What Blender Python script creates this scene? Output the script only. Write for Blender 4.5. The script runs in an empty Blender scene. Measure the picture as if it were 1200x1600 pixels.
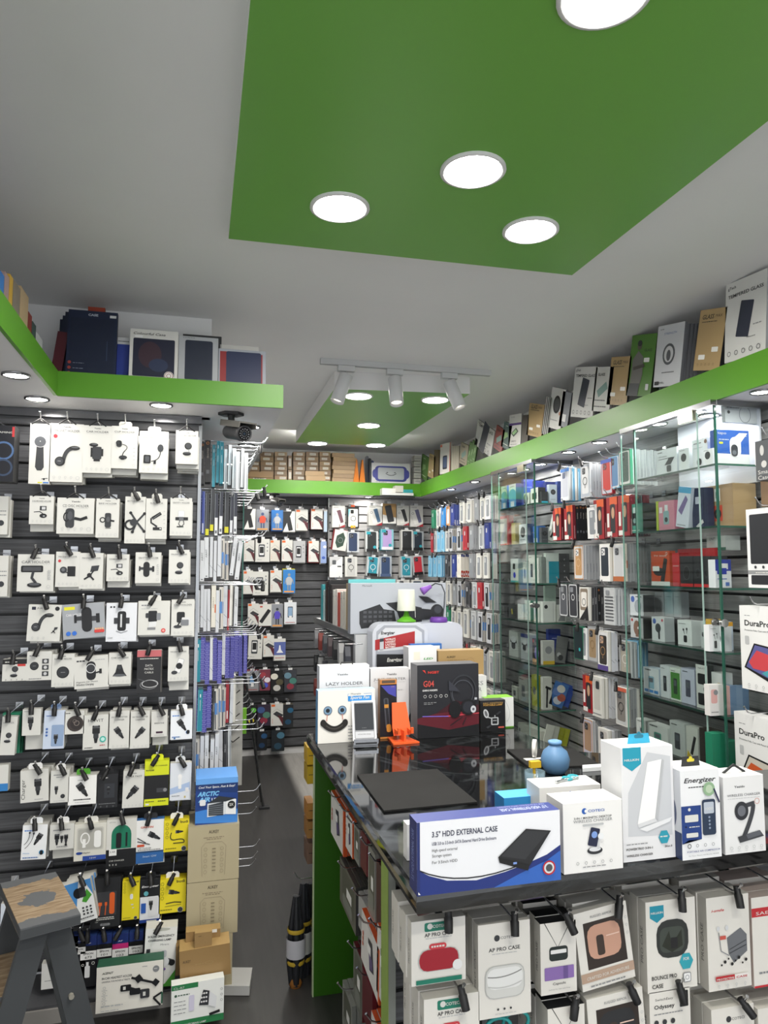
import bpy, math, random
from mathutils import Vector, Matrix
random.seed(7)
PI = math.pi
D2 = bpy.data
COL = bpy.context.scene.collection
SC = bpy.context.scene
# ---------------------------------------------------------------- camera, world, exposure
F_PX, YAW, PITCH, EYE = 1125.0, math.radians(14.42), math.radians(4.55), 1.65
cam = D2.cameras.new('camera'); cam.sensor_fit = 'VERTICAL'; cam.sensor_height = 36; cam.lens = F_PX / 1600 * 36
cam.clip_start = .02
camo = D2.objects.new('camera', cam); COL.objects.link(camo)
camo.location = (0, 0, EYE); camo.rotation_euler = (PI / 2 + PITCH, 0, -YAW)
SC.camera = camo
w = D2.worlds.new('ambient_fill'); SC.world = w; w.use_nodes = True  # even ambient fill, added to brighten the room from its open side
w.node_tree.nodes['Background'].inputs[0].default_value = (.93, .96, 1, 1)
w.node_tree.nodes['Background'].inputs[1].default_value = 1.7
SC.view_settings.view_transform = 'Standard'; SC.view_settings.look = 'None'
SC.view_settings.exposure = 0.0; SC.view_settings.gamma = 1; SC.view_settings.use_curve_mapping = False
LAMP_BIG, LAMP_SMALL = 235.0, 125.0
# room planes (metres)
Z_CEIL, Z_SOF, Y_A, Y_BACK, X_R, X_V, Y_V = 2.76, 2.315, 3.22, 6.6, 2.2, 1.95, 6.25
X_S = -.01          # side slatwall facing +X
# ---------------------------------------------------------------- pixel -> real plane
_F = Vector((math.sin(YAW) * math.cos(PITCH), math.cos(YAW) * math.cos(PITCH), math.sin(PITCH)))
_R = Vector((math.cos(YAW), -math.sin(YAW), 0)); _U = _R.cross(_F); _C = Vector((0, 0, EYE))
def ray(u, v): return _F + _R * ((u - 600) / F_PX) + _U * ((800 - v) / F_PX)
def onX(u, v, X): d = ray(u, v); return _C + d * (X / d.x)
def onY(u, v, Y): d = ray(u, v); return _C + d * (Y / d.y)
def onZ(u, v, Z): d = ray(u, v); return _C + d * ((Z - EYE) / d.z)
# ---------------------------------------------------------------- materials
MATS = {}
def _lin(h):
    h = h.lstrip('#'); o = []
    for i in (0, 2, 4):
        c = int(h[i:i + 2], 16) / 255; o.append(c / 12.92 if c < .04045 else ((c + .055) / 1.055) ** 2.4)
    return (*o, 1)
def mat(key):
    """'#rrggbb[:finish]'  finishes: p print, g gloss, m metal, c clear film, e emit, x glass, f fabric/matt"""
    if key in MATS: return MATS[key]
    hx, _, fin = key.partition(':')
    m = D2.materials.new('material_' + hx.strip('#') + ('_' + fin if fin else '')); m.use_nodes = True
    nt = m.node_tree; b = nt.nodes['Principled BSDF']; c = _lin(hx)
    b.inputs['Base Color'].default_value = c
    b.inputs['Roughness'].default_value = {'': .48, 'p': .45, 'g': .12, 'm': .22, 'f': .85}.get(fin, .4)
    if fin in ('', 'f'):
        tc = nt.nodes.new('ShaderNodeTexCoord'); n = nt.nodes.new('ShaderNodeTexNoise'); n.inputs['Scale'].default_value = 35
        mp = nt.nodes.new('ShaderNodeMapRange'); mp.inputs[3].default_value = .42 if fin == '' else .75; mp.inputs[4].default_value = .6 if fin == '' else .95
        nt.links.new(tc.outputs['Object'], n.inputs['Vector']); nt.links.new(n.outputs[0], mp.inputs[0]); nt.links.new(mp.outputs[0], b.inputs['Roughness'])
    if fin == 'm': b.inputs['Metallic'].default_value = 1
    if fin[:1] == 'e':
        b.inputs['Emission Color'].default_value = c; b.inputs['Emission Strength'].default_value = float(fin[1:])
    if fin == 'x':      # clear sheet glass: tinted see-through plus a mirror sheen that grows at grazing angles
        tr = nt.nodes.new('ShaderNodeBsdfTransparent'); tr.inputs[0].default_value = (.965, .985, .978, 1)
        gl = nt.nodes.new('ShaderNodeBsdfGlossy'); gl.inputs['Roughness'].default_value = .02
        lw = nt.nodes.new('ShaderNodeLayerWeight'); lw.inputs[0].default_value = .5; pw = nt.nodes.new('ShaderNodeMath'); pw.operation = 'POWER'; pw.inputs[1].default_value = 4; nt.links.new(lw.outputs['Facing'], pw.inputs[0]); fr = nt.nodes.new('ShaderNodeMapRange'); fr.inputs[3].default_value = .035; fr.inputs[4].default_value = .8; nt.links.new(pw.outputs[0], fr.inputs[0]); mx = nt.nodes.new('ShaderNodeMixShader')
        nt.links.new(fr.outputs[0], mx.inputs[0]); nt.links.new(tr.outputs[0], mx.inputs[1]); nt.links.new(gl.outputs[0], mx.inputs[2])
        nt.links.new(mx.outputs[0], nt.nodes['Material Output'].inputs[0])
    if fin == 'c':
        b.inputs['Roughness'].default_value = .12
        b.inputs['Alpha'].default_value = .30
        b.inputs['Specular IOR Level'].default_value = .5
    MATS[key] = m; return m
def custom(key, fn):
    if key not in MATS:
        m = D2.materials.new('material_' + key); m.use_nodes = True; nt = m.node_tree
        fn(nt, nt.nodes['Principled BSDF']); MATS[key] = m
    return MATS[key]
def N(nt, t, **kw):
    n = nt.nodes.new('ShaderNode' + t)
    for k, v in kw.items():
        if k.startswith('i_'):
            k = k[2:]; n.inputs[int(k) if k.isdigit() else k].default_value = v
        else: setattr(n, k, v)
    return n
# ---------------------------------------------------------------- mesh builder
class MB:
    def __init__(s): s.v = []; s.f = []; s.m = []; s.sl = []; s.smooth = []
    def mi(s, k):
        if k not in s.sl: s.sl.append(k)
        return s.sl.index(k)
    def add(s, vs, fs, k, sm=False):
        b = len(s.v); i = s.mi(k); s.v += [tuple(v) for v in vs]
        for f in fs: s.f.append([b + j for j in f]); s.m.append(i); s.smooth.append(sm)
    def box(s, x0, y0, z0, x1, y1, z1, k, T=None):
        vs = [Vector(p) for p in ((x0, y0, z0), (x1, y0, z0), (x1, y1, z0), (x0, y1, z0), (x0, y0, z1), (x1, y0, z1), (x1, y1, z1), (x0, y1, z1))]
        if T is not None: vs = [T @ v for v in vs]
        s.add(vs, [(0, 3, 2, 1), (4, 5, 6, 7), (0, 1, 5, 4), (1, 2, 6, 5), (2, 3, 7, 6), (3, 0, 4, 7)], k)
    def prism(s, pts, a, b, k, ax='y', T=None, sm=False):
        """pts 2D polygon (ccw seen from -axis for y), extruded along ax from a to b"""
        def P(p, t): return Vector((p[0], t, p[1])) if ax == 'y' else Vector((t, p[0], p[1])) if ax == 'x' else Vector((p[0], p[1], t))
        n = len(pts); vs = [P(p, a) for p in pts] + [P(p, b) for p in pts]
        if T is not None: vs = [T @ v for v in vs]
        s.add(vs, [tuple(range(n)), tuple(range(2 * n - 1, n - 1, -1))], k)
        s.add(vs, [((i + 1) % n, i, n + i, n + (i + 1) % n) for i in range(n)], k, sm)
    def tube(s, pts, r, k, n=6, cap=True, T=None):
        pts = [Vector(p) for p in pts]; vs = []; m = len(pts); rr = r if isinstance(r, (list, tuple)) else [r] * m
        for i, p in enumerate(pts):
            d = (pts[min(i + 1, m - 1)] - pts[max(i - 1, 0)]).normalized()
            a = d.orthogonal().normalized() if i == 0 else (pa - d * pa.dot(d)).normalized()
            pa = a; b = d.cross(a)
            vs += [p + (a * math.cos(2 * PI * j / n) + b * math.sin(2 * PI * j / n)) * rr[i] for j in range(n)]
        if T is not None: vs = [T @ v for v in vs]
        fs = [(i * n + j, i * n + (j + 1) % n, (i + 1) * n + (j + 1) % n, (i + 1) * n + j) for i in range(m - 1) for j in range(n)]
        s.add(vs, fs, k, True)
        if cap: s.add([vs[j] for j in range(n)] + [vs[(m - 1) * n + j] for j in range(n)], [tuple(range(n - 1, -1, -1)), tuple(range(n, 2 * n))], k)
    def lathe(s, prof, k, n=24, T=None, sm=True):
        vs = [Vector((r * math.cos(2 * PI * j / n), r * math.sin(2 * PI * j / n), z)) for r, z in prof for j in range(n)]
        if T is not None: vs = [T @ v for v in vs]
        s.add(vs, [(i * n + j, i * n + (j + 1) % n, (i + 1) * n + (j + 1) % n, (i + 1) * n + j) for i in range(len(prof) - 1) for j in range(n)], k, sm)
    def mesh(s, name):
        me = D2.meshes.new(name); me.from_pydata(s.v, [], s.f)
        for k in s.sl: me.materials.append(MATS[k] if k in MATS else mat(k))
        me.polygons.foreach_set('material_index', s.m); me.polygons.foreach_set('use_smooth', s.smooth); me.update()
        return me
    def build(s, name, parent=None, loc=(0, 0, 0), rot=(0, 0, 0)):
        return link(name, s.mesh(name), parent, loc, rot)
def link(name, data, parent=None, loc=(0, 0, 0), rot=(0, 0, 0)):
    o = D2.objects.new(name, data); COL.objects.link(o); o.location = loc; o.rotation_euler = rot
    if parent: o.parent = parent
    return o
def tag(o, label, cat, group=None, kind=None):
    o['label'] = label; o['category'] = cat
    if group: o['group'] = group
    if kind: o['kind'] = kind
    return o
def struct(o, label=None):
    o['kind'] = 'structure'
    if label: o['label'] = label
    return o
def empty(name, loc, rot=(0, 0, 0)):
    return link(name, None, None, loc, rot)
# ---------------------------------------------------------------- text glyph cache
_G = {}
def glyphs(t, bold=0, shear=0):
    k = (t, bold, shear)
    if k not in _G:
        c = D2.curves.new('lettering', 'FONT'); c.body = t; c.size = 1; c.resolution_u = 2; c.offset = bold; c.shear = shear
        c.fill_mode = 'FRONT'
        o = D2.objects.new('lettering', c); COL.objects.link(o)
        me = D2.meshes.new_from_object(o)
        vs = [(v.co.x, v.co.y) for v in me.vertices]; fs = [tuple(p.vertices) for p in me.polygons]
        D2.objects.remove(o); D2.curves.remove(c); D2.meshes.remove(me)
        if not vs: vs = [(0, 0), (1, 0), (0, 1)]; fs = []
        x0 = min(v[0] for v in vs); x1 = max(v[0] for v in vs); y0 = min(v[1] for v in vs); y1 = max(v[1] for v in vs)
        _G[k] = ([(v[0] - x0, v[1] - y0) for v in vs], fs, max(x1 - x0, 1e-3), max(y1 - y0, 1e-3))
    return _G[k]
# ---------------------------------------------------------------- printed artwork on a face
class Face:
    """2D drawing surface on a box face; x to the right 0..1 of the width, y up 0..a"""
    def __init__(s, mb, O, ux, uy, unit, ht, eps=.00025):
        s.mb = mb; s.O = Vector(O); s.ux = Vector(ux); s.uy = Vector(uy); s.n = s.ux.cross(s.uy); s.u = unit; s.a = ht / unit
        s.L = [0]; s.eps = eps; s.x = s.y = 0; s.k = 1; s.r = 0; s.fx = 1
    def sub(s, cx, cy, k, rot=0, flip=False):
        t = Face.__new__(Face); t.__dict__.update(s.__dict__)
        t.x, t.y = s.tr(cx, cy); t.k = s.k * k; t.r = s.r + math.radians(rot); t.fx = s.fx * (-1 if flip else 1); return t
    def tr(s, x, y):
        x *= s.fx; c, q = math.cos(s.r), math.sin(s.r); return s.x + s.k * (x * c - y * q), s.y + s.k * (x * q + y * c)
    def P(s, x, y):
        x, y = s.tr(x, y); return s.O + (s.ux * x + s.uy * y) * s.u + s.n * (s.eps * s.L[0])
    def poly(s, k, pts, keep=False):
        if not keep: s.L[0] += 1
        vs = [s.P(*p) for p in pts]; f = list(range(len(vs)))
        if s.fx < 0: f.reverse()
        s.mb.add(vs, [f], k)
    def rect(s, k, x0, y0, x1, y1, keep=False): s.poly(k, [(x0, y0), (x1, y0), (x1, y1), (x0, y1)], keep)
    def ell(s, k, cx, cy, rx, ry=None, n=20, keep=False):
        ry = rx if ry is None else ry
        s.poly(k, [(cx + rx * math.cos(2 * PI * i / n), cy + ry * math.sin(2 * PI * i / n)) for i in range(n)], keep)
    def ring(s, k, cx, cy, rx, w=.02, ry=None, n=24):
        ry = rx if ry is None else ry; s.L[0] += 1; vs = []
        for i in range(n):
            a = 2 * PI * i / n; vs += [s.P(cx + rx * math.cos(a), cy + ry * math.sin(a)), s.P(cx + (rx - w) * math.cos(a), cy + (ry - w) * math.sin(a))]
        fs = [(2 * i, 2 * ((i + 1) % n), 2 * ((i + 1) % n) + 1, 2 * i + 1) for i in range(n)]
        if s.fx < 0: fs = [f[::-1] for f in fs]
        s.mb.add(vs, fs, k)
    def rr(s, k, x0, y0, x1, y1, r=.05, keep=False):
        r = min(r, (x1 - x0) / 2, (y1 - y0) / 2); pts = []
        for cx, cy, a0 in ((x1 - r, y0 + r, -90), (x1 - r, y1 - r, 0), (x0 + r, y1 - r, 90), (x0 + r, y0 + r, 180)):
            pts += [(cx + r * math.cos(math.radians(a0 + t)), cy + r * math.sin(math.radians(a0 + t))) for t in (0, 30, 60, 90)]
        s.poly(k, pts, keep)
    def line(s, k, w, pts, taper=None):
        s.L[0] += 1; n = len(pts); L = []; Rr = []
        for i, (x, y) in enumerate(pts):
            a = pts[max(i - 1, 0)]; b = pts[min(i + 1, n - 1)]; dx, dy = b[0] - a[0], b[1] - a[1]; l = math.hypot(dx, dy) or 1
            ww = (w + (taper - w) * i / (n - 1)) / 2 if taper is not None else w / 2
            L.append((x - dy / l * ww, y + dx / l * ww)); Rr.append((x + dy / l * ww, y - dx / l * ww))
        for i in range(n - 1): s.poly(k, [Rr[i], Rr[i + 1], L[i + 1], L[i]], True)
    def curve(s, k, w, p0, p1, p2, n=8, taper=None):
        s.line(k, w, [((1 - t) ** 2 * p0[0] + 2 * t * (1 - t) * p1[0] + t * t * p2[0], (1 - t) ** 2 * p0[1] + 2 * t * (1 - t) * p1[1] + t * t * p2[1]) for t in [i / n for i in range(n + 1)]], taper)
    def text(s, k, t, x, y, h, w=None, al='c', bold=0, shear=0, rot=0):
        """h cap height; w fits the width exactly; (x,y) is the baseline anchor"""
        vs, fs, gw, gh = glyphs(t, bold, shear); cap = .7
        sy = h / cap; sx = (w / gw) if w else sy; W = gw * sx; ox = {'c': -W / 2, 'l': 0, 'r': -W}[al]
        c, q = math.cos(math.radians(rot)), math.sin(math.radians(rot)); s.L[0] += 1; out = []
        for a, b in vs:
            a = a * sx + ox; b *= sy; out.append(s.P(x + a * c - b * q, y + a * q + b * c))
        s.mb.add(out, fs, k)
    def micro(s, k, x0, y, x1, h=.012, seed=0):
        r = random.Random(int(seed + x0 * 999 + y * 7777)); s.L[0] += 1; x = x0
        while x < x1 - .01:
            l = min(r.uniform(.03, .09), x1 - x); s.rect(k, x, y, x + l, y + h, True); x += l + .014
BLK, DK, GR, LG = '#17181b:p', '#34363a:p', '#85878a:p', '#b9bbbc:p'
# --- small product drawings, each in a unit frame -.5..+.5
def m_none(F): pass
def m_stick(F):
    F.poly(DK, [(-.09, .3), (-.12, -.4), (-.06, -.5), (.06, -.5), (.12, -.4), (.09, .3)]); F.ell('#55585e:p', 0, .36, .17); F.ring('#e8e8e8:p', 0, .36, .17, .012); F.ell('#dddddd:p', 0, .37, .015)
def m_arm(F):
    F.curve(DK, .17, (.3, .33), (-.02, .32), (-.1, -.18), taper=.14); F.ell(BLK, .3, .32, .2, .09); F.ell('#5a5c60:p', .32, .35, .15, .03); F.ell(BLK, -.22, -.22, .19); F.ell('#3d3f44:p', -.24, -.21, .14); F.micro(LG, -.3, -.22, -.17, .02)
def m_clamp(F):
    F.rr(DK, -.2, -.35, .2, .25, .05); F.rect(BLK, .2, -.2, .28, .15); F.rect(BLK, -.28, -.25, -.2, .2); F.rect(BLK, -.14, -.45, .14, -.35); F.ell(BLK, -.15, .33, .2, .09); F.ell('#5d6064:p', -.12, .36, .12, .03)
def m_goose(F):
    F.curve(BLK, .03, (-.05, .27), (.35, .2), (.1, -.05)); F.curve(BLK, .04, (.1, -.05), (-.03, -.2), (0, -.35)); F.rr(DK, -.3, .12, -.05, .45, .1); F.ring(BLK, -.2, .33, .12, .04); F.ell(DK, .02, -.38, .19, .1); F.ell(BLK, .0, -.45, .1, .05)
def m_wind(F):
    F.curve(BLK, .035, (.28, .15), (.28, -.25), (-.1, -.3)); F.ell(DK, .28, .3, .13, .17); F.rr(BLK, -.42, -.4, -.12, -.02, .05); F.rr('#4b4d52:p', -.36, -.34, -.18, -.08, .04); F.rect(BLK, .0, -.42, .1, -.25)
def m_vac(F):
    F.ell(BLK, .08, .22, .24); F.ell('#3b3d41:p', .1, .24, .19); F.line('#a0a3a8:p', .05, [(.1, 0), (.15, -.2)]); F.ell(BLK, 0, -.3, .27, .13); F.ell('#54565b:p', 0, -.25, .25, .08); F.rect(BLK, -.26, -.33, .26, -.27)
def m_dash(F):
    F.line(BLK, .05, [(-.45, -.02), (-.1, .02), (.1, -.12)]); F.rect(DK, -.1, .1, .3, .38); F.rect('#c9cacc:p', .02, .15, .24, .33); F.ell(BLK, .12, -.25, .22, .14); F.ell('#9a9da0:p', .16, -.27, .07, .05)
def m_cd(F):
    F.rr(DK, -.38, -.4, -.04, .4, .12); F.ring(BLK, -.34, .05, .12, .05, .2); F.line(BLK, .12, [(-.04, .0), (.2, -.05), (.45, .05)]); F.ell('#4d4f54:p', -.2, .1, .1, .18)
def m_bike(F):
    F.rr(DK, -.14, -.42, .2, .42, .1); F.ring(BLK, -.26, .02, .16, .06); F.line(BLK, .1, [(.1, 0), (.38, -.05)]); F.line(BLK, .03, [(-.1, -.45), (.2, -.45)]); F.ell('#55575b:p', .04, .05, .1, .16)
def m_bic(F):
    for a in ((-.2, .45), (.42, .42), (.42, -.42), (-.1, -.45)): F.line(DK, .09, [(.08, .02), a]); F.ell(BLK, a[0], a[1], .07)
    F.ring(BLK, -.22, -.12, .25, .09); F.ell(DK, -.05, 0, .17)
def m_visor(F):
    F.line(BLK, .17, [(.3, .42), (-.15, .12)]); F.line('#9b9ea2:p', .015, [(.25, .4), (-.15, .08)]); F.line(BLK, .08, [(-.2, .15), (-.2, -.1), (.1, -.3)]); F.rect(BLK, -.1, -.5, .35, -.35); F.rect(DK, .02, -.38, .12, -.25); F.ell('#ededed:p', .28, -.42, .04)
def m_grav(F):
    F.rr('#c9cbcc:p', -.15, .05, .2, .48, .04); F.rr('#efefef:p', -.12, .08, .17, .45, .03); F.rect(BLK, -.3, -.08, .4, .1); F.rect('#66686c:p', -.1, -.1, .15, .12); F.line(BLK, .04, [(-.05, -.1), (-.12, -.3), (0, -.42)]); F.line(BLK, .04, [(.15, -.1), (.18, -.3), (.05, -.42)]); F.rect(BLK, -.22, -.48, .15, -.42)
def m_tab(F):
    F.rr(BLK, -.45, .12, .35, .38, .05); F.rr('#4a4c50:p', -.38, .17, .28, .33, .03); F.line(DK, .1, [(0, .15), (-.05, -.1), (.1, -.3)]); F.ell(BLK, .05, -.38, .26, .1); F.ell('#55585c:p', .05, -.35, .2, .05)
def m_disc(F): F.ell(BLK, 0, 0, .36); F.ell('#2d2f33:p', -.01, .01, .3); F.micro(GR, -.12, -.02, .14, .04)
def m_mag(F):
    F.rr(BLK, .0, -.3, .45, .3, .03); F.ell(DK, -.22, .08, .2); F.ell('#6a6d72:p', -.24, .1, .1); F.line(BLK, .06, [(-.1, -.05), (.1, -.1)])
def m_mag2(F):
    F.poly(DK, [(-.05, .05), (.35, .12), (.42, .42), (.02, .38)]); F.line(BLK, .07, [(.15, .15), (-.05, -.15)]); F.line(BLK, .09, [(-.05, -.15), (-.35, -.35)]); F.line(BLK, .09, [(-.05, -.15), (.15, -.38)]); F.ell(BLK, -.08, -.12, .12)
def m_chgv(F):
    F.rr(BLK, -.16, -.02, .16, .36, .05); F.rect(DK, -.11, -.2, .11, 0); F.poly(BLK, [(-.09, -.2), (.09, -.2), (.05, -.42), (-.05, -.42)]); F.line(GR, .02, [(-.16, .26), (.16, .26)]); F.rect('#9a9ca0:p', -.1, .32, .1, .36)
def m_chg(F): m_chgv(F.sub(0, 0, 1.05, 35))
def m_chg2(F): m_chgv(F.sub(0, 0, 1.05, -40))
def m_chgc(F):
    m_chgv(F.sub(.18, .08, .85, -30)); F.curve(BLK, .025, (-.45, -.4), (-.1, -.1), (-.05, .35)); F.curve(BLK, .025, (-.5, -.2), (-.25, 0), (-.25, .4))
    for a in ((-.05, .38), (-.25, .42)): F.rect(DK, a[0] - .04, a[1] - .05, a[0] + .04, a[1] + .06)
def m_ringh(F):
    F.rr(BLK, -.2, -.4, .18, .4, .18); F.ring('#d8dadc:p', -.02, .1, .2, .03); F.ell(DK, -.02, .1, .16); F.line(BLK, .06, [(.15, -.1), (.4, -.05)]); F.rect(BLK, .32, -.14, .42, .06)
def m_base(F):
    F.poly(BLK, [(-.42, -.35), (.42, -.35), (.25, -.1), (.1, .35), (-.15, .35), (-.25, -.1)]); F.ell('#5c5f63:p', 0, -.3, .36, .08); F.ell(DK, -.02, .2, .13)
def m_clampb(F):
    F.rr(BLK, -.3, -.15, .1, .4, .08); F.rr('#d9dadb:p', -.05, -.25, .38, .12, .05); F.rr('#7d8085:p', -.1, -.3, .3, .0, .04); F.ell(DK, -.25, -.35, .2, .08); F.line(BLK, .07, [(-.25, -.3), (-.1, -.05)])
def m_wless(F):
    F.rr(BLK, -.16, -.4, .18, .42, .1); F.rect('#cfd1d4:p', -.05, -.25, .02, .3); F.rect(DK, .18, -.1, .32, .15); F.rect(DK, -.3, -.1, -.16, .15); F.line('#8b8e92:p', .03, [(-.2, -.4), (0, -.48), (.25, -.4)])
def m_wl2(F):
    F.rr(BLK, -.22, -.1, .16, .4, .05); F.poly('#e2e3e4:p', [(-.2, -.35), (.12, -.3), (.14, -.08), (-.18, -.1)]); F.rr('#888b90:p', .14, -.02, .32, .3, .04); F.rr(DK, -.34, .08, -.2, .3, .04); F.rect(GR, -.25, -.45, .1, -.35)
def m_holdc(F):
    F.rr(BLK, -.18, -.42, .16, .45, .16); F.rect(DK, .16, -.05, .4, .12); F.rect(BLK, .3, -.12, .42, .2); F.rect(DK, -.38, .0, -.18, .14); F.rect(BLK, -.42, -.08, -.34, .2)
def m_phoneh(F):
    F.sub(.05, .0, 1, -18).rr('#b9bbbd:p', -.17, -.38, .17, .42, .05); F.sub(.05, 0, 1, -18).rr('#ededed:p', -.14, -.35, .14, .39, .04); F.ell(BLK, .05, 0, .17); F.ell(DK, -.2, -.35, .16, .1)
def phone_tilt(F, c=BLK):
    F.poly(c, [(-.45, .1), (-.12, .32), (.5, -.02), (.2, -.34)]); F.poly('#3a3b40:p', [(-.36, .1), (-.1, .26), (.4, -.02), (.17, -.25)])
def phone_up(F, c=BLK, s2='#3d4048:p'):
    F.rr(c, -.24, -.45, .24, .45, .07); F.rr(s2, -.2, -.41, .2, .41, .05)
def case_up(F, c, ring=None, cam='#2b2d31:p'):
    F.rr(c, -.34, -.72, .34, .72, .1)
    if cam:
        F.rr(cam, -.28, .32, .04, .66, .07)
        for a in ((-.19, .56), (-.19, .41), (-.05, .49)): F.ell('#6a6e76:p', a[0], a[1], .055)
    if ring: F.ring(ring, 0, -.05, .22, .04); F.rect(ring, -.02, -.42, .02, -.3)
def icons(F, x0, x1, y, n, s=.035, k=LG, last=True):
    for i in range(n):
        x = x0 + (x1 - x0) * (i + .5) / n; F.ring(k, x, y, s, .009, n=8); F.micro(k, x - s, y - s * 1.8, x + s, .008)
# ---------------------------------------------------------------- packaging
_PK = {}
def pkg(key, w, h, d, body, art=None, side=None, top=None, spine=None, name='box'):
    """carton mesh; front at y=0 facing -Y, bottom centre at origin. Faces may carry print."""
    if key and key in _PK: return _PK[key]
    mb = MB(); sd = side or body; tp = top or sd
    x0, x1 = -w / 2, w / 2
    V = [(x0, 0, 0), (x1, 0, 0), (x1, d, 0), (x0, d, 0), (x0, 0, h), (x1, 0, h), (x1, d, h), (x0, d, h)]
    mb.add(V, [(0, 1, 5, 4)], body); mb.add(V, [(1, 2, 6, 5), (3, 0, 4, 7)], sd); mb.add(V, [(2, 3, 7, 6)], sd); mb.add(V, [(4, 5, 6, 7), (0, 3, 2, 1)], tp)
    if art:
        F = Face(mb, (x0, 0, 0), (1, 0, 0), (0, 0, 1), w, h); art(F)
    if spine:
        for F in (Face(mb, (x1, 0, 0), (0, 1, 0), (0, 0, 1), d, h), Face(mb, (x0, d, 0), (0, -1, 0), (0, 0, 1), d, h)): spine(F)
    me = mb.mesh(name)
    if key: _PK[key] = me
    return me
ORD = ['topmost', 'second', 'third', 'fourth', 'fifth', 'sixth', 'seventh', 'eighth', 'ninth', 'tenth', 'eleventh', 'twelfth', 'thirteenth', 'fourteenth', 'fifteenth', 'sixteenth', 'seventeenth', 'eighteenth', 'nineteenth', 'twentieth']
FIRST = ['first'] + ORD[1:]
# ================================================================ SETTING
def wood_dark(nt, b):
    tc = N(nt, 'TexCoord'); mp = N(nt, 'Mapping'); mp.inputs['Scale'].default_value = (1.5, 1.5, 45)
    n = N(nt, 'TexNoise', i_Scale=3, i_Detail=6); r = N(nt, 'ValToRGB')
    r.color_ramp.elements[0].position = .3; r.color_ramp.elements[0].color = _lin('#3c3d40'); r.color_ramp.elements[1].position = .7; r.color_ramp.elements[1].color = _lin('#606165')
    L = nt.links.new; L(tc.outputs['Object'], mp.inputs[0]); L(mp.outputs[0], n.inputs[0]); L(n.outputs[0], r.inputs[0]); L(r.outputs[0], b.inputs['Base Color']); b.inputs['Roughness'].default_value = .42
custom('slat', wood_dark)
def wood_light(nt, b):
    wood_dark(nt, b); r = [n for n in nt.nodes if n.type == 'VALTORGB'][0]
    r.color_ramp.elements[0].color = _lin('#78787a'); r.color_ramp.elements[1].color = _lin('#a09f9f')
custom('slat_pale', wood_light)
def wood_pale(nt, b):
    wood_dark(nt, b); r = [n for n in nt.nodes if n.type == 'VALTORGB'][0]
    r.color_ramp.elements[0].color = _lin('#a3a3a4'); r.color_ramp.elements[1].color = _lin('#cfcecd')
custom('slat_white', wood_pale)
def plank(nt, b):
    L = nt.links.new; tc = N(nt, 'TexCoord'); mp = N(nt, 'Mapping'); mp.inputs['Rotation'].default_value = (0, 0, PI / 2)
    br = N(nt, 'TexBrick', i_Scale=1, i_4=.0025)
    br.inputs['Color1'].default_value = _lin('#9f9c98'); br.inputs['Color2'].default_value = _lin('#b3b0ab'); br.inputs['Mortar'].default_value = _lin('#3c3b3a')
    br.inputs['Mortar Size'].default_value = .002; br.inputs['Brick Width'].default_value = 1.2; br.inputs['Row Height'].default_value = .19; br.offset = .4
    mp2 = N(nt, 'Mapping'); mp2.inputs['Scale'].default_value = (30, 2.2, 1); n = N(nt, 'TexNoise', i_Scale=1.6, i_Detail=7)
    mx = N(nt, 'MixRGB', blend_type='MULTIPLY', i_0=.75); rp = N(nt, 'ValToRGB'); rp.color_ramp.elements[0].color = (.45, .45, .45, 1); rp.color_ramp.elements[1].color = (1.25, 1.25, 1.25, 1)
    L(tc.outputs['Object'], mp.inputs[0]); L(mp.outputs[0], br.inputs[0]); L(tc.outputs['Object'], mp2.inputs[0]); L(mp2.outputs[0], n.inputs[0]); L(n.outputs[0], rp.inputs[0])
    L(br.outputs[0], mx.inputs[1]); L(rp.outputs[0], mx.inputs[2]); L(mx.outputs[0], b.inputs['Base Color']); b.inputs['Roughness'].default_value = .38
custom('planks', plank)
def paint(hx, ro=.55, bump=.05, sc=90):
    def fn(nt, b):
        L = nt.links.new; b.inputs['Base Color'].default_value = _lin(hx); b.inputs['Roughness'].default_value = ro
        tc = N(nt, 'TexCoord'); n = N(nt, 'TexNoise', i_Scale=sc, i_Detail=3); bp = N(nt, 'Bump', i_Strength=bump, i_Distance=.002)
        L(tc.outputs['Object'], n.inputs[0]); L(n.outputs[0], bp.inputs['Height']); L(bp.outputs[0], b.inputs['Normal'])
        n2 = N(nt, 'TexNoise', i_Scale=2.5, i_Detail=5); mx = N(nt, 'MixRGB', i_0=.5); c = _lin(hx); mx.inputs[1].default_value = [x * .93 for x in c[:3]] + [1]; mx.inputs[2].default_value = c
        L(tc.outputs['Object'], n2.inputs[0]); L(n2.outputs[0], mx.inputs[0]); L(mx.outputs[0], b.inputs['Base Color'])
    return fn
custom('white_paint', paint('#ececec', .6)); custom('soffit_paint', paint('#e4e4e6', .5)); custom('green_paint', paint('#55931d', .38, .03)); custom('green_gloss', paint('#6fae45', .34, .02)); custom('green_paint_shaded', paint('#2f6408', .4, .02))  # last green: the counter end's paint, darkened so its shade sits in the colour
def flat(name, k, x0, y0, z0, x1, y1, z1, lab=None):
    mb = MB(); mb.box(x0, y0, z0, x1, y1, z1, k); return struct(mb.build(name), lab)
flat('floor', 'planks', -2.2, -2.5, -.05, 3.2, 7, 0)
flat('ceiling', 'white_paint', -2.2, -1.2, Z_CEIL, 3.2, 7, Z_CEIL + .1)
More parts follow.
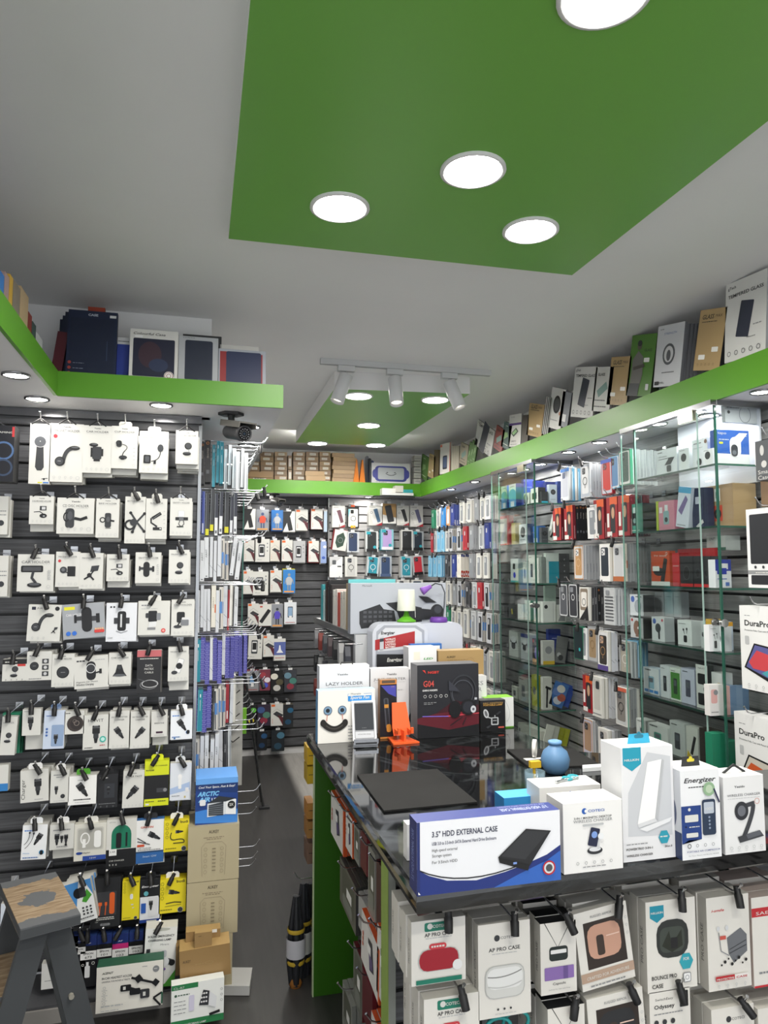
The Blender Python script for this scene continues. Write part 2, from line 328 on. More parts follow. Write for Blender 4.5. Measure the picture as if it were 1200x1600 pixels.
def slatwall(mb, L, z0, z1, k='slat', pitch=.0775, g=.009, t=.018, gk='#1b1c1e'):
    """planks with routed slots, in local x 0..L, front at y=0 facing -Y"""
    z = z1; mb.box(0, t * .75, z0, L, t + .012, z1, gk)
    while z > z0 + .01:
        zb = max(z - pitch + g, z0); mb.box(0, 0, zb, L, t * .7, z, k); mb.box(0, -.0006, zb, L, .0, zb + .004, '#2a2b2d'); z -= pitch
mb = MB(); slatwall(mb, 1.7 + X_S, .06, Z_SOF, 'slat'); struct(mb.build('wall_left', loc=(-1.7, Y_A, 0)), 'dark grey slatwall of horizontal boards behind the car holders')
flat('wall_front_left_upper', 'white_paint', -1.7, Y_A, Z_SOF, .037, Y_A + .05, Z_CEIL).name = 'wall_upper'
mb = MB(); slatwall(mb, Y_BACK - Y_A - .04, .06, Z_SOF); struct(mb.build('wall_side', loc=(X_S, Y_A + .04, 0), rot=(0, 0, PI / 2)), 'dark grey slatwall running back along the aisle')
flat('wall_side_core', 'white_paint', -.08, Y_A + .05, 0, X_S - .031, Y_BACK, Z_CEIL).name = 'wall_core'
mb = MB(); slatwall(mb, 1.16, .06, Z_SOF, 'slat'); struct(mb.build('wall_back', loc=(0, Y_BACK, 0)), 'dark grey slatwall at the end of the aisle')
mb = MB(); slatwall(mb, 1.1, .06, Z_SOF - .01, 'slat_white'); mb.box(-.012, -.01, .06, 0, .04, Z_SOF - .01, '#b9bab9:m'); struct(mb.build('wall_back', loc=(1.16, Y_BACK - .06, 0)), 'pale grey slatwall with phone cases at the back')
flat('wall_back_upper', 'white_paint', 0, Y_BACK + .03, 0, 2.3, Y_BACK + .1, Z_CEIL).name = 'wall_rear'
mb = MB(); slatwall(mb, 6.3, .06, Z_SOF, 'slat_pale'); struct(mb.build('wall_right', loc=(X_R, Y_BACK - .1, 0), rot=(0, 0, -PI / 2)), 'grey slatwall along the shop side behind the cases')
flat('wall_right_core', 'white_paint', X_R + .035, -1.5, 0, X_R + .1, Y_BACK, Z_CEIL).name = 'wall_right'
flat('wall_left', 'white_paint', -1.75, -1.2, 0, -1.7, Y_A, Z_CEIL)
mb = MB(); mb.box(-1.7, 2.985, 0, .04, Y_A - .002, .06, 'slat'); mb.box(-1.7, 2.975, 0, .04, 2.985, .05, '#8d8a86'); struct(mb.build('baseboard_left'), 'low dark plinth under the slatwall')
# aluminium cap along the head of the slatwall
mb = MB(); mb.box(-1.7, Y_A - .03, Z_SOF - .035, X_S + .012, Y_A - .002, Z_SOF - .003, '#77787b:m'); mb.box(X_S + .001, Y_A - .012, .05, X_S + .014, Y_A + .03, Z_SOF - .04, '#9fa1a3:m'); struct(mb.build('trim_1'), 'metal strip edging the slatwall')
# soffits with green fascias
Y_FA, X_FA, X_FR = 2.93, -.535, .325
mb = MB()
mb.box(-1.7, -1.2, Z_SOF, X_FA - .012, Y_FA + .006, Z_SOF + .091, 'soffit_paint'); mb.box(-1.7, Y_FA + .006, Z_SOF, X_FR - .004, Y_A + .35, Z_SOF + .091, 'soffit_paint')
mb.box(X_S - .03, Y_A + .35, Z_SOF, X_FR - .004, Y_V + .012, Z_SOF + .091, 'soffit_paint'); struct(mb.build('soffit_left'), 'white soffit over the slatwall')
def fascia(pts, h, name, lab, k='green_paint'):
    mb = MB()
    for a, b in zip(pts, pts[1:]):
        a, b = Vector(a), Vector(b); d = (b - a); L = d.length; T = Matrix.Translation((a.x, a.y, 0)) @ Matrix.Rotation(math.atan2(d.y, d.x), 4, 'Z')
        mb.box(0, 0, Z_SOF - .004, L, .012, Z_SOF + h, k, T)
    return struct(mb.build(name), lab)
H_FL, H_FR = .092, .122
fascia([(X_FA, -1.0), (X_FA, Y_FA)], H_FL, 'trim_2', 'bright green fascia running along the soffit')
fascia([(X_FA, Y_FA), (X_FR, Y_FA)], H_FL, 'trim_3', 'bright green fascia under the tablet cases')
fascia([(X_S, Y_V), (X_V + .02, Y_V)], H_FL + .02, 'trim_4', 'green fascia across the back of the shop')
mb = MB(); mb.box(X_V, -1.2, Z_SOF - .004, X_V + .012, Y_V, Z_SOF + H_FR, 'green_paint'); struct(mb.build('trim_5'), 'long bright green fascia above the glass showcases')
mb = MB(); mb.box(X_V + .012, -1.2, Z_SOF, X_R + .03, Y_V + .012, Z_SOF + .121, 'soffit_paint'); struct(mb.build('soffit_right'), 'white soffit over the glass showcases')
mb = MB(); mb.box(X_S, Y_V + .012, Z_SOF, X_R + .03, Y_BACK, Z_SOF + .111, 'soffit_paint'); struct(mb.build('soffit_back'), 'white soffit across the back')
mb = MB(); mb.box(X_FR - .004, Y_FA + .012, Z_SOF, X_FR, Y_V, Z_SOF + .091, 'soffit_paint'); struct(mb.build('trim_6'), 'white edge of the soffit')
# green ceiling panels
def slope_poly(mb, pts, z0, z1, kb, ks):
    n = len(pts); vs = [(x, y, z0) for x, y in pts] + [(x, y, z1) for x, y in pts]
    mb.add(vs, [tuple(range(n - 1, -1, -1))], kb); mb.add(vs, [(i, (i + 1) % n, n + (i + 1) % n, n + i) for i in range(n)], ks)
BP = [(.074, -.8), (1.30, -.8), (1.30, 2.30), (.074, 2.315)]
mb = MB(); slope_poly(mb, BP, 2.72, Z_CEIL, 'green_gloss', 'white_paint'); struct(mb.build('ceiling_panel'), 'large bright green dropped ceiling panel with round lights')
SP = [(.72, 3.92), (1.50, 3.84), (1.495, 5.66), (.735, 5.69)]
mb = MB(); slope_poly(mb, SP, 2.66, Z_CEIL, 'green_gloss', 'white_paint'); struct(mb.build('ceiling_panel'), 'small green dropped ceiling panel with white sides')
# ---------------------------------------------------------------- downlights
def downlight(x, y, z, r, label, group, E, ringk='#e4e4e4', hot=True):
    o = empty('downlight', (x, y, z)); tag(o, label, 'ceiling light', group)
    mb = MB(); mb.lathe([(r * 1.0, .001), (r * 1.01, -.006), (r * .9, -.009), (r * .84, -.004), (r * .84, .001)], ringk, 32); mb.build('trim_ring', o)
    mb = MB(); n = 32; mb.add([(r * .85 * math.cos(2 * PI * i / n), r * .85 * math.sin(2 * PI * i / n), -.0035) for i in range(n)], [tuple(range(n - 1, -1, -1))], '#fffaf3:e%g' % E); mb.build('diffuser', o)
    return o
for (u, v), lab in (((531, 323), 'round recessed light near the corner edge of the big green ceiling panel'), ((739, 265), 'largest looking round light, nearest on the big green ceiling panel'), ((829, 359), 'round recessed light by the slanting far edge of the big green panel')):
    p = onZ(u, v, 2.72); downlight(p.x, p.y, 2.72, .088, lab, 'lights in the big green panel', LAMP_BIG)
p = onZ(945, -12, 2.72); downlight(p.x, p.y, 2.72, .088, 'round light cut by the top edge of the photo', 'lights in the big green panel', LAMP_BIG)
for x, y in ((.38, .9), (.38, -.2), (1.0, -.2)): downlight(x, y, 2.72, .088, 'round recessed light of the big green panel above the viewer', 'lights in the big green panel', LAMP_BIG)
for (u, v), w_ in zip(((560, 618), (680, 624), (576, 664), (496, 692), (587, 695)), ('behind the first white track spotlight', 'behind the third white track spotlight', 'in the middle of the panel', 'in the far corner beside the aisle', 'in the far corner beside the showcases')):
    p = onZ(u, v, 2.66); downlight(p.x, p.y, 2.66, .085, 'round light of the small green panel, ' + w_, 'lights in the small green panel', LAMP_BIG * .95)
for i, (u, v) in enumerate(((25, 585), (58, 622), (252, 632), (392, 666), (385, 695))):
    p = onZ(u, v, Z_SOF); downlight(p.x, p.y, Z_SOF, .046, ['small chrome soffit light nearest the viewer over the slatwall', 'small chrome soffit light by the inner corner of the fascia', 'small chrome soffit light under the tablet cases', 'small soffit light just behind the bullet camera', 'small soffit light above the edge-on packets beyond the camera'][i], 'small lights in the slatwall soffit', LAMP_SMALL, '#8b8c8e:m')
for i, (u, v) in enumerate(((705, 764), (738, 752), (1008, 660), (1146, 608), (1062, 641), (875, 705), (930, 690))):
    p = onZ(u, v, Z_SOF); x = min(max(p.x, X_V + .07), X_R - .06)
    if i in (3,): x = 2.03
    downlight(x, p.y, Z_SOF, .042, 'small chrome soffit light over the showcases, ' + ('farthest back', 'second from the back', 'over the far end of the near showcase', 'just outside the near showcase', 'inside the near showcase', 'in front of the far showcase', 'above the hanging phone cases')[i], 'small lights in the showcase soffit', LAMP_SMALL * (.25 if i == 1 else 1.0), '#8b8c8e:m')
for i, (x, y) in enumerate(((2.08, 4.12), (2.08, 4.36), (2.12, 2.62), (.18, 4.6), (.18, 5.6), (.6, 6.42), (1.5, 6.42), (2.05, 1.7), (2.05, .9), (-.8, 1.4), (-.8, .5))):
    downlight(x, y, Z_SOF, .042, ('lamp inside the far showcase near its end', 'lamp inside the far showcase away from the viewer', 'lamp inside the near showcase at the back wall', 'soffit lamp halfway along the aisle', 'soffit lamp at the end of the aisle', 'soffit lamp over the protector packs at the back', 'soffit lamp over the pale back slatwall', 'soffit lamp over the folio case boxes', 'soffit lamp beyond the frame by the showcases', 'soffit lamp over the slatwall outside the frame', 'soffit lamp farthest outside the frame')[i], 'hidden small lamps of the soffits', LAMP_SMALL * (2.6 if i in (3, 4) else 1.3), '#8b8c8e:m')
# ---------------------------------------------------------------- track with three spotlights
a = onZ(500, 567, 2.74); b = onZ(767, 584, 2.74)
tr = empty('track_light', ((a.x + b.x) / 2, (a.y + b.y) / 2, 2.74)); tag(tr, 'white ceiling track with three cylinder spotlights', 'track light')
L = (b - a).length; mb = MB(); mb.box(-L / 2, -.017, -.01, L / 2, .017, .0195, '#c9cacb'); mb.box(-L / 2, -.005, -.0105, L / 2, .005, -.009, '#8a8b8c'); mb.build('rail', tr)
for (u, v, dx, dy) in ((535, 0, -.35, -.1), (614, 0, -.02, -.35), (706, 0, .33, -.25)):
    X = onZ(u, 577, 2.74).x - tr.location.x
    h = empty('spotlight', (X + .0, 0, -.012)); h.parent = tr
    mb = MB(); mb.box(-.045, -.016, -.03, .045, .016, 0, '#cdcecf'); mb.tube([(0.0, 0, -.03), (0.0, 0, -.06)], .006, '#cdcecf'); mb.build('adapter', h)
    d = Vector((dx, dy, -1)).normalized(); T = Matrix.Translation((0, 0, -.05)) @ d.to_track_quat('-Z', 'Y').to_matrix().to_4x4()
    mb = MB(); mb.lathe([(0, 0), (.036, 0), (.037, -.002), (.037, -.158), (.033, -.16), (.033, -.14), (0, -.14)], '#d2d3d4', 24, T); mb.build('barrel', h)
    mb = MB(); mb.lathe([(0, .0008), (.028, .0006)], '#26282b', 20, T); mb.build('end_cap', h)
    mb = MB(); mb.lathe([(0, -.1405), (.032, -.1405)], '#fff4e0:e%g' % (3 if dx < .3 else 10), 20, T); mb.build('lens', h)
# ================================================================ SLATWALL OF CAR ACCESSORIES
W = '#d9d9d4:p'; W2 = '#c9c8c2'
def hook(x, y0, z, y1, label, group, lock=None, parent=None, tip='#e6e7ea:m', yaw=0, loc=None):
    """wire hook: back plate at the wall (local y=0), running out to local -Y"""
    L = y0 - y1; mb = MB()
    mb.box(-.014, -.004, -.012, .014, 0, .014, '#b8babd:m'); mb.tube([(0, 0, 0), (0, -L + .02, -.003), (0, -L + .006, .003), (0, -L - .008, .022)], .0026, tip, 6)
    mb.tube([(0, -L - .008, .022), (0, -L - .0095, .0245)], .0042, tip, 6)
    o = mb.build('display_hook', loc=loc or (x, y0, z), rot=(0, 0, yaw)); tag(o, label, 'hook', group)
    if lock == 'k':
        mb = MB(); T = Matrix.Translation((0, -L + .004, .002)) @ Matrix.Rotation(random.uniform(-.6, .6), 4, 'Y') @ Matrix.Rotation(random.uniform(-.35, .1), 4, 'X')
        mb.tube([(0, 0, .012), (0, 0, -.004), (0, 0, -.006), (0, 0, -.034)], [.0075, .0075, .0095, .009], '#141416', 10, True, T); mb.build('security_tag', o)
    elif lock == 'w':
        mb = MB(); mb.tube([(-.032, -L + .012, -.022), (-.004, -L + .012, -.001), (.004, -L + .012, -.001), (.032, -L + .012, -.022)], .0028, '#161719', 6); mb.build('hanger_strap', o)
    return o
RN = ['top', 'second', 'third', 'fourth', 'fifth', 'sixth', 'seventh', 'eighth', 'ninth', 'lowest']
def yes(title, motif, sc_=.66, red=False, side_ic=False, tw=.78, my=.5):
    def fn(F):
        a = F.a; F.text(DK, 'Yesido', .5, a - .13, .045, .24, bold=.02)
        F.text('#4b4d50:p', title, .5, a - .27, .075, tw); F.micro(LG, .5 - tw / 2, a - .305, .5 + tw / 2, .008)
        if red: F.ell('#c8323c:p', .16, a - .42, .065)
        sc = sc_ * 1.15; motif(F.sub(.5 if not side_ic else .44, .2 + (a - .5) * my * .92, sc))
        if side_ic:
            for i in range(6): F.micro(LG, .84, .35 + (a - .8) * i / 6, .92, .03)
            F.ring(LG, .87, .14, .05, .009)
        else: icons(F, .07, .76, .15, 4, .036); F.ring(LG, .87, .13, .06, .01)
    return fn
def hang(r, u0, v0, u1, v1, art, desc, key=None, b=W, sd=W2, roll=0, n=2, lock='k', Yf=3.045, d=.032, tab=None, name='phone_holder_box', cat='boxed phone holder', bb=None, dy=0, back=None, hk=True, full=None, dz=0):
    P = onY((u0 + u1) / 2, v1, Yf); Q = onY((u0 + u1) / 2, v0, Yf); w = onY(u1, v1, Yf).x - onY(u0, v1, Yf).x; h = Q.z - P.z
    me = pkg(key, w, h, d, b, art, sd, name=name)
    o = link(name, me, None, P, (0, math.radians(roll), 0)); lab = full or (desc + ', ' + RN[r] + ' row of the dark slatwall'); tag(o, lab, cat)
    if roll: o.location = Vector((P.x, P.y, P.z)) + Vector((-math.sin(math.radians(roll)) * h / 2, 0, h / 2 * (1 - math.cos(math.radians(roll)))))
    if tab:
        mb = MB(); tw = min(w * .5, .05); hh = .022
        mb.prism([(-tw / 2, h), (tw / 2, h), (tw / 2, h + hh * .7), (tw / 2 - .006, h + hh), (-tw / 2 + .006, h + hh), (-tw / 2, h + hh * .7)], d * .55, d * .55 + .001, tab)
        mb.build('hang_tab', o)
    sh = desc.split(' ')
    g = 'boxes behind the ' + desc
    for i in range(n):
        bw, bh = w * random.uniform(.93, 1.02), h * random.uniform(.96, 1.04)
        q = pkg(None, bw, bh, d, bb or back or b, None, sd, name=name) if not _PK.get(('b', key, i)) else None
        p = Vector((P.x + random.uniform(-.003, .006), Yf + (i + 1) * (d + .003), Q.z - bh - random.uniform(.0, .012) - dz))
        k = link(name, q, None, p, (0, math.radians(roll * .5 + random.uniform(-1.2, 1.2)), 0))
        t = ('box hanging directly behind the ' + desc)
        tag(k, ' '.join(t.split(' ')[:13]) + ', ' + RN[r] + ' row', cat, g)
    if hk: hook(P.x + random.uniform(-.004, .004), Y_A - .002, Q.z + (.02 if lock != 'k' else .012), Yf - .012, 'wire hook holding the ' + ' '.join(desc.split(' ')[:10]) + ', ' + RN[r] + ' row', None, lock)
    return o
# --- row 1
def a_stick(F): F.micro(LG, .1, F.a - .14, .9, .03); m_stick(F.sub(.5, F.a * .5, 1.75)); F.rect('#1d1e20:p', .7, .2, .78, .3); F.line(BLK, .03, [(.62, .26), (.92, .3)]); F.rect('#d7d22c:p', .45, .04, .66, .1); F.rect('#3b7bc6:p', .7, .04, .97, .1)
hang(0, 44, 662, 77, 756, a_stick, 'tall white box with a long black stick mount', lock='w', n=1)
hang(0, 76, 662, 128, 753, yes('MAGNET HOLDER', m_arm, .72, True), 'white magnet holder box with curved black arm', lock='w')
hang(0, 128, 665, 173, 739, yes('CAR HOLDER', m_clamp, .68), 'white car holder box with black phone clamp', lock='w', n=3)
hang(0, 173, 666, 214, 732, yes('CUP HOLDER', m_goose, .72, side_ic=True), 'white cup holder box with gooseneck mount', lock=None, tab=W, n=2, dz=.02)
hang(0, 217, 674, 262, 739, yes('WINDSHIELD HOLDER', m_wind, .72), 'white windshield holder box with suction arm', lock=None, tab=W, n=3, dz=.01)
hang(0, 274, 673, 309, 725, yes('ELECTRIC VACUUM', m_vac, .6), 'small white electric vacuum mount box', lock='w', n=3, dz=.01)
# --- row 2
hang(1, 45, 775, 83, 819, yes('DASHBOARD HOLDER', m_dash, .6), 'small white dashboard holder box', n=2, lock='w', dz=.02)
hang(1, 88, 778, 146, 834, yes('CD DISC HOLDER', m_cd, .62, tw=.7), 'wide white CD disc holder box', n=3, lock='w')
hang(1, 149, 779, 185, 840, yes('BIKE HOLDER', m_bike, .7), 'white bike holder box with handlebar clamp', n=3, lock='w')
hang(1, 194, 776, 226, 849, yes('BICYCLE HOLDER', m_bic, .95), 'narrow white bicycle holder box with X-shaped grip', n=1, tab=W)
hang(1, 227, 779, 260, 842, yes('SUN VISOR', m_visor, .8, side_ic=True, tw=.6), 'narrow white sun visor holder box', n=2, tab=W, dz=.01)
hang(1, 265, 778, 299, 837, yes('GRAVITY HOLDER', m_grav, .72), 'white gravity holder box with folding legs', n=3, lock='w')
# --- row 3
hang(2, 26, 866, 83, 924, yes('CAR HOLDER', m_tab, .66, side_ic=True), 'wide white car holder box with tablet arm')
hang(2, 86, 862, 123, 917, yes('MAGNET HOLDER', m_mag, .66, True), 'white magnet holder box with black phone and disc')
hang(2, 123, 864, 160, 920, yes('MAGNET HOLDER', m_mag2, .72), 'white magnet holder box with tilted clip')
hang(2, 166, 866, 201, 908, yes('DASHBOARD HOLDER', m_dash, .6), 'short white dashboard holder box', n=3, dz=.015)
hang(2, 211, 863, 251, 911, yes('GRAVITY CAR HOLDER', m_holdc, .62, side_ic=True), 'white gravity car holder box')
hang(2, 263, 859, 295, 911, yes('MAGNET HOLDER', m_vac, .6), 'white magnet holder box with round head on base', n=3)
# --- row 4
def a_r4a(F): F.rect('#1c2035:p', .1, F.a - .17, .22, F.a - .07); F.text(DK, 'P-M', .34, F.a - .15, .06, .14); F.ell(BLK, .87, F.a - .12, .07); m_arm(F.sub(.42, F.a * .52, .72)); m_mag2(F.sub(.82, .36, .25)); icons(F, .1, .6, .12, 3, .03)
hang(3, 42, 945, 94, 1002, a_r4a, 'white box with black curved arm mount', roll=2)
def a_r4b(F): F.rect('#e5df2e:p', .05, F.a - .14, .3, F.a - .06); F.text('#f2f2f2:p', 'CAR HOLDER', .3, F.a - .3, .06, .42); m_holdc(F.sub(.58, F.a * .52, .72)); F.ell('#2f6fd0:p', .13, .14, .055); F.ell('#2f6fd0:p', .27, .14, .055); [F.ell('#d8403c:p', .78 + .055 * i, .15, .04) for i in range(4)]; [F.ell('#e8b48c:p', .78 + .055 * i, .21, .025) for i in range(4)]
hang(3, 97, 943, 163, 997, a_r4b, 'landscape grey box with black phone clamp', b='#a3a7ad:p', sd='#c8c9ca', roll=-4, n=1)
def a_r4c(F): F.rect(DK, .12, F.a - .17, .18, F.a - .11); F.rect(DK, .22, F.a - .17, .28, F.a - .11); m_wless(F.sub(.5, F.a * .52, .82)); F.text(GR, '15W', .15, .09, .06, .16)
hang(3, 165, 942, 213, 1002, a_r4c, 'white fifteen-watt wireless clamp box', b='#e3e6ec:p')
def a_r4d(F): F.micro(GR, .1, F.a - .16, .4, .04); F.micro(LG, .1, F.a - .26, .6, .02); m_wl2(F.sub(.48, F.a * .45, .72)); F.ell('#d23b36:p', .8, .14, .07); F.ell('#f0a49e:p', .8, .14, .04)
hang(3, 215, 939, 265, 992, a_r4d, 'white box with silver clamp and red seal', tab=W)
hang(3, 267, 937, 303, 993, yes('CAR HOLDER', m_clampb, .76), 'white car holder box with suction clamp', n=3)
# --- row 5
def a_s5(F): F.rect(BLK, 0, F.a - .22, 1, F.a); F.micro(W, .1, F.a - .15, .6, .05); F.rect('#c93a35:p', .62, F.a - .32, .95, F.a - .22); m_vac(F.sub(.48, F.a * .42, .55)); icons(F, .05, .95, .07, 4, .02, BLK)
hang(4, 3, 1030, 41, 1064, a_s5, 'small cube box with black top band')
def a_s5b(F):
    m_disc(F.sub(.3, F.a * .5, .5)); F.micro(GR, .1, F.a * .84, .5, .04); F.micro(GR, .1, .06, .6, .03)
    for i in range(3): F.rect(DK, .62, .18 + i * .27, .88, .38 + i * .27); F.ell('#c9cacb:p', .75, .28 + i * .27, .07)
hang(4, 41, 1018, 80, 1063, a_s5b, 'white box with three small dark pictures')
hang(4, 80, 1022, 115, 1073, yes('MAGNET HOLDER', m_disc, .68), 'white magnet holder box with round black disc')
def a_s5c(F): F.micro(DK, .08, F.a - .16, .32, .045); F.micro(LG, .62, F.a - .14, .92, .03); m_ringh(F.sub(.5, F.a * .54, .72)); F.text(DK, 'Magnetic Car Mount', .06, .17, .04, .62, 'l'); F.text(DK, 'Wireless Charging', .06, .08, .055, .5, 'l', .01)
hang(4, 115, 1025, 169, 1075, a_s5c, 'tilted white box with ringed wireless mount', roll=-3)
hang(4, 169, 1020, 204, 1069, yes('CAR HOLDER', m_base, .66), 'white car holder box with dome base', n=3, dz=.012)
def a_s5d(F): F.rect('#c2666a:p', 0, F.a - .28, 1, F.a); F.micro(W, .12, F.a - .38, .88, .035); F.text(W, 'DATA', .5, F.a * .62, .09, .3); F.text(W, 'MATRIX', .5, F.a * .54, .09, .38); F.text(W, 'CABLE', .5, F.a * .46, .08, .36); F.ring('#c9cacc:p', .55, .4, .34, .03, .17); F.ring('#8d8f92:p', .5, .36, .36, .02, .2); F.line('#5d5f62:p', .02, [(.05, .62), (.4, .5)])
hang(4, 213, 1016, 251, 1083, a_s5d, 'black cable box with pink header', b='#202023:p', sd='#c9c6c2')
hang(4, 262, 1011, 294, 1064, yes('MAGNET HOLDER', m_phoneh, .8), 'white magnet holder box with white phone', n=3, dz=.03)
# --- row 6
hang(5, 0, 1120, 24, 1180, lambda F: (F.text(GR, 'HOLDER', .45, F.a - .5, .14, .7), m_vac(F.sub(.45, F.a * .45, .8))), 'white holder box before the green packets', n=0, roll=3)
for i, (u0, u1, v0) in enumerate(((2, 33, 1113), (6, 37, 1116))):
    P = onY(u0, 1178, 3.09 + i * .04); Q = onY(u1, v0, 3.09 + i * .04); o = link('phone_holder_box', pkg(None, Q.x - P.x, Q.z - P.z, .03, '#1d7a5a:p', None, '#186b4e'), None, ((P.x + Q.x) / 2, 3.09 + i * .04, P.z), (0, 0, 0)); tag(o, ['green box just behind the white holder box at the wall edge', 'green box hung deepest at the wall edge, sixth row'][i], 'boxed phone holder')
def a_c1(F): F.micro(GR, .1, F.a - .15, .6, .04); m_chgv(F.sub(.45, F.a * .47, .95))
CH = dict(name='car_charger_box', cat='boxed car charger')
hang(5, 34, 1108, 63, 1149, a_c1, 'small white box with upright black charger', n=2, dz=.05, **CH)
def a_c2(F):
    F.micro('#3c68b0:p', .1, F.a - .3, .6, .05); F.rr('#8fa6c8:p', .38, .12, .96, F.a * .62, .06); m_chgv(F.sub(.6, .5, .62))
    for i in range(3): F.ell('#3c68b0:p', .16, F.a * .52 - i * .16, .055)
hang(5, 67, 1110, 100, 1170, a_c2, 'pale blue car charger box', b='#c9d5e8:p', roll=1, tab='#7ba0d8:c', **CH)
def a_c3(F): F.micro(BLK, .06, F.a - .14, .3, .05); F.ell('#3b3230:p', .55, F.a * .45, .42); F.ell('#292221:p', .6, F.a * .44, .3); F.ring('#8a7f78:p', .62, F.a * .47, .14, .03); F.ring('#8a7f78:p', .52, F.a * .56, .1, .02)
hang(5, 100, 1111, 131, 1147, a_c3, 'white box with big dark coiled disc', n=1)
def a_hav(F): F.text(DK, 'HAVIT', .5, F.a - .3, .13, .62); m_chgv(F.sub(.52, F.a * .46, .95)); F.ell('#35b2a2:p', .8, .42, .13); F.ell('#bfe6df:p', .8, .42, .08); F.micro('#b8323c:p', .68, .16, .9, .03); F.micro(DK, .08, .07, .4, .03)
hang(5, 129, 1117, 168, 1171, a_hav, 'white charger box with large black plug and teal seal', lock='k', **CH)
def a_ychg(m): return lambda F: (F.text(DK, 'Yesido', .5, F.a - .15, .05, .26, bold=.02), F.text('#4b4d50:p', 'FM TRANSMITTER', .5, F.a - .36, .08, .8), F.text('#4b4d50:p', 'CHARGER', .5, F.a - .5, .08, .5), m(F.sub(.5, F.a * .42, .85)), icons(F, .1, .75, .13, 3), F.ring(LG, .86, .13, .06, .01))
hang(5, 170, 1111, 201, 1169, a_ychg(m_chg), 'narrow white transmitter box with dark charger', **CH)
hang(5, 203, 1111, 233, 1169, a_ychg(m_chg2), 'narrow white transmitter box with chrome charger', **CH)
def a_tiny(F): F.text(GR, 'joyroom', .5, F.a - .4, .06, .36); F.text(DK, 'BREATHE', .5, F.a * .5, .09, .6); F.rect('#3a1830:p', .3, .22, .72, .34); F.micro(GR, .2, .1, .8, .02)
hang(5, 236, 1111, 261, 1151, a_tiny, 'small white box with purple strip', n=2, dz=.03, **CH)
def a_c4(F): F.micro('#4b86d8:p', .08, F.a * .8, .4, .05); m_chg(F.sub(.52, F.a * .5, .75)); F.ell('#2f6fb4:p', .8, .32, .09); F.rr(BLK, .74, .24, .88, .42, .04); F.micro('#3b6eb0:p', .08, .1, .45, .04); F.ell('#2f6fb4:p', .2, .06, .04)
hang(5, 266, 1110, 300, 1155, a_c4, 'white and blue box with slanted car charger', b='#eef2f8:p', tab='#f0f2f6', n=1, **CH)
# --- row 7
def a_ch(F): F.text(BLK, 'Charger', .2, .12, .13, F.a * .62, 'l', rot=90); m_chgv(F.sub(.62, F.a * .48, .8)); F.micro(LG, .5, .08, .8, .03)
hang(6, 31, 1203, 75, 1253, a_ch, 'white box lettered Charger sideways', tab='#eeeeee', roll=-2, **CH)
def a_ch2(F): F.micro(GR, .15, F.a - .28, .85, .06); F.micro(GR, .3, F.a - .4, .7, .05); m_chgv(F.sub(.32, F.a * .4, .6)); F.ell(BLK, .68, .36, .12); F.ell(DK, .68, .38, .08); F.micro(LG, .2, .1, .8, .03)
hang(6, 78, 1204, 107, 1254, a_ch2, 'narrow white box with round and upright plugs', tab='#eeeeee', **CH)
def a_ch3(F): F.text(BLK, 'magfree', .5, F.a - .2, .05, .34); m_chg(F.sub(.5, F.a * .52, .72)); F.micro(BLK, .2, .17, .8, .04); F.micro(LG, .25, .08, .75, .02)
hang(6, 106, 1212, 150, 1257, a_ch3, 'plain white box with lying black charger', b='#f4f4f2:p', tab='#4f9e2c', n=1, **CH)
def a_bk(F): F.micro(W, .12, F.a - .2, .5, .06); F.rect('#2f3238:p', .35, .5, .85, F.a * .72); m_chgv(F.sub(.55, F.a * .52, .5)); F.micro(GR, .1, .2, .9, .03); icons(F, .05, .95, .09, 3, .03, GR)
hang(6, 151, 1210, 183, 1262, a_bk, 'black car charger box', b='#1f2024:p', sd='#26272a', tab='#1a1a1c', **CH)
def a_sf(F): F.text(DK, 'Yesido', .5, F.a - .16, .05, .26, bold=.02); F.text('#4b4d50:p', 'SUPER FAST', .5, F.a - .34, .1, .78); F.micro(LG, .12, F.a - .4, .88, .012); m_chg2(F.sub(.46, F.a * .42, .9)); icons(F, .06, .75, .13, 4, .03); F.ring(LG, .86, .14, .06, .01)
hang(6, 191, 1204, 224, 1262, a_sf, 'narrow white super fast charger box', tab='#141416', roll=1, **CH)
def a_ry(F): F.rect('#d8e021:p', 0, F.a * .68, 1, F.a); F.rect('#d8e021:p', 0, 0, 1, .3); F.text(BLK, 'RYOBI', .22, F.a * .78, .06, .32, bold=.02); F.text(BLK, '4V CHARGER', .68, F.a * .88, .05, .5); F.ell(BLK, .33, .66, .13); F.rect('#3f4145:p', .5, .56, .82, .74); F.ell(GR, .85, .65, .08); F.micro(BLK, .06, .18, .4, .03); F.micro(BLK, .56, .18, .9, .03); F.rect('#e8e8e8:p', .06, .05, .2, .12)
hang(6, 225, 1189, 263, 1259, a_ry, 'bright yellow and black charger blister', b='#18191b:p', sd='#c8d020', n=1, tab='#d8e021', **CH)
def a_lt(F): F.poly('#aec3e4:p', [(0, .3), (1, .5), (1, .9), (0, .6)]); F.ell('#f6f6f6:p', .5, F.a * .62, .1, .15); F.rr('#f2f2f2:p', .42, F.a * .3, .58, F.a * .62, .05); F.micro(GR, .1, .2, .5, .04); F.rect('#c6b26a:p', .72, .1, .8, .2); F.rect('#e8e8e8:p', .78, .4, .95, .62)
hang(6, 265, 1192, 296, 1250, a_lt, 'pale blister card with white charger', b='#dfe4ec:p', tab='#dfe3e8', n=1, **CH)
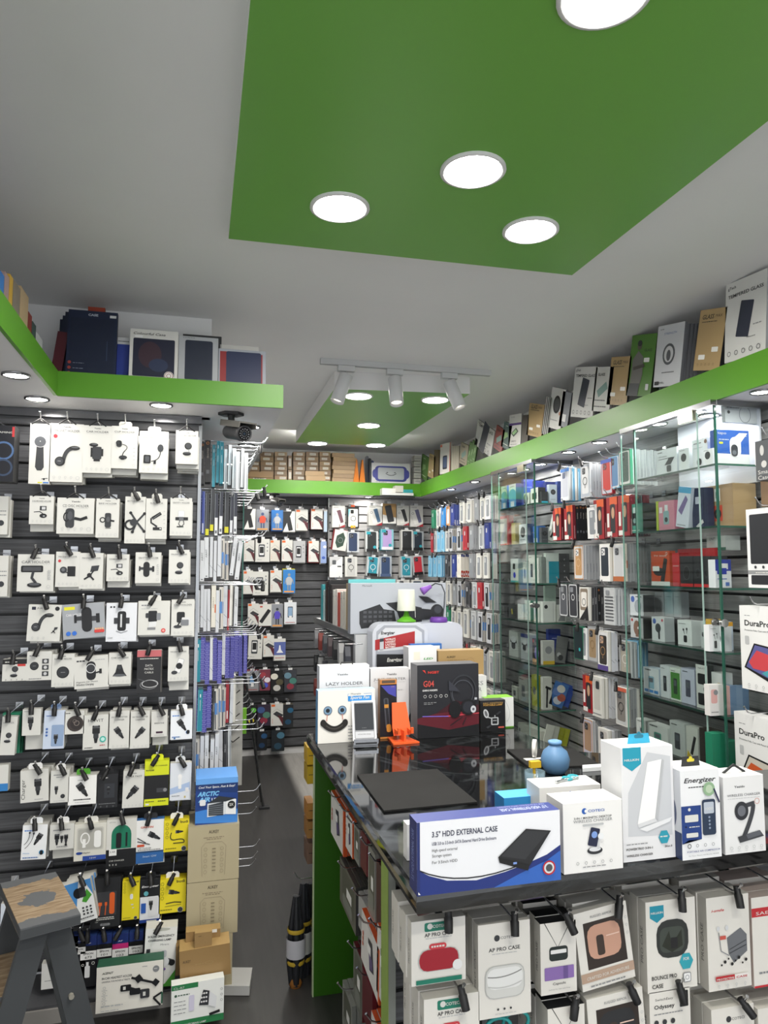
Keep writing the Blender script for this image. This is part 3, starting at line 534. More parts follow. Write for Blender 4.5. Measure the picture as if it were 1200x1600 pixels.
# --- row 8
def a_d1(F): F.micro('#4b86d8:p', .08, F.a * .82, .5, .05); m_chgc(F.sub(.5, F.a * .55, .8)); F.ell('#2f8fc4:p', .82, .3, .1); F.rr(BLK, .76, .2, .88, .38, .04); F.text('#3b8ed0:p', 'Moxiee', .08, .26, .05, .26, 'l'); F.micro('#3b6eb0:p', .08, .08, .7, .04)
hang(7, 33, 1289, 72, 1343, a_d1, 'white box with charger and looped cable', b='#f3f5f7:p', tab='#eceff2', roll=2, n=3, **CH)
def a_d2(F):
    for x, s in ((.3, .62), (.5, .4), (.68, .5)): m_chgv(F.sub(x, F.a * .42, s))
    F.ell(BLK, .68, .2, .05); F.micro(GR, .15, F.a - .25, .85, .05); F.micro(GR, .3, .12, .75, .04)
hang(7, 77, 1288, 115, 1327, a_d2, 'small white box with four black plugs', tab='#eeeeee', n=2, dz=.04, **CH)
def a_d3(F): F.rr('#c9c8c0:p', .08, .32, .92, F.a - .12, .06); F.rr('#b2b1aa:p', .12, .36, .88, F.a - .16, .05); F.rr('#f4f4f2:p', .62, .4, .84, F.a * .8, .08); F.ring('#f4f4f2:p', .34, F.a * .6, .15, .04, .2); F.rect('#f4f4f2:p', .26, .42, .36, .7); F.text(DK, 'Car Adapter', .3, .21, .06, .44); F.rect('#2a4a9c:p', .28, 0, 1, .15); F.ell('#24438f:p', .17, .25, .1, .045); F.text(W, '15W', .6, .05, .05, .2)
hang(7, 115, 1287, 165, 1344, a_d3, 'cream adapter box with window onto white charger', b='#dedcd2:p', sd='#d8d6cb', tab='#e4e3dd', n=2, **CH)
def a_d4(F):
    F.rect(BLK, 0, 0, 1, .62); F.ell('#19775a:p', .5, F.a * .68, .33, .34); F.rect('#19775a:p', .17, .64, .83, F.a * .68); F.rr(BLK, .32, .66, .5, F.a * .72, .06); F.rect(BLK, .64, .7, .7, F.a * .72); F.rect('#efefee:p', .1, .42, .35, .64); F.text(BLK, '2.4A', .22, .52, .06, .18); F.text(W, 'CAR CHARGER', .36, .22, .05, .5); icons(F, .08, .4, .12, 3, .02, W); F.text(GR, 'iSTYLE', .2, F.a - .1, .04, .2)
hang(7, 165, 1280, 212, 1355, a_d4, 'box with arched green window and black foot', b='#dddcd6:p', sd='#cfcdc6', n=1, **CH)
def a_d5(F):
    F.rect('#2f66a8:p', 0, 0, 1, .44); F.rect('#24476f:p', 0, .38, 1, .44); F.text('#d0502c:p', 'GRIFFIN', .38, F.a - .3, .07, .46, bold=.02); m_chgv(F.sub(.64, F.a * .62, .62, 60))
    F.line(BLK, .03, [(.04, .95), (.35, .75)]); F.line(BLK, .03, [(.04, .82), (.5, .68)]); F.rect('#d0502c:p', .04, .62, .3, .7); F.text(BLK, 'CAR CHARGER', .3, .53, .05, .5); F.micro(BLK, .06, .48, .9, .02); F.text('#c4d8f0:p', 'Smart 12W', .5, .22, .07, .5)
hang(7, 212, 1281, 255, 1348, a_d5, 'white and blue charger box with orange loop', b='#f1f1ef:p', sd='#3c6ca6', tab='#2a2a2c', n=1, **CH)
def a_bu(m):
    def fn(F):
        F.text(BLK, 'budi', .8, F.a - .14, .1, .3, bold=.02); m(F.sub(.52, F.a * .55, .7))
        for i in range(4): F.ring('#8d8a12:p', .14, F.a - .14 - i * .17, .06, .015)
        F.ell(DK, .8, .1, .1); F.ring('#c9c9c9:p', .8, .1, .1, .012); F.micro('#5b5a10:p', .08, .12, .5, .03)
    return fn
YL = '#ead825:p'
hang(7, 255, 1281, 295, 1330, a_bu(lambda F: (m_chgv(F.sub(.12, .12, .55, 90)), F.curve(BLK, .05, (-.3, .1), (-.5, -.4), (0, -.3)), F.curve(BLK, .05, (0, -.3), (.5, -.25), (.4, -.5)), F.line(BLK, .05, [(.4, -.5), (-.2, -.5)]))), 'yellow charger box with coiled cable', b=YL, sd='#d9c71c', tab='#f0f0ee', n=1, **CH)
# --- row 9
def a_e1(F): F.poly('#4c8fd0:p', [(0, 0), (0, F.a), (.55, F.a), (.2, .1)]); F.poly('#4c8fd0:p', [(.75, F.a), (1, F.a), (1, F.a * .6)]); F.poly('#4aa037:p', [(.55, F.a * .5), (.8, F.a * .78), (.95, F.a * .6), (.7, F.a * .45)]); F.ell(BLK, .45, F.a * .72, .16, .2); F.rr(DK, .5, F.a * .6, .75, F.a * .85, .05); [F.ell(DK, .55 + .14 * (i % 3), .55 - .12 * (i // 3), .04) for i in range(9)]; F.micro(DK, .3, .14, .9, .04)
for i in range(3):
    hang(8, 104 + i * 3, 1377 - i * 5, 146 + i * 3, 1442 - i * 5, a_e1, ['bagged green and blue card', 'second bagged green and blue card', 'rear bagged green and blue card'][i], b='#f0f2f2:p', roll=-12 + i * 2, n=0, hk=i == 0, Yf=2.99 + i * .036, name='memory_adapter_pack', cat='packet')
def a_e2(F): F.rect('#3b3c40:p', .18, .42, .86, F.a * .72); F.rr('#e2642c:p', .62, .46, .8, F.a * .7, .07); F.rect('#e2642c:p', .24, .78, .36, .9); F.rect('#e2642c:p', .46, .78, .54, .9); F.line('#e2642c:p', .03, [(.3, .8), (.28, .44)]); F.line('#e2642c:p', .03, [(.5, .8), (.48, .44)]); F.micro(W, .18, .34, .8, .03); F.micro(W, .18, .28, .8, .03); F.text(W, '12V', .2, .2, .05, .1); F.rr(GR, .32, .07, .66, .16, .04); F.text(BLK, 'JCC', .49, .09, .05, .2)
hang(8, 142, 1372, 187, 1449, a_e2, 'black box with orange cable and charger', b='#232427:p', sd='#1d1e20', n=1, **CH)
hang(8, 190, 1376, 217, 1437, a_bu(lambda F: (F.rr('#f0f0ee:p', -.1, -.1, .15, .35, .1), F.rect('#d9d9d9:p', .0, -.6, .2, -.5), F.rect(W, .1, -.85, .25, -.78))), 'narrow yellow box with white cable', b=YL, sd='#d9c71c', n=1, **CH)
def a_en(F): F.rect('#16181c:p', 0, F.a * .6, 1, F.a); F.text('#f4f4f4:p', 'Energizer', .5, F.a * .8, .1, .86, bold=.015, shear=.25); F.rect('#203f8c:p', 0, 0, 1, .16); F.rr('#d9dadc:p', .4, .28, .95, F.a * .58, .06); m_chgv(F.sub(.55, F.a * .4, .62)); F.rect('#2a5ab0:p', .06, .5, .3, 1.0); F.ell('#68b6c0:p', .3, F.a * .68, .12); F.rect(W, .35, .03, .85, .12)
hang(8, 218, 1374, 249, 1441, a_en, 'black, white and blue charger pack', b='#e4e6ea:p', sd='#1a1b1e', n=1, tab='#16181c', **CH)
hang(8, 247, 1374, 290, 1426, a_bu(lambda F: (m_chgv(F.sub(.05, .1, .75, 80)), F.line(BLK, .05, [(-.35, -.45), (.1, -.4), (.45, -.45)]), F.line('#7c7a12:p', .03, [(-.4, -.6), (.45, -.55)]))), 'yellow box with black charger and plug', b=YL, sd='#d9c71c', tab='#f0f0ee', n=1, **CH)
# --- row 10: printer ink
INK = dict(name='ink_bottle_box', cat='boxed ink bottle')
def a_ink(num, band): return lambda F: (F.rect('#1d2f6c:p', 0, F.a - .8, 1, F.a), F.rect(band, 0, F.a - .95, 1, F.a - .62), F.text('#dfe4f0:p', 'AP', .5, F.a - .5, .08, .3), F.rect('#efefee:p', 0, F.a - 1.5, 1, F.a - .95), F.text(BLK, 'EPSON', .5, F.a - 1.18, .12, .6, bold=.02), F.text(BLK, num, .5, F.a - 1.42, .15, .42), F.rr('#e9ebee:p', .3, .6, .62, 1.35, .06) if F.a > 2.5 else None, F.rect('#e9ebee:p', .38, 1.3, .54, 1.6) if F.a > 2.5 else None, F.ring('#e8e8e8:p', .82, 1.5, .1, .03) if F.a > 2.5 else None)
for i, (u0, u1, num, band, col) in enumerate(((124, 149, '673', '#16171a:p', 'black'), (150, 173, '101', '#16171a:p', 'dark'), (174, 199, '103', '#c8307a:p', 'magenta'), (200, 222, '103', '#16171a:p', 'plain black'))):
    hang(9, u0, 1463 - i * 2, u1, 1542 if i == 0 else 1535, a_ink(num, band), ['ink box marked 673 with a black band', 'ink box with black band between its neighbours', 'ink box with a magenta band', 'ink box beside the solar lamp box'][i], b='#1b1c20:p', sd='#22386f', n=1, **INK)
for i, u in enumerate((100, 112)): hang(9, u, 1462, u + 20, 1538, a_ink('673', '#16171a:p'), ['blue topped ink box half hidden by the step stool', 'blue topped ink box next to the step stool'][i], b='#1b1c20:p', sd='#22386f', n=0, **INK)
def a_sol(F): F.ell('#c3c5ba:p', .5, F.a * .97, .28, .05); F.text(BLK, 'SOLAR EMERGENCY', .5, F.a * .84, .065, .84, bold=.02); F.text(BLK, 'CHARGING LAMP', .46, F.a * .775, .065, .72, bold=.02); F.text(GR, 'Mirare', .62, F.a * .7, .06, .26); F.poly('#4d9c36:p', [(.5, 0), (1, 0), (1, .5), (.7, .1)]); F.ell('#4c4f55:p', .62, F.a * .42, .3, .12); F.ell('#e9eaec:p', .62, F.a * .42, .17); F.ell(BLK, .36, F.a * .4, .1); F.ell(BLK, .88, F.a * .4, .1); F.rr('#c9ccd2:p', .54, F.a * .5, .7, F.a * .62, .05); F.ell('#7a56a8:p', .58, F.a * .3, .12, .05); [F.rect(DK, .06, F.a * (.6 - .1 * i), .18, F.a * (.66 - .1 * i)) for i in range(4)]
hang(9, 224, 1450, 274, 1542, a_sol, 'white and green solar emergency lamp box', b='#eeeeea:p', roll=2, n=0, Yf=2.96, d=.06, name='solar_lamp_box', cat='boxed lamp')
# things at the photo's edge on the same wall
def a_hp(F): F.text(W, 'GAMING', .7, F.a * .86, .06, .5); F.ring('#4c6a96:p', .7, F.a * .55, .3, .06); F.ring('#34445e:p', .7, F.a * .25, .28, .06); F.rect('#c8363a:p', .93, F.a * .8, 1, F.a * .98)
hang(0, -34, 664, 20, 752, a_hp, 'black box with red corner mark cut by the frame', b='#14161f:p', sd='#0f1014', n=0, lock=None, Yf=2.95, d=.08, name='gaming_headset_box', cat='box')
for i, (v0, v1) in enumerate(((775, 835), (868, 932))): hang(i + 1, -30, v0, 11, v1, lambda F: (F.micro(GR, .7, F.a * .6, .95, .04), F.micro(GR, .7, F.a * .5, .95, .04), F.ell(DK, .75, F.a * .3, .12)), ['white box cut off by the photo edge, upper one', 'white box cut off by the photo edge, lower one'][i], n=1, name='phone_holder_box')
hang(6, -30, 1196, 12, 1237, lambda F: F.rect('#2f7fc4:p', 0, 0, 1, .3), 'white and blue box cut off by the photo edge', n=0, name='phone_holder_box', hk=False)
for i, (u0, v0, u1, v1, b, lab) in enumerate(((20, 1387, 105, 1410, '#2a3f9c:p', 'flat dark blue pack behind the step stool top'), (0, 1412, 12, 1450, '#d9e2ee:p', 'pale blue packet left behind the step stool'), (64, 1505, 90, 1545, '#e4e4e2:p', 'white packet glimpsed between the step stool legs'), (28, 1455, 42, 1490, '#8c2430:p', 'dark red packet behind the step stool leg'))):
    hang(8, u0, v0, u1, v1, lambda F: F.micro(GR, .2, F.a * .3, .8, .05), lab, full=lab, b=b, n=0, name='small_packet', cat='packet', lock=None)
# ================================================================ EDGE-ON PACKS
SPN = {  # type: (front colour, edge colour, colour words, edge print)
 'k': ('#1a1b1e:p', '#1d1e22:p', 'black', lambda F: (F.ring('#d8843a:p', .5, F.a * .93, .28, .1, n=10), F.text('#b9b0a4:p', 'momax', .68, F.a * .7, .45, 1.9, rot=90, al='c'), F.micro('#6c6f75:p', .25, F.a * .2, .75, .7))),
 't': ('#2c8ba0:p', '#2f93a8:p', 'teal', lambda F: (F.rect('#8fd0dc:p', .05, 0, .12, F.a), F.micro('#e8f4f6:p', .45, F.a * .5, .55, 2.2), F.rect('#f0f6f7:p', .4, F.a * .82, .6, F.a * .9))),
 'c': ('#c8ccce:p', '#b9bec2:p', 'clear plastic', lambda F: (F.rect('#eef1f2:p', .1, .2, .3, F.a - .3), F.rect('#8b8f94:p', .62, .3, .8, F.a * .8))),
 'y': ('#23252b:p', '#34373d:p', 'dark', lambda F: (F.rect('#8f9599:p', .08, .3, .2, F.a), F.rect('#e0da2c:p', .05, .0, .95, F.a * .15))),
 'v': ('#23252b:p', '#2c3040:p', 'dark', lambda F: (F.rect('#8f9599:p', .08, .3, .2, F.a), F.rect('#e6e8ec:p', .08, .0, .92, F.a * .42), F.rect('#6c7078:p', .25, F.a * .05, .75, F.a * .12))),
 'W': ('#eceded:p', '#d5d8de:p', 'white', lambda F: F.line('#8f949c:p', .12, [(.05, F.a * .3), (.95, F.a * .22)])),
 'w': ('#eceded:p', '#dfe2e6:p', 'white', lambda F: (F.text('#3a3c42:p', 'AIRFIT', .68, F.a * .6, .42, F.a * .2, rot=90), F.rect('#3a3c42:p', .3, F.a * .03, .7, F.a * .05))),
 'b': ('#c9ccd2:p', '#d3d1cc:p', 'clear blue-banded', lambda F: (F.rect('#2a2d3a:p', .15, .2, .4, F.a * .95), F.rect('#4f86c8:p', .1, F.a * .38, .95, F.a * .66), F.rect('#b9a890:p', .7, .1, .8, F.a))),
 'o': ('#e6e2d6:p', '#e6e2d6:p', 'cream', lambda F: (F.text('#9a8f7a:p', 'PRIVACY', .65, F.a * .6, .35, F.a * .25, rot=90), F.rect('#d96a30:p', .75, F.a * .35, 1, F.a * .55))),
 'p': ('#5a58a8:p', '#4a49a0:p', 'purple dotted', lambda F: [F.rect('#a9a8de:p', .04 + .32 * j + (.12 if i % 2 else 0), i * .42, .22 + .32 * j + (.12 if i % 2 else 0), i * .42 + .22, True) for i in range(int(F.a / .42)) for j in range(3 if i % 2 == 0 else 2)]),
 'r': ('#b8323c:p', '#a02a35:p', 'red', lambda F: F.rect('#e8e0dc:p', .3, F.a * .1, .7, F.a * .3)),
 'n': ('#25357c:p', '#2f4394:p', 'navy blue', lambda F: (F.rect('#8d9ad2:p', .8, 0, .95, F.a), F.rect('#cfd4ea:p', .2, .3, .6, F.a * .25))),
 'B': ('#2f7fc8:p', '#3c8ed2:p', 'bright blue', lambda F: F.rect('#8cc0ea:p', .8, 0, .95, F.a)),
 'l': ('#8cc4e2:p', '#6fb0d6:p', 'light blue', lambda F: (F.rect('#c8e2f0:p', .1, .3, .35, F.a * .9), F.rect('#3d86b8:p', .6, .2, .75, F.a * .7))),
 'g': ('#8d9094:p', '#a3a6aa:p', 'grey', lambda F: (F.rect('#c4c7ca:p', .8, 0, .95, F.a), F.text('#55585e:p', 'MAGSAFE', .6, F.a * .35, .3, F.a * .25, rot=90))),
 'h': ('#55565a:p', '#3d3e42:p', 'charcoal', lambda F: (F.rect('#8a8c90:p', .8, 0, .9, F.a), F.text('#c9cacc:p', 'MAGIC', .6, F.a * .6, .4, F.a * .2, rot=90))),
 'm': ('#7c2530:p', '#6d1f2a:p', 'maroon', lambda F: F.rect('#caa0a0:p', .4, .3, .6, F.a * .4)),
 'q': ('#ece9e0:p', '#e3dfd4:p', 'white and red-footed', lambda F: (F.rect('#a83420:p', .05, F.a * .04, .95, F.a * .3), F.rect('#dcdce8:p', .3, F.a * .1, .7, F.a * .2), F.rect('#2c3a78:p', .1, F.a * .9, .9, F.a))),
 'x': ('#e2e2dc:p', '#e9e8e2:p', 'off-white', lambda F: F.rect('#a8a59a:p', .75, 0, .95, F.a)),
 'G': ('#1f7a58:p', '#2a8a68:p', 'green', lambda F: F.rect('#bfe0d0:p', .8, 0, .95, F.a)),
 'C': ('#c48f5c:p', '#d6d8da:p', 'caramel fronted', lambda F: F.rect('#9a9da2:p', .3, 0, .6, F.a)),
}
def spine_mesh(t, w, h, d, art=None, key=None):
    fr, ed, _, sp = SPN[t]
    return pkg(('spn', t, round(w, 3), round(h, 3), round(d, 4), key), w, h, d, fr, art or (lambda F: (F.rr('#2a2c31:p' if t in 'bhkyv' else '#8d9298:p' if t in 'cxWwg' else ed, .22, F.a * .12, .82, F.a * .84, .1), F.rr('#c4c7ca:p', .3, F.a * .62, .56, F.a * .8, .06), F.micro('#8a8a8a:p', .2, F.a * .93, .8, .04))), ed, spine=sp, name='phone_case_pack')
cnt = {}
def pack(t, side, x, y, z, w, h, d, where, tilt=0, art=None, key=None, lab=None, name='phone_case_pack', cat='phone case pack', group=None):
    """one pack on a side hook; x = its front plane, y = its edge nearest the viewer"""
    if t in 'WwxoqkyvG' and name == 'phone_case_pack': name, cat = 'screen_protector_box', 'boxed screen protector'  # kind follows the type letter alone; some phone case packs get it too
    me = spine_mesh(t, w, h, d, art, key); s = 1 if side == 'L' else -1
    o = link(name, me, None, (x, y + w / 2, z), (math.radians(0), math.radians(tilt), s * PI / 2)) if not tilt else link(name, me, None, (x, y + w / 2, z), (0, 0, 0))
    if tilt: o.rotation_euler = (Matrix.Rotation(math.radians(tilt), 4, 'Y') @ Matrix.Rotation(s * PI / 2, 4, 'Z')).to_euler()
    if not lab:
        k = (where, t); cnt[k] = cnt.get(k, 0) + 1; n = cnt[k]
        lab = '%s %s pack seen edge-on, %s' % ({1: 'first'}.get(n) or FIRST[n - 1] if n <= 20 else 'farther', SPN[t][2], where)
    tag(o, lab, cat, group or ('packs ' + where)); return o
# side hooks of the aisle wall
rowsL = [
 (692, 757, 'top row of the aisle side hooks', [(309, 316, 'k'), (317, 326, 'k'), (328, 333, 't'), (334, 339, 't'), (340, 346, 't'), (347, 352, 'c'), (353, 358, 'c'), (360, 366, 'c'), (366, 372, 'c'), (373, 378, 'c'), (379, 385, 'c')]),
 (768, 834, 'second row of the aisle side hooks', [(307, 312, 'n'), (313, 318, 'n'), (319, 325, 'y'), (326, 332, 'y'), (333, 339, 'v'), (340, 346, 'v'), (349, 356, 'y'), (357, 362, 'v'), (363, 369, 'v')]),
 (841, 904, 'third row of the aisle side hooks', [(304, 311, 'w'), (312, 319, 'w'), (319, 326, 'w'), (327, 332, 'W'), (333, 338, 'W'), (339, 345, 'W'), (345, 350, 'b'), (351, 357, 'b'), (358, 364, 'w'), (366, 373, 'w')]),
 (919, 984, 'fourth row of the aisle side hooks', [(303, 308, 'W'), (308, 313, 'W'), (314, 319, 'W'), (319, 324, 'W'), (325, 330, 'W'), (331, 338, 'o'), (338, 343, 'W'), (343, 350, 'b'), (350, 356, 'W'), (356, 359, 'r'), (359, 364, 'x'), (366, 372, 'w')]),
 (999, 1064, 'fifth row of the aisle side hooks', [(302, 308, 'W'), (308, 316, 't'), (316, 323, 'p'), (323, 330, 'p'), (330, 335, 'W'), (335, 342, 'p'), (342, 349, 'p'), (349, 354, 'W'), (354, 361, 'p'), (361, 368, 'p'), (368, 375, 'p'), (375, 381, 'p'), (382, 388, 'p')]),
 (1076, 1140, 'sixth row of the aisle side hooks', [(299, 306, 'p'), (306, 312, 'p'), (312, 320, 't'), (320, 327, 'p'), (327, 334, 'p'), (335, 339, 'h'), (339, 345, 'b'), (345, 350, 'b'), (350, 356, 'b'), (356, 361, 'r'), (362, 367, 'W'), (367, 372, 'x')]),
 (1150, 1214, 'seventh row of the aisle side hooks', [(297, 303, 'w'), (304, 310, 'w'), (311, 317, 'b'), (318, 324, 'W'), (325, 331, 'w'), (333, 339, 'w'), (340, 346, 'w'), (347, 353, 'W'), (354, 360, 'h'), (361, 366, 'c')])]
for r, (v0, v1, wh, L) in enumerate(rowsL):
    z0, z1 = onY(330, v1, 3.3).z, onY(330, v0, 3.3).z
    for i, (u0, u1, t) in enumerate(L):
        Y = 3.285 + (0 if u0 < 346 else .11 if u0 < 366 else .2)
        x1 = onY(u1, 900, Y).x; d = x1 - onY(u0, 900, Y).x - .0006
        dz = .012 * math.sin(i * 2.3 + r); pack(t, 'L', x1, Y, z0 + dz, .092, z1 - z0, round(max(d, .008), 3), wh, tilt=(6 if (r, t) in ((2, 'w'),) and u0 > 355 else random.choice((0, 0, 0, .8, -.8))))
    for j in range(3):
        Y = 3.285 + .046 + .105 * j
        hook(0, 0, 0, -.30 + .01 * j, 'bright wire hook number %s from the corner, %s' % (('one', 'two', 'three')[j], wh), 'hooks of the ' + wh, 'k' if (r + j) % 2 else None, yaw=PI / 2, loc=(X_S + .001, Y, z1 + .016))
for j, v in enumerate((1232, 1262, 1290, 1318, 1350, 1376)):
    z = onY(385, v, 3.35).z; hook(0, 0, 0, -.285, 'bare wire hook sticking out beside the stacked cartons, ' + ORD[j] + ' down', 'bare hooks beside the cartons', None, yaw=PI / 2, loc=(X_S + .001, 3.32 + .1 * (j % 3), z))
# farther columns of the aisle wall, only hook tips and white packs show
for j in range(4):
    for r in range(7):
        z = onY(330, rowsL[r][0], 3.3).z + .016; Y = 3.66 + .16 * j
        hook(0, 0, 0, -.28, 'wire hook farther along the aisle wall, column %s, row %s' % ('ABCD'[j], RN[r]), 'hooks farther along the aisle', None, yaw=PI / 2, loc=(X_S + .001, Y, z))
        if r in (0, 2, 3, 5, 6): pack('xWcgW'[(r + j) % 5], 'L', X_S + .2, Y + .0, z - .185, .09, .17, .018, 'column %s farther along the aisle wall' % 'ABCD'[j])
mb = MB(); mb.box(.225, 3.9, .95, .231, 4.3, 2.1, '#a9c8c0:x'); mb.box(.2245, 3.897, .95, .2315, 3.9, 2.1, '#2d6a5c:g'); tag(mb.build('glass_sheet'), 'upright glass panel with green edge beyond the edge-on packets', 'glass panel')
mb = MB(); mb.box(.16, 3.6, .62, .222, 3.62, 1.12, '#bab9b4'); mb.box(.222, 3.6, .86, .24, 3.62, .98, '#6fb024:p')
for i in range(5): mb.tube([(.17, 3.6, 1.05 - i * .055), (.175, 3.57, 1.05 - i * .055), (.205, 3.56, 1.075 - i * .055)], .0025, '#2a2a2c', 5)
tag(mb.build('pegboard_strip'), 'white upright board with short hooks and green edge by the aisle', 'display board')
t_ = empty('easel_stand', (.34, 5.2, 0)); tag(t_, 'grey folding stand leaning in the aisle beyond the hooks', 'stand')
for s in (0, 1):
    mb = MB(); mb.tube([(.13, -.02 if not s else .12, 0), (-.02, 0, 1.0)], .009, '#7d7f80:m', 6); mb.build('leg', t_)
mb = MB(); mb.box(.1, -.05, 0, .17, 0, .014, '#2a2b2d'); mb.build('foot', t_)
# ================================================================ CARTONS ON THE FLOOR AT THE WALL'S END
def stand(u0, v0, u1, v1, Y, d, b, art, name, label, cat, side=None, top=None, yaw=0, group=None, z=None, key=None, roll=0, spine=None, eps=None):
    um = (u0 + u1) / 2; P = onY(um, v1, Y); Q = onY(um, v0, Y); w_ = onY(u1, (v0 + v1) / 2, Y).x - onY(u0, (v0 + v1) / 2, Y).x
    zb = P.z if z is None else z
    me = pkg(key, w_ / max(math.cos(math.radians(yaw)), .5), Q.z - zb, d, b, art, side, top, spine, name); o = link(name, me, None, (P.x, Y, zb), (0, math.radians(roll), math.radians(yaw))); tag(o, label, cat, group); return o
def a_auk(F):
    F.text('#4a4034:p', 'AUKEY', .5, F.a * .86, .06, .2, bold=.02); F.micro('#8a7c66:p', .3, F.a * .78, .7, .014); F.micro('#8a7c66:p', .36, F.a * .75, .64, .014)
    F.line('#9a8d76:p', .008, [(.28, .1), (.26, F.a * .62), (.34, F.a * .7), (.66, F.a * .7), (.74, F.a * .62), (.72, .1)])
    for i in range(5):
        for x in (.34, .66): F.ring('#9a8d76:p', x, .18 + i * .11, .035, .006, n=10)
    for i in range(7): F.rect('#7b6f5a:p', .47, .2 + i * .07, .54, .215 + i * .07)
KR, KRS = '#b8ad8e:p', '#a59a7c:p'
Yc = 3.0
stand(294, 1462, 362, 1560, Yc, .2, KR, a_auk, 'carton', 'lowest plain cream carton, mostly behind the small brown boxes', 'carton', KRS, group=None, z=.0)
stand(291, 1377, 371, 1461, Yc, .2, KR, a_auk, 'carton', 'lower of the two cream cartons printed with a power strip', 'carton', KRS)
stand(293, 1290, 373, 1376, Yc, .2, KR, a_auk, 'carton', 'upper cream carton printed with a power strip, under the cooler box', 'carton', KRS)
def a_arc(F):
    F.poly('#1c3f86:p', [(0, 0), (1, 0), (1, F.a * .65), (0, F.a * .75)]); F.poly('#3f86d8:p', [(0, F.a * .05), (1, 0), (1, F.a * .3), (.4, F.a * .35), (0, F.a * .3)]); F.rect('#6aa8ec:p', 0, F.a * .88, 1, F.a)
    F.text('#f2f6fa:p', 'Cool Your Space...Fast & Easy!', .5, F.a * .78, .05, .86, shear=.2, bold=.01); F.text('#7fc4f4:p', 'ARCTIC', .3, F.a * .62, .1, .52, bold=.04, shear=.3); F.text('#7fc4f4:p', 'AIR', .2, F.a * .5, .1, .28, bold=.04, shear=.3); F.text('#f2f6fa:p', 'Ultra', .5, F.a * .5, .08, .24, bold=.02)
    F.poly('#dfe4e8:p', [(.28, .18), (.28, .5), (.72, .62), (.72, .22)]); F.poly('#3a3f46:p', [(.31, .21), (.31, .46), (.66, .52), (.66, .2)]); F.poly('#f0f2f4:p', [(.72, .22), (.72, .62), (.96, .56), (.96, .2)]); F.poly('#2d3238:p', [(.28, .5), (.55, .66), (.96, .58), (.72, .52)])
    for i in range(5): F.line('#8f979f:p', .01, [(.31, .25 + i * .045), (.66, .25 + i * .05)])
    F.rr('#e8eaec:p', .1, .46, .24, .6, .03); F.ell(BLK, .85, .44, .09); F.text(W, '2X', .85, .41, .06, .1, bold=.03)
stand(305, 1216, 371, 1287.5, 3.02, .16, '#16356f:p', a_arc, 'air_cooler_box', 'blue box with a picture of a small desktop air cooler', 'boxed air cooler', '#1d4790', '#5e9be0:p')
def a_br(F): F.text('#5a4830:p', 'AUKEY', .14, F.a * .6, .05, .16, bold=.02); F.ring('#a58a5c:p', .58, F.a * .5, .08, .006, .03); F.micro('#a58a5c:p', .3, F.a * .5, .5, .01)
BR, BRS = '#96784c:p', '#7f653e:p'

stand(274, 1478, 300, 1523, 2.93, .05, BRS, None, 'small_carton', 'upright brown carton tucked beside the wide brown carton', 'carton', BRS)
stand(282, 1480, 361, 1529, 2.84, .09, BR, a_br, 'small_carton', 'wide brown carton leaning in front of the cream cartons', 'carton', BRS, '#a88a58', roll=-3)
stand(290, 1454, 344, 1479, 2.90, .045, BR, lambda F: (F.text('#5a4830:p', 'AUKEY', .5, F.a * .6, .05, .2), F.rect('#f0efec:p', .62, F.a * .8, .9, F.a)), 'small_carton', 'brown carton lying on top of the wide brown carton', 'carton', BRS, '#a88a58')
stand(304, 1457, 331, 1482, 2.845, .04, '#9a7c50:p', lambda F: (F.ring('#a58a5c:p', .6, F.a * .4, .1, .01), F.text('#5a4830:p', 'AUKEY', .3, F.a * .75, .06, .2)), 'small_carton', 'smallest brown carton at the front of the pile', 'carton', BRS, '#a88a58')
def a_cctv(F): F.rect('#2c7d4a:p', 0, F.a * .88, .5, F.a); F.rect('#2c7d4a:p', 0, 0, 1, F.a * .16); F.text(W, 'CL-B7', .14, F.a * .9, .04, .2); F.ell('#3c5c48:p', .08, F.a * .75, .025); F.micro('#3c5c48:p', .12, F.a * .74, .34, .02); [F.micro(GR, .05, F.a * (.6 - .09 * i), .28, .012) for i in range(4)]; F.rr('#d6d2e6:p', .33, F.a * .35, .43, F.a * .72, .02); F.poly(DK, [(.52, F.a * .45), (.6, F.a * .8), (.72, F.a * .75), (.7, F.a * .42)]); [F.ell('#e9e9e9:p', .57 + .045 * (i % 3), F.a * (.52 + .1 * (i // 3)), .018) for i in range(9)]; F.poly('#e4e6e8:p', [(.72, F.a * .75), (.86, F.a * .6), (.84, F.a * .35), (.7, F.a * .42)]); F.line(BLK, .05, [(.72, F.a * .2), (.92, F.a * .25)]); F.text(W, 'SOLAR MONITORING LAMP', .04, F.a * .04, .035, .62, 'l', .02); [F.ring(GR, .95, F.a * (.5 + .13 * i), .022, .006) for i in range(3)]
stand(268, 1534, 350, 1573, 2.79, .04, '#eef0ec:p', a_cctv, 'solar_lamp_box', 'white and green solar monitoring lamp box lying on the floor', 'boxed lamp', '#e2e4e0', '#dfe2dd', yaw=4, z=.03)
mb = MB(); mb.prism([(.0, 0), (.11, -.03), (.13, .1), (.02, .13)], 0, .035, '#b9b9b6:f', 'z'); o = mb.build('foam_slab', loc=(.115, 3.0, .002)); tag(o, 'white foam slab lying on the floor beside the cartons', 'foam slab')
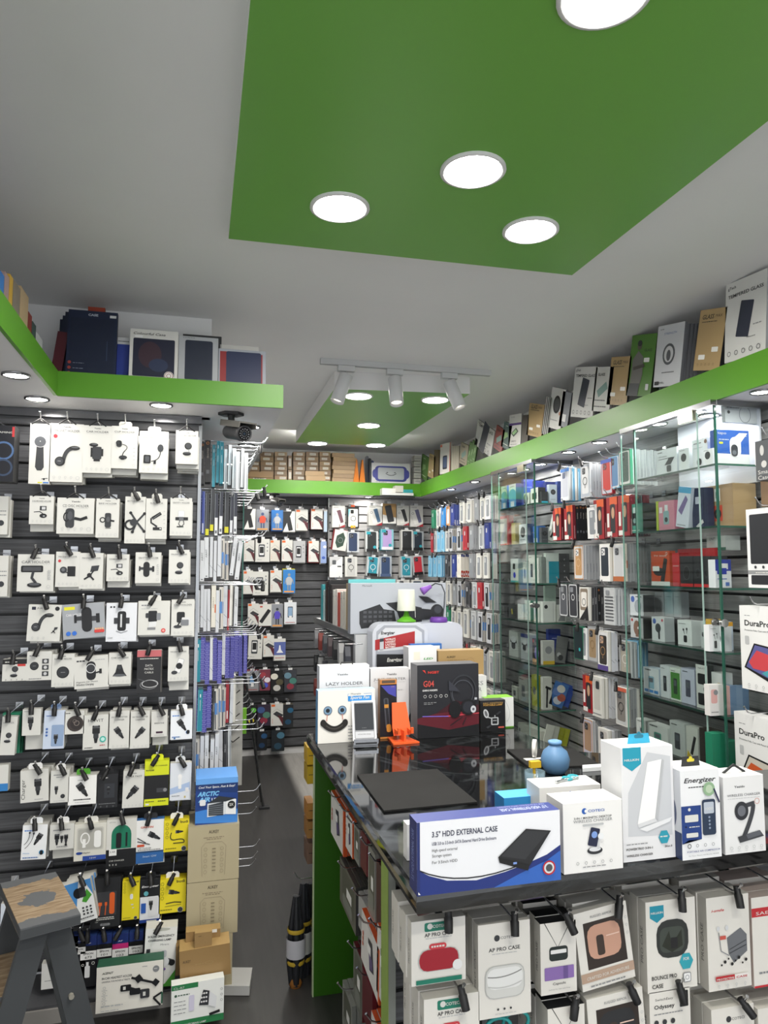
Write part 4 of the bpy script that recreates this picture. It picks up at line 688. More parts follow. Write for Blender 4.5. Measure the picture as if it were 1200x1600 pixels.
def a_head(F):
    F.text(BLK, 'ACEFAST', .08, F.a * .83, .03, .17, 'l', .03, .3); F.text(DK, 'IN-CAR HEADREST HOLDER', .08, F.a * .72, .034, .45, 'l', .01); F.text(DK, 'UNIVERSAL FOR PHONES & TABLETS', .08, F.a * .65, .026, .42, 'l'); F.ell(GR, .89, F.a * .82, .05); F.micro(W, .86, F.a * .82, .92, .01); F.micro(GR, .68, F.a * .9, .78, .008)
    for i in range(4): F.ring(LG, .12, F.a * (.54 - .11 * i), .022, .006); F.micro(LG, .08, F.a * (.48 - .11 * i), .17, .008)
    F.rr(BLK, .36, F.a * .42, .52, F.a * .56, .02); F.line(BLK, .05, [(.45, F.a * .5), (.68, F.a * .36)]); F.line(BLK, .035, [(.52, F.a * .7), (.92, F.a * .5)]); F.line(BLK, .1, [(.6, F.a * .72), (.66, F.a * .6)]); F.line(BLK, .09, [(.86, F.a * .48), (.92, F.a * .58)]); F.rr(BLK, .5, F.a * .32, .66, F.a * .46, .02); F.rr(DK, .66, F.a * .22, .8, F.a * .42, .02); F.rect(W, .7, F.a * .27, .74, F.a * .36); F.rect(W, .4, F.a * .46, .44, F.a * .53)
    F.line('#17181b:p', .03, [(.86, F.a * .2), (.99, F.a * .3)]); F.line('#17181b:p', .03, [(.86, F.a * .2), (.97, F.a * .02)]); F.line('#1f5b43:p', .02, [(.99, F.a * .3), (.99, F.a * .05)]); F.micro(LG, .08, F.a * .14, .4, .02); F.micro(LG, .08, F.a * .05, .34, .01)
o = stand(150, 1506, 254, 1577, 2.88, .06, '#e9e6dd:p', a_head, 'headrest_holder_box', 'wide white headrest holder box with dark green top on the plinth', 'boxed phone holder', '#2d5a48', '#24533f', z=onY(202, 1577, 2.88).z)
# ================================================================ BACK WALL
def m_diag(F): F.poly(BLK, [(0, 0), (0, F.a), (.75, F.a)]) ; F.poly('#e9e9e6:p', [(0, 0), (.75, F.a), (1, F.a), (1, 0)]); F.sub(.5, F.a * .42, 1, 12).rr(BLK, -.16, -.62, .2, .5, .05)
def m_orange(F): F.rect('#e06b2c:p', .04, F.a * .88, .34, F.a * .98); F.line('#8c8c8a:p', .02, [(.1, F.a * .62), (.5, F.a * .78), (.95, F.a * .6)]); phone_tilt(F.sub(.58, F.a * .5, .9)); [F.ell('#d0502c:p', .14, F.a * (.3 - .08 * i), .03) for i in range(3)]; F.poly('#5a2028:p', [(1, 0), (1, F.a * .38), (.55, F.a * .5)])
def m_tallp(F): F.rr('#3f4349:p', .22, F.a * .22, .66, F.a * .76, .06); F.rr('#f0f0f0:p', .28, F.a * .3, .6, F.a * .7, .04); F.rr(BLK, .3, F.a * .38, .58, F.a * .66, .03); [F.ell(GR, .84, F.a * (.8 - .16 * i), .05) for i in range(3)]; F.text(GR, 'iPhone', .3, F.a * .08, .07, .3)
def m_toy(c, c2): return lambda F: (F.ell(c2, .5, F.a * .78, .12), F.poly(c, [(.3, F.a * .35), (.22, F.a * .6), (.4, F.a * .7), (.6, F.a * .7), (.8, F.a * .58), (.68, F.a * .35)]), F.rect(c2, .36, F.a * .12, .46, F.a * .36), F.rect(c2, .55, F.a * .12, .66, F.a * .36), F.line(c2, .07, [(.24, F.a * .6), (.16, F.a * .4)]), F.line(c2, .07, [(.78, F.a * .6), (.86, F.a * .4)]), F.rect('#e8a050:p', .1, F.a * .04, .9, F.a * .1))
def m_blur(*cs): return lambda F: [F.ell(c, .5 + .25 * math.sin(i * 2.1), F.a * (.25 + .5 * i / max(len(cs) - 1, 1)), .3, .25) for i, c in enumerate(cs)]
def m_screen(c): return lambda F: (F.rr('#35383e:p', .28, F.a * .3, .7, F.a * .8, .05), F.rr(c, .32, F.a * .34, .66, F.a * .76, .04), F.rect('#e8e8e8:p', .4, F.a * .22, .62, F.a * .38), F.micro('#b04038:p', .1, F.a * .06, .9, .05))
PR = dict(name='screen_protector_pack', cat='screen protector pack')
def back(u0, v0, u1, v1, art, desc, row, b=W, sd='#b9b9b6', roll=0, n=2, Y=6.47, d=.02, tab='#e8e8e8', name='screen_protector_pack', cat='screen protector pack', where='on the dark back slatwall', hkY=None):
    um = (u0 + u1) / 2; P = onY(um, v1, Y); Q = onY(um, v0, Y); w_ = onY(u1, v1, Y).x - onY(u0, v1, Y).x; h = Q.z - P.z
    o = link(name, pkg(None, w_, h, d, b, art, sd, name=name), None, P, (0, math.radians(roll), 0)); tag(o, '%s, %s row %s' % (' '.join(desc.split(' ')[:9]), row, where), cat)
    if tab: mb = MB(); mb.box(-.018, d * .5, h, .018, d * .5 + .001, h + .018, tab); mb.build('hang_tab', o)
    for i in range(n): k = link(name, pkg(None, w_, h * random.uniform(.97, 1.03), d, sd + ':p', None, sd, name=name), None, (P.x + random.uniform(-.005, .005), Y + (i + 1) * (d + .002), P.z - random.uniform(-.004, .01)), (0, math.radians(roll), 0)); tag(k, 'pack behind the %s, %s row %s' % (' '.join(desc.split(' ')[:7]), row, ' '.join(where.split(' ')[-3:])), cat, 'packs behind the ' + desc)
    hw = hkY or Y_BACK; hook(P.x, hw - .002, Q.z + .022, Y - .015, 'wire hook of the %s, %s row' % (' '.join(desc.split(' ')[:9]), row), None)
R1 = 'top'
back(381, 795, 399, 827, m_diag, 'white pack with black diagonal and phone beside the aisle packets', R1)
back(400, 796, 420, 829, m_toy('#c84a30:p', '#3c4a70:p'), 'clear grey pack with red toy figure', R1, b='#8c9096:p')
back(424, 797, 442, 829, m_toy('#b8bcc0:p', '#8e9498:p'), 'blue pack with grey robot figure', R1, b='#2f6fb4:p', sd='#1f3f78')
back(442, 799, 461, 831, m_diag, 'white pack with black diagonal right of the blue robot pack', R1)
back(462, 796, 481, 829, m_orange, 'white pack with orange tag and phone', R1)
back(486, 795, 504, 827, m_orange, 'white pack with orange tag and red side', R1, sd='#9c2a30')
back(506, 799, 511, 831, m_none, 'pale blue pack half behind the pale panel', R1, b='#b4c8dc:p')
back(381, 844, 397, 877, m_orange, 'orange tagged pack nearest the aisle hooks', 'second')
back(399, 842, 421, 878, m_tallp, 'tall white pack with dark phone window', 'second')
back(422, 844, 437, 877, m_orange, 'orange tagged pack right of the tall white pack', 'second', b='#d6d2c8:p')
back(440, 844, 457, 877, m_orange, 'bright orange tagged pack in mid row', 'second')
back(458, 845, 477, 879, m_tallp, 'greyish clear pack with dark phone', 'second', b='#b4b6b8:p')
back(482, 845, 498, 878, m_orange, 'orange tagged pack with red edge', 'second', sd='#9c2a30')
back(501, 846, 510, 880, m_blur('#3a5ab0:p', '#dfe4f0:p'), 'narrow blue and white pack by the pale panel', 'second', b='#8fa4d0:p')
back(380, 892, 395, 928, m_orange, 'orange tagged pack half behind the hooks', 'third')
back(395, 893, 419, 930, m_tallp, 'tall white pack with dark phone', 'third')
back(422, 891, 440, 925, m_orange, 'orange tagged white pack', 'third')
back(442, 890, 461, 927, m_toy('#b8bcc0:p', '#8e9498:p'), 'blue robot pack with yellow foot', 'third', b='#2f7fc8:p', sd='#c8c020')
back(387, 943, 404, 976, m_orange, 'orange tagged white pack', 'fourth')
back(404, 944, 424, 978, lambda F: (F.sub(.5, F.a * .45, 1, -35).rr(BLK, -.14, -.6, .14, .6, .05), F.rect('#c04030:p', .1, F.a * .85, .3, F.a * .92)), 'white pack with slanting black phone', 'fourth', sd='#9c2a30')
back(424, 944, 442, 980, m_toy('#5a4cc0:p', '#30343c:p'), 'grey pack with purple figure', 'fourth', b='#8d9098:p')
back(444, 941, 463, 975, m_screen('#8aa8c8:p'), 'silvery pack with blue phone picture', 'fourth', b='#dfe3e8:p')
back(387, 991, 409, 1030, m_tallp, 'tall white pack with dark phone', 'fifth', roll=2)
back(411, 993, 428, 1026, m_orange, 'orange tagged white pack', 'fifth')
back(428, 998, 446, 1032, lambda F: (F.rect('#5a68a8:p', 0, F.a * .25, 1, F.a * .85), F.poly('#eef0f4:p', [(.2, F.a * .35), (.8, F.a * .35), (.6, F.a * .5), (.55, F.a * .7), (.45, F.a * .7), (.4, F.a * .5)]), F.micro('#b03030:p', .1, .2, .9, .06)), 'white and slate blue pack with fountain shape', 'fifth')
back(384, 1048, 404, 1080, m_screen('#7aa0c8:p'), 'grey pack with blue screen', 'sixth', b='#8f9094:p', sd='#7c2a34')
back(406, 1046, 422, 1079, m_blur('#4a5ad0:p', '#e8e0e8:p', '#a8404c:p'), 'red and blue glossy pack', 'sixth', b='#7c3848:p', sd='#c8c8cc')
back(423, 1048, 442, 1084, m_blur('#c9c8c2:p', '#55503c:p', '#e8e4d8:p'), 'black pack with pale jumbled print', 'sixth', b='#17181b:p', sd='#25272b')
back(444, 1047, 463, 1081, m_blur('#8c3444:p', '#4a8478:p', '#6a8ca0:p'), 'dark pack with teal and wine print', 'sixth', b='#3a3c44:p', sd='#25272b')
back(385, 1102, 400, 1134, m_blur('#e0d040:p', '#60c040:p'), 'black pack with yellow and green spark', 'seventh', b='#17181b:p', sd='#25272b')
back(402, 1101, 422, 1134, m_blur('#8c2c40:p', '#508070:p', '#405a90:p'), 'plum pack with pale green streak', 'seventh', b='#33263a:p', sd='#25272b')
back(423, 1100, 442, 1134, m_orange, 'orange tagged white pack', 'seventh')
back(442, 1101, 458, 1137, m_blur('#1d4a68:p', '#2a6488:p'), 'dark pack with deep blue curve', 'seventh', b='#24262a:p', sd='#5a564c')
back(401, 1143, 417, 1172, m_blur('#1c3a5c:p', '#24507c:p'), 'dark blue pack', 'lowest', b='#15171c:p', sd='#202226', n=1)
back(424, 1141, 444, 1174, m_blur('#27485c:p', '#4a7890:p'), 'dark teal pack with white sticker', 'lowest', b='#1b2228:p', sd='#202226', n=1)
CS = dict(name='phone_case_pack', cat='phone case pack', where='on the pale back slatwall', Y=6.40, hkY=Y_BACK - .06, tab='#d8dadc')
def c_two(c): return lambda F: (F.sub(.62, F.a * .5, 1, 15).rr(c, -.16, -.5, .16, .5, .06), F.sub(.36, F.a * .42, 1, 18).rr('#e8e8e4:p', -.17, -.5, .17, .5, .06), F.sub(.36, F.a * .42, 1, 18).ring(GR, -.05, .36, .09, .03), F.poly('#a02430:p', [(.5, 0), (1, 0), (1, .22)]), F.micro(GR, .1, F.a * .9, .5, .04))
def c_one(c, ring=None, bg=None, tealtag=False, foot=None): return lambda F: (F.rr(bg, .1, F.a * .08, .9, F.a * .94, .05) if bg else None, case_up(F.sub(.5, F.a * .5, 1.02), c, ring), F.ell('#2fa4b4:p', .72, F.a * .22, .12) if tealtag else None, F.rect('#2fa4b4:p', .08, F.a * .84, .4, F.a * .98) if tealtag else None, F.rect(foot, .08, 0, .92, F.a * .14) if foot else None)
back(519, 790, 539, 824, c_two('#6c4450:p'), 'white pack showing pale and plum phones', 'top', **CS)
back(542, 792, 561, 825, lambda F: (F.rr('#f0efe8:p', .12, F.a * .06, .9, F.a * .9, .06), F.ring(BLK, .52, F.a * .45, .22, .04), F.rect('#f0b020:p', .3, 0, .7, F.a * .12), F.poly('#7fc8d8:p', [(.12, F.a * .5), (.3, F.a * .88), (.12, F.a * .9)]), F.rr(BLK, .3, F.a * .68, .56, F.a * .86, .05)), 'black framed pack with orange tab and ring case', 'top', b='#1b1c20:p', name='phone_case_pack', cat='phone case pack', where='on the pale back slatwall', Y=6.40, hkY=Y_BACK - .06, tab='#e8602c')
back(576, 790, 597, 821, c_two('#4a6a88:p'), 'white pack showing pale and blue phones', 'top', **CS)
back(598, 787, 619, 818, lambda F: (F.poly('#e4e4e0:p', [(0, 0), (1, 0), (1, F.a * .3), (0, F.a * .45)]), F.sub(.5, F.a * .5, 1, 12).rr('#34363a:p', -.24, -.62, .24, .6, .08)), 'kraft pack with dark phone back', 'top', b='#b8925c:p', **CS)
back(620, 790, 639, 821, c_two('#2a2c30:p'), 'white pack showing pale and black phones', 'top', **CS)
back(641, 790, 661, 823, c_two('#6a6c90:p'), 'white pack with phone in ribbed case', 'top', **CS)
back(519, 828, 540, 860, lambda F: (F.poly('#2c4438:p', [(.35, F.a * .1), (.75, F.a * .25), (.85, F.a * .65), (.65, F.a * .9), (.2, F.a * .7), (.15, F.a * .35)]), F.ring(GR, .5, F.a * .5, .2, .03)), 'tilted white pack with dark green case', 'second', roll=8, sd='#9c2a34', **{k: v for k, v in CS.items()})
back(542, 831, 561, 863, c_one('#2c3c5c:p'), 'silvery pack with navy case', 'second', b='#c8ccd0:p', **CS)
back(571, 830, 591, 862, c_one('#2a2f30:p', None, None, True, '#17181a:p'), 'white framed pack with black case and teal dot', 'second', b='#d0d4d4:p', **CS)
back(595, 827, 615, 859, c_one('#b8a0d4:p', None, None, True, '#e8e8ec:p'), 'teal sided pack with lilac case', 'second', b='#8cc0cc:p', sd='#3f9cac', **CS)
back(627, 828, 645, 860, c_one('#25272a:p', None, '#3a3c40:p', False, '#17181a:p'), 'white framed pack with black rugged case', 'second', b='#dcdcd8:p', n=3, **CS)
back(645, 830, 662, 860, c_one('#26303c:p', None, None, True, '#17181a:p'), 'pack with dark blue case and teal dot', 'second', b='#9ca4a8:p', **CS)
back(515, 870, 535, 902, lambda F: (F.poly('#c9cacb:p', [(0, F.a * .5), (1, F.a), (0, F.a)]), F.rr('#55585c:p', .2, F.a * .62, .5, F.a * .84, .06), F.rect(DK, .6, F.a * .5, .9, F.a * .56)), 'white pack with camera cut-out', 'third', b='#e6e8e8:p', **CS)
back(539, 870, 558, 901, c_one('#c9c9c6:p', BLK, '#dededb:p'), 'white pack with clear case and black ring', 'third', **CS)
back(572, 870, 591, 900, c_one('#2f8fa4:p', '#e8f0f0:p', None, True, '#17181a:p'), 'tilted pack with teal ringed case', 'third', b='#c4ccd0:p', roll=5, **CS)
back(593, 869, 612, 901, c_one('#34486c:p', None, None, False, '#4a5c80:p'), 'pack with navy case', 'third', b='#a8b0b8:p', **CS)
back(626, 869, 644, 902, c_one('#2f8fa4:p', '#e8f0f0:p', None, True), 'upright pack with teal ringed case', 'third', b='#b8c4c8:p', n=3, **CS)
back(646, 868, 663, 898, c_one('#c43440:p', None, None, False, '#17181a:p'), 'tilted pack with red case', 'third', b='#b0b4b8:p', roll=-5, **CS)
back(520, 908, 539, 940, c_one('#8c3040:p', BLK, '#dededb:p'), 'pack peeping over the turquoise box', 'fourth', **CS)
for i, (u0, u1) in enumerate(((567, 586), (620, 640), (643, 661))): back(u0, 906, u1, 938, c_one(['#2a2c30:p', '#c9c9c6:p', '#3a4a60:p'][i], None), ['dark case pack hidden by the keyboard box', 'pale case pack hidden by the keyboard box', 'blue case pack hidden by the keyboard box'][i], 'fourth', **CS)
# ================================================================ BULLET CAMERAS
def bullet_cam(loc, s, label, yaw=0):
    o = empty('security_camera', loc, (0, 0, yaw)); tag(o, label, 'security camera')
    mb = MB(); T = Matrix.Scale(s, 4)
    mb.prism([(.045 * math.cos(a * PI / 3) * 1.2, .045 * math.sin(a * PI / 3)) for a in range(6)], -.012, 0, '#2b2c2e', 'z', T); mb.tube([(.0, 0, -.012), (.003, 0, -.04)], .014 * s, '#2b2c2e', 12, T=T if s == 1 else None); mb.build('mount', o)
    Rm = T @ Matrix.Translation((.012, 0, -.035)) @ Matrix.Rotation(math.radians(-28), 4, 'Y') @ Matrix.Rotation(math.radians(30), 4, 'Z') @ Matrix.Rotation(math.radians(0), 4, 'X')
    T2 = T @ Matrix.Translation((.005, .01, -.035)) @ Matrix.Rotation(math.radians(24), 4, 'Z') @ Matrix.Rotation(math.radians(12), 4, 'X')
    mb = MB(); mb.lathe([(0, .03), (.026, .028), (.03, .015), (.031, -.1), (.034, -.102), (.034, -.128), (.03, -.13), (.029, -.124), (0, -.124)], '#3a3b3e', 24, T2 @ Matrix.Translation((0, 0, -.045)) @ Matrix.Rotation(-PI / 2, 4, 'X')); 
    mb.build('body', o)
    mb = MB(); mb.prism([(-.04, -.022), (-.037, -.022), (-.035, -.002), (.035, -.002), (.037, -.022), (.04, -.022), (.039, .004), (-.039, .004)], -.15, .03, '#6b6964', 'y', T2 @ Matrix.Translation((0, 0, .0))); mb.build('sun_shield', o)
    mb = MB(); F = Face(mb, T2 @ Vector((-.03, -.1265, -.075)), (T2.to_3x3() @ Vector((1, 0, 0))).normalized(), (T2.to_3x3() @ Vector((0, 0, 1))).normalized(), .06 * s, .06 * s)
    F.ell('#0c0d0f:g', .5, .5, .45); F.ring('#3c3e42:p', .5, .5, .22, .05); F.ell('#24303c:g', .5, .5, .1)
    for i in range(12): F.ell('#8d9096:p', .5 + .33 * math.cos(i * PI / 6), .5 + .33 * math.sin(i * PI / 6), .035, n=8)
    mb.build('lens_plate', o)
P = onZ(361, 645, Z_SOF); bullet_cam((P.x, P.y, Z_SOF), 1.0, 'dark bullet security camera under the soffit above the side hooks')
P = onY(430, 786, 6.3); bullet_cam((P.x, 6.38, Z_SOF), .9, 'small dark security camera under the back soffit')
# ================================================================ CARTONS ON THE BACK SOFFIT
ZT = Z_SOF + .112
def cart(u0, v0, u1, v1, Y, b, art, label, name='small_carton', cat='carton', d=.1, group='brown cartons on the back soffit', roll=0):
    um = (u0 + u1) / 2; P = onY(um, v1, Y); Q = onY(um, v0, Y); w_ = onY(u1, v1, Y).x - onY(u0, v1, Y).x
    z = max(P.z, ZT); h = min(Q.z, Z_CEIL - .004) - z
    o = link(name, pkg(None, w_, h, d, b, art, b.split(':')[0] + ':p'), None, (P.x, Y, z), (0, math.radians(roll), 0)); return tag(o, label, cat, group)
def lab_(k): return lambda F: (F.rect('#c9c6bd:p', k, F.a * .25, min(k + .5, .95), F.a * .75), F.micro('#55524c:p', k + .05, F.a * .45, k + .42, .03))
cols = [(388, 406, 2, 5), (407, 428, 0, 5), (429, 449, 0, 7), (458, 477, 0, 7), (478, 498, 0, 5), (499, 517, 0, 7)]
brs = ['#7d6446:p', '#866c4c:p', '#735b40:p']
for c, (u0, u1, s, n) in enumerate(cols):
    H = [765 - 7.4 * i for i in range(9)]
    for i in range(8):
        if i >= 8 - s: continue
        cart(u0, H[i] - 7, u1 - .4, H[i], 6.34, brs[(c + i) % 3], lab_(.2 + .1 * ((c * 3 + i) % 3)), 'small brown carton with white label, column %s from the aisle, %s up' % (('one', 'two', 'three', 'four', 'five', 'six')[c], FIRST[i]))
for i in range(2): cart(450, 712 + i * 22, 456, 733 + i * 22, 6.33, brs[0], lambda F: F.rect('#c9c6bd:p', .2, F.a * .2, .8, F.a * .8), 'brown carton on its end, %s of the pair between the columns' % ('upper', 'lower')[i])
for i in range(2): cart(387 - i * 2, 737 + 9.5 * i, 426, 746 + 9.5 * i, 6.285, '#8f7350:p', lab_(.25) if i else None, 'long brown carton lying in front near the aisle, %s one' % ('upper', 'lower')[i], d=.05)
for i in range(3): cart(477 + (1 if i else 0), 736 + 7.6 * i, 507 + i * 1.5, 743.4 + 7.6 * i, 6.28, '#a0835c:p', None, 'plain tan carton lying flat in front, %s of three' % ('top', 'middle', 'bottom')[i], d=.055)
for i in range(8): cart(519 + (i * 5 % 3), 708 + 6.5 * i, 554 + (i * 7 % 4), 714.2 + 6.5 * i, 6.30, ['#8d7350:p', '#9a7f58:p', '#846a49:p'][i % 3], None, 'flat tan carton in the tall stack by the orange wedge, %s from the top' % FIRST[i], d=.12)
P = onY(561, 760, 6.30); mb = MB()
for x in (-.055, .0): mb.prism([(x, 0), (x + .06, 0), (x + .055, .0), (x + .035, .21), (x + .028, .21)], 0, .04, '#c8742a:f')
tag(mb.build('orange_pouch', loc=(P.x, 6.29, ZT)), 'pair of orange wedge shaped pouches between the cartons and dark bags', 'pouch')
for i in range(3):
    mb = MB(); mb.prism([(0, 0), (.016, 0), (.014, .24 - i * .02), (-.002, .25 - i * .02)], 0, .08, ['#1b2c50:c', '#22262e:p', '#2a3c60:p'][i]); tag(mb.build('dark_pouch', loc=(onY(573 + i * 4, 760, 6.32).x, 6.30 + i * .0, ZT)), 'dark blue bagged pouch standing by the orange wedges, %s of three' % FIRST[i], 'pouch')
def a_smile(F): F.rr('#3a3f86:p', .08, F.a * .1, .92, F.a * .86, .1); F.rr('#3a3f86:p', .02, F.a * .25, .98, F.a * .7, .08); F.rr('#a9aeb2:p', .16, F.a * .2, .84, F.a * .78, .04); F.curve(DK, .015, (.36, F.a * .5), (.5, F.a * .3), (.64, F.a * .5)); F.line(DK, .02, [(.38, F.a * .54), (.42, F.a * .54)]); F.line(DK, .02, [(.58, F.a * .54), (.62, F.a * .54)]); F.micro(GR, .1, .03, .4, .012)
cart(581, 724, 641, 762, 6.29, '#c9cacb:p', a_smile, 'white box with purple handled tablet case showing a smile', 'tablet_case_box', 'boxed tablet case', d=.05, group=None)
for i in range(5): cart(647, 712 + i * 9, 658, 720 + i * 9, 6.3, '#b9b8b2:p', lambda F: F.micro(GR, .1, F.a * .4, .9, .08), 'small pale carton in the corner stack, %s from the top' % FIRST[i], group='pale cartons in the back corner', d=.08)
# things piled on the corner ledge
for i, (u0, v0, u1, v1, b, lab) in enumerate(((585, 775, 648, 777.5, '#202226:p', 'flat black tray on the fascia at the back corner'), (597, 770, 646, 774, '#c9c9c6:p', 'long flat white box on the black tray'), (597, 763, 618, 769.5, '#d0cfca:p', 'small white box piled on the flat white box'), (617, 759, 630, 769, '#b9b6ad:p', 'small off-white box at the back of the pile'), (629, 765, 645, 770, '#2f8f94:p', 'small teal box on the flat white box'))):
    P = onY((u0 + u1) / 2, v1, 6.16); Q = onY((u0 + u1) / 2, v0, 6.16); w_ = onY(u1, v1, 6.16).x - onY(u0, v1, 6.16).x
    tag(link('flat_box', pkg(None, w_, Q.z - P.z, .08, b, None, b), None, (P.x, 6.15 + i * .002, P.z)), lab, 'box')
# ================================================================ TABLET CASES ON THE FRONT SOFFIT
ZT = Z_SOF + .0925
def a_case(F):
    F.text('#b9c0cc:p', 'CASE', .5, F.a * .92, .05, .2, bold=.04); F.rect('#dfe0e0:p', .84, F.a * .91, .97, F.a * .95); F.rr('#141f38:p', .05, .04, .95, F.a * .88, .02); F.rr('#303e5c:p', .8, F.a * .25, .815, F.a * .55, .005)
    for i in range(3): F.ell('#a04038:p', .07, F.a * (.2 - .08 * i), .035); F.micro('#7d8496:p', .14, F.a * (.19 - .08 * i), .36, .012)
def a_col(F): F.text(BLK, 'Colourful Case', .4, F.a * .89, .055, .66, bold=.01, shear=.3); F.rect('#e9e9e9:p', .1, F.a * .83, .26, F.a * .88); F.rr('#1c2036:p', .07, F.a * .07, .93, F.a * .82, .03); F.ell('#3a2733:p', .42, F.a * .5, .24, .3); F.ell('#2a3450:p', .6, F.a * .3, .2, .15); F.ell('#e8e8e6:p', .82, F.a * .1, .1); F.ring('#8c3a34:p', .82, F.a * .1, .09, .012); F.ring('#8c3a34:p', .82, F.a * .1, .05, .012)
def a_nav(F): F.rr('#20283a:p', .16, F.a * .06, .86, F.a * .92, .05); F.rect('#343d50:p', .5, F.a * .06, .86, F.a * .1); F.micro(GR, .1, F.a * .96, .4, .02)
def a_red(F): F.rect('#8c2a2c:p', .03, F.a * .05, .2, F.a * .93); F.rr('#1f2a4c:p', .16, F.a * .04, .9, F.a * .94, .04); F.rect('#8c2a2c:p', .9, F.a * .04, .93, F.a * .9)
def tabc(u0, v0, u1, Y, b, art, label, side, d=.025, roll=0, name='tablet_case_box', cat='boxed tablet case', lean=-6):
    um = (u0 + u1) / 2; Q = onY(um, v0, Y + .02); w_ = onY(u1, v0, Y).x - onY(u0, v0, Y).x
    return tag(link(name, pkg(None, w_, Q.z - ZT, d, b, art, side), None, (onY(um, 560, Y).x, Y, ZT), (math.radians(lean), math.radians(roll), 0)), label, cat)
tabc(103, 484, 181, 2.99, '#17233f:p', a_case, 'large navy CASE box standing on the soffit', '#101a30')
for i in range(3): tabc(98 - i * 4, 488 + i * 6, 175 - i * 4, 3.02 + i * .03, '#16223c:p', None, 'navy box standing close behind the large navy one, %s behind' % FIRST[i], '#0f1a2e')
tabc(133, 477, 160, 3.115, '#b04a34:p', None, 'orange tab box showing above the large navy one', '#90402c', d=.02)
tabc(79, 517, 96, 3.0, '#4c1420:p', None, 'dark red box leaning beside the navy boxes', '#3a0f18', roll=6)
tabc(181, 527, 203, 3.02, '#24388c:p', lambda F: (F.rect('#c9cacc:p', 0, F.a * .84, 1, F.a), F.micro(BLK, .1, F.a * .9, .9, .06)), 'blue window box between the navy and white framed ones', '#24388c')
tabc(202, 515, 278, 2.985, '#d5d4d0:p', a_col, 'white framed tablet case box with window and round seal', '#b9b8b4')
tabc(279, 526, 341, 2.99, '#a9acb0:p', a_nav, 'grey framed tablet case box with navy window', '#8e9195', d=.03)
tabc(285, 523, 346, 3.03, '#2c2d30:p', None, 'black box just behind the grey framed box', '#1d1e20')
tabc(342, 547, 416, 2.99, '#9ea3ac:p', a_red, 'clear box with navy and red folio on the soffit corner', '#7d828c')
tabc(344, 540, 405, 3.03, '#c9c8c4:p', None, 'pale box behind the navy and red folio', '#b0afab', d=.02)
# boxes along the fascia of the shop's left side
for i, (u0, u1, vt, b, lab) in enumerate(((-14, 4, 408, '#2f6fb4', 'blue'), (4.5, 12, 418, '#9c8480', 'dusty pink'), (12.5, 18, 421, '#c09a34', 'mustard'), (18.5, 30, 434, '#7c7468', 'grey brown'), (30.5, 43.5, 447, '#b09a78', 'tan'), (44, 50, 484, '#7c342c', 'brick red'), (51, 57, 500, '#40504c', 'dark green'), (57, 68, 520, '#b9bcbe', 'pale grey'))):
    X = X_FA - .03; A = onX(u0, 500, X); B = onX(u1, 500, X); w_ = B.y - A.y; h = onX((u0 + u1) / 2, vt + 6, X).z - ZT
    tag(link('tablet_case_box', pkg(None, w_ - .002, max(h, .03), .15, b + ':p', None, b), None, (X, (A.y + B.y) / 2, ZT), (0, 0, PI / 2)), lab + ' box leaning among the boxes on the fascia over the slatwall', 'boxed tablet case')
# ================================================================ BOXES ON THE LONG FASCIA
ZT = Z_SOF + .1225
def v_tg(F): F.text(DK, 'gTech', .16, F.a * .9, .05, .2, bold=.02); F.text(BLK, 'TEMPERED GLASS', .5, F.a * .8, .06, .86, bold=.02); F.sub(.48, F.a * .48, 1, -12).rr('#2a2f40:p', -.15, -.3, .17, .34, .02); F.micro(GR, .7, F.a * .38, .9, .02); F.text(DK, 'Phone', .66, F.a * .24, .03, .2); [F.ring(DK, .12 + .18 * i, F.a * .1, .045, .01) for i in range(5)]
def v_gl(F): F.text('#3a3226:p', 'GLASS', .34, F.a * .84, .11, .44, bold=.02, shear=.2); F.text('#3a3226:p', 'MAX', .74, F.a * .86, .07, .26, shear=.2); F.micro('#4a4030:p', .12, F.a * .79, .7, .02); F.rr('#efeee8:p', .62, F.a * .3, .86, F.a * .38, .02); F.rr('#efeee8:p', .15, F.a * .18, .4, F.a * .26, .02); [F.ring('#7d6844:p', .16 + .15 * i, F.a * .1, .03, .008) for i in range(5)]
def v_ro(F): F.micro(GR, .1, F.a * .93, .26, .02); F.text('#3d5a9c:p', 'STRENGTH', .5, F.a * .84, .05, .46); F.ell('#54565a:p', .5, F.a * .52, .23, .25); F.ell('#c9cacc:p', .5, F.a * .52, .17, .19); F.ell('#54565a:p', .5, F.a * .5, .08, .13); F.micro(DK, .3, F.a * .22, .75, .02); F.text(BLK, 'HDEL', .28, F.a * .05, .04, .3); F.rect(BLK, .05, F.a * .03, .22, F.a * .09)
def v_man(F): F.text('#2c4020:p', 'GLASS', .72, F.a * .72, .06, .3, bold=.02); F.ell('#5a5248:p', .36, F.a * .82, .09, .1); F.ell('#26282a:p', .36, F.a * .86, .09, .07); F.poly('#6c6a66:p', [(.12, .12), (.14, F.a * .6), (.34, F.a * .74), (.56, F.a * .64), (.6, F.a * .35), (.5, .12)]); F.line('#4a4640:p', .08, [(.2, F.a * .45), (.64, F.a * .5)]); F.poly('#3c3f42:p', [(.05, 0), (.1, .3), (.52, .3), (.5, 0)]); F.rr('#e9e9e6:p', .6, F.a * .55, .82, F.a * .62, .02); F.rr('#c9cacb:p', .78, F.a * .1, .9, F.a * .2, .02)
def v_gl2(F): F.text(BLK, 'GLASS', .36, F.a * .8, .08, .4, bold=.03); F.sub(.5, F.a * .48, 1, 30).rr('#7d9c94:p', -.28, -.1, .28, .14, .02); F.micro(DK, .12, F.a * .24, .7, .03); F.micro(DK, .1, F.a * .1, .8, .03)
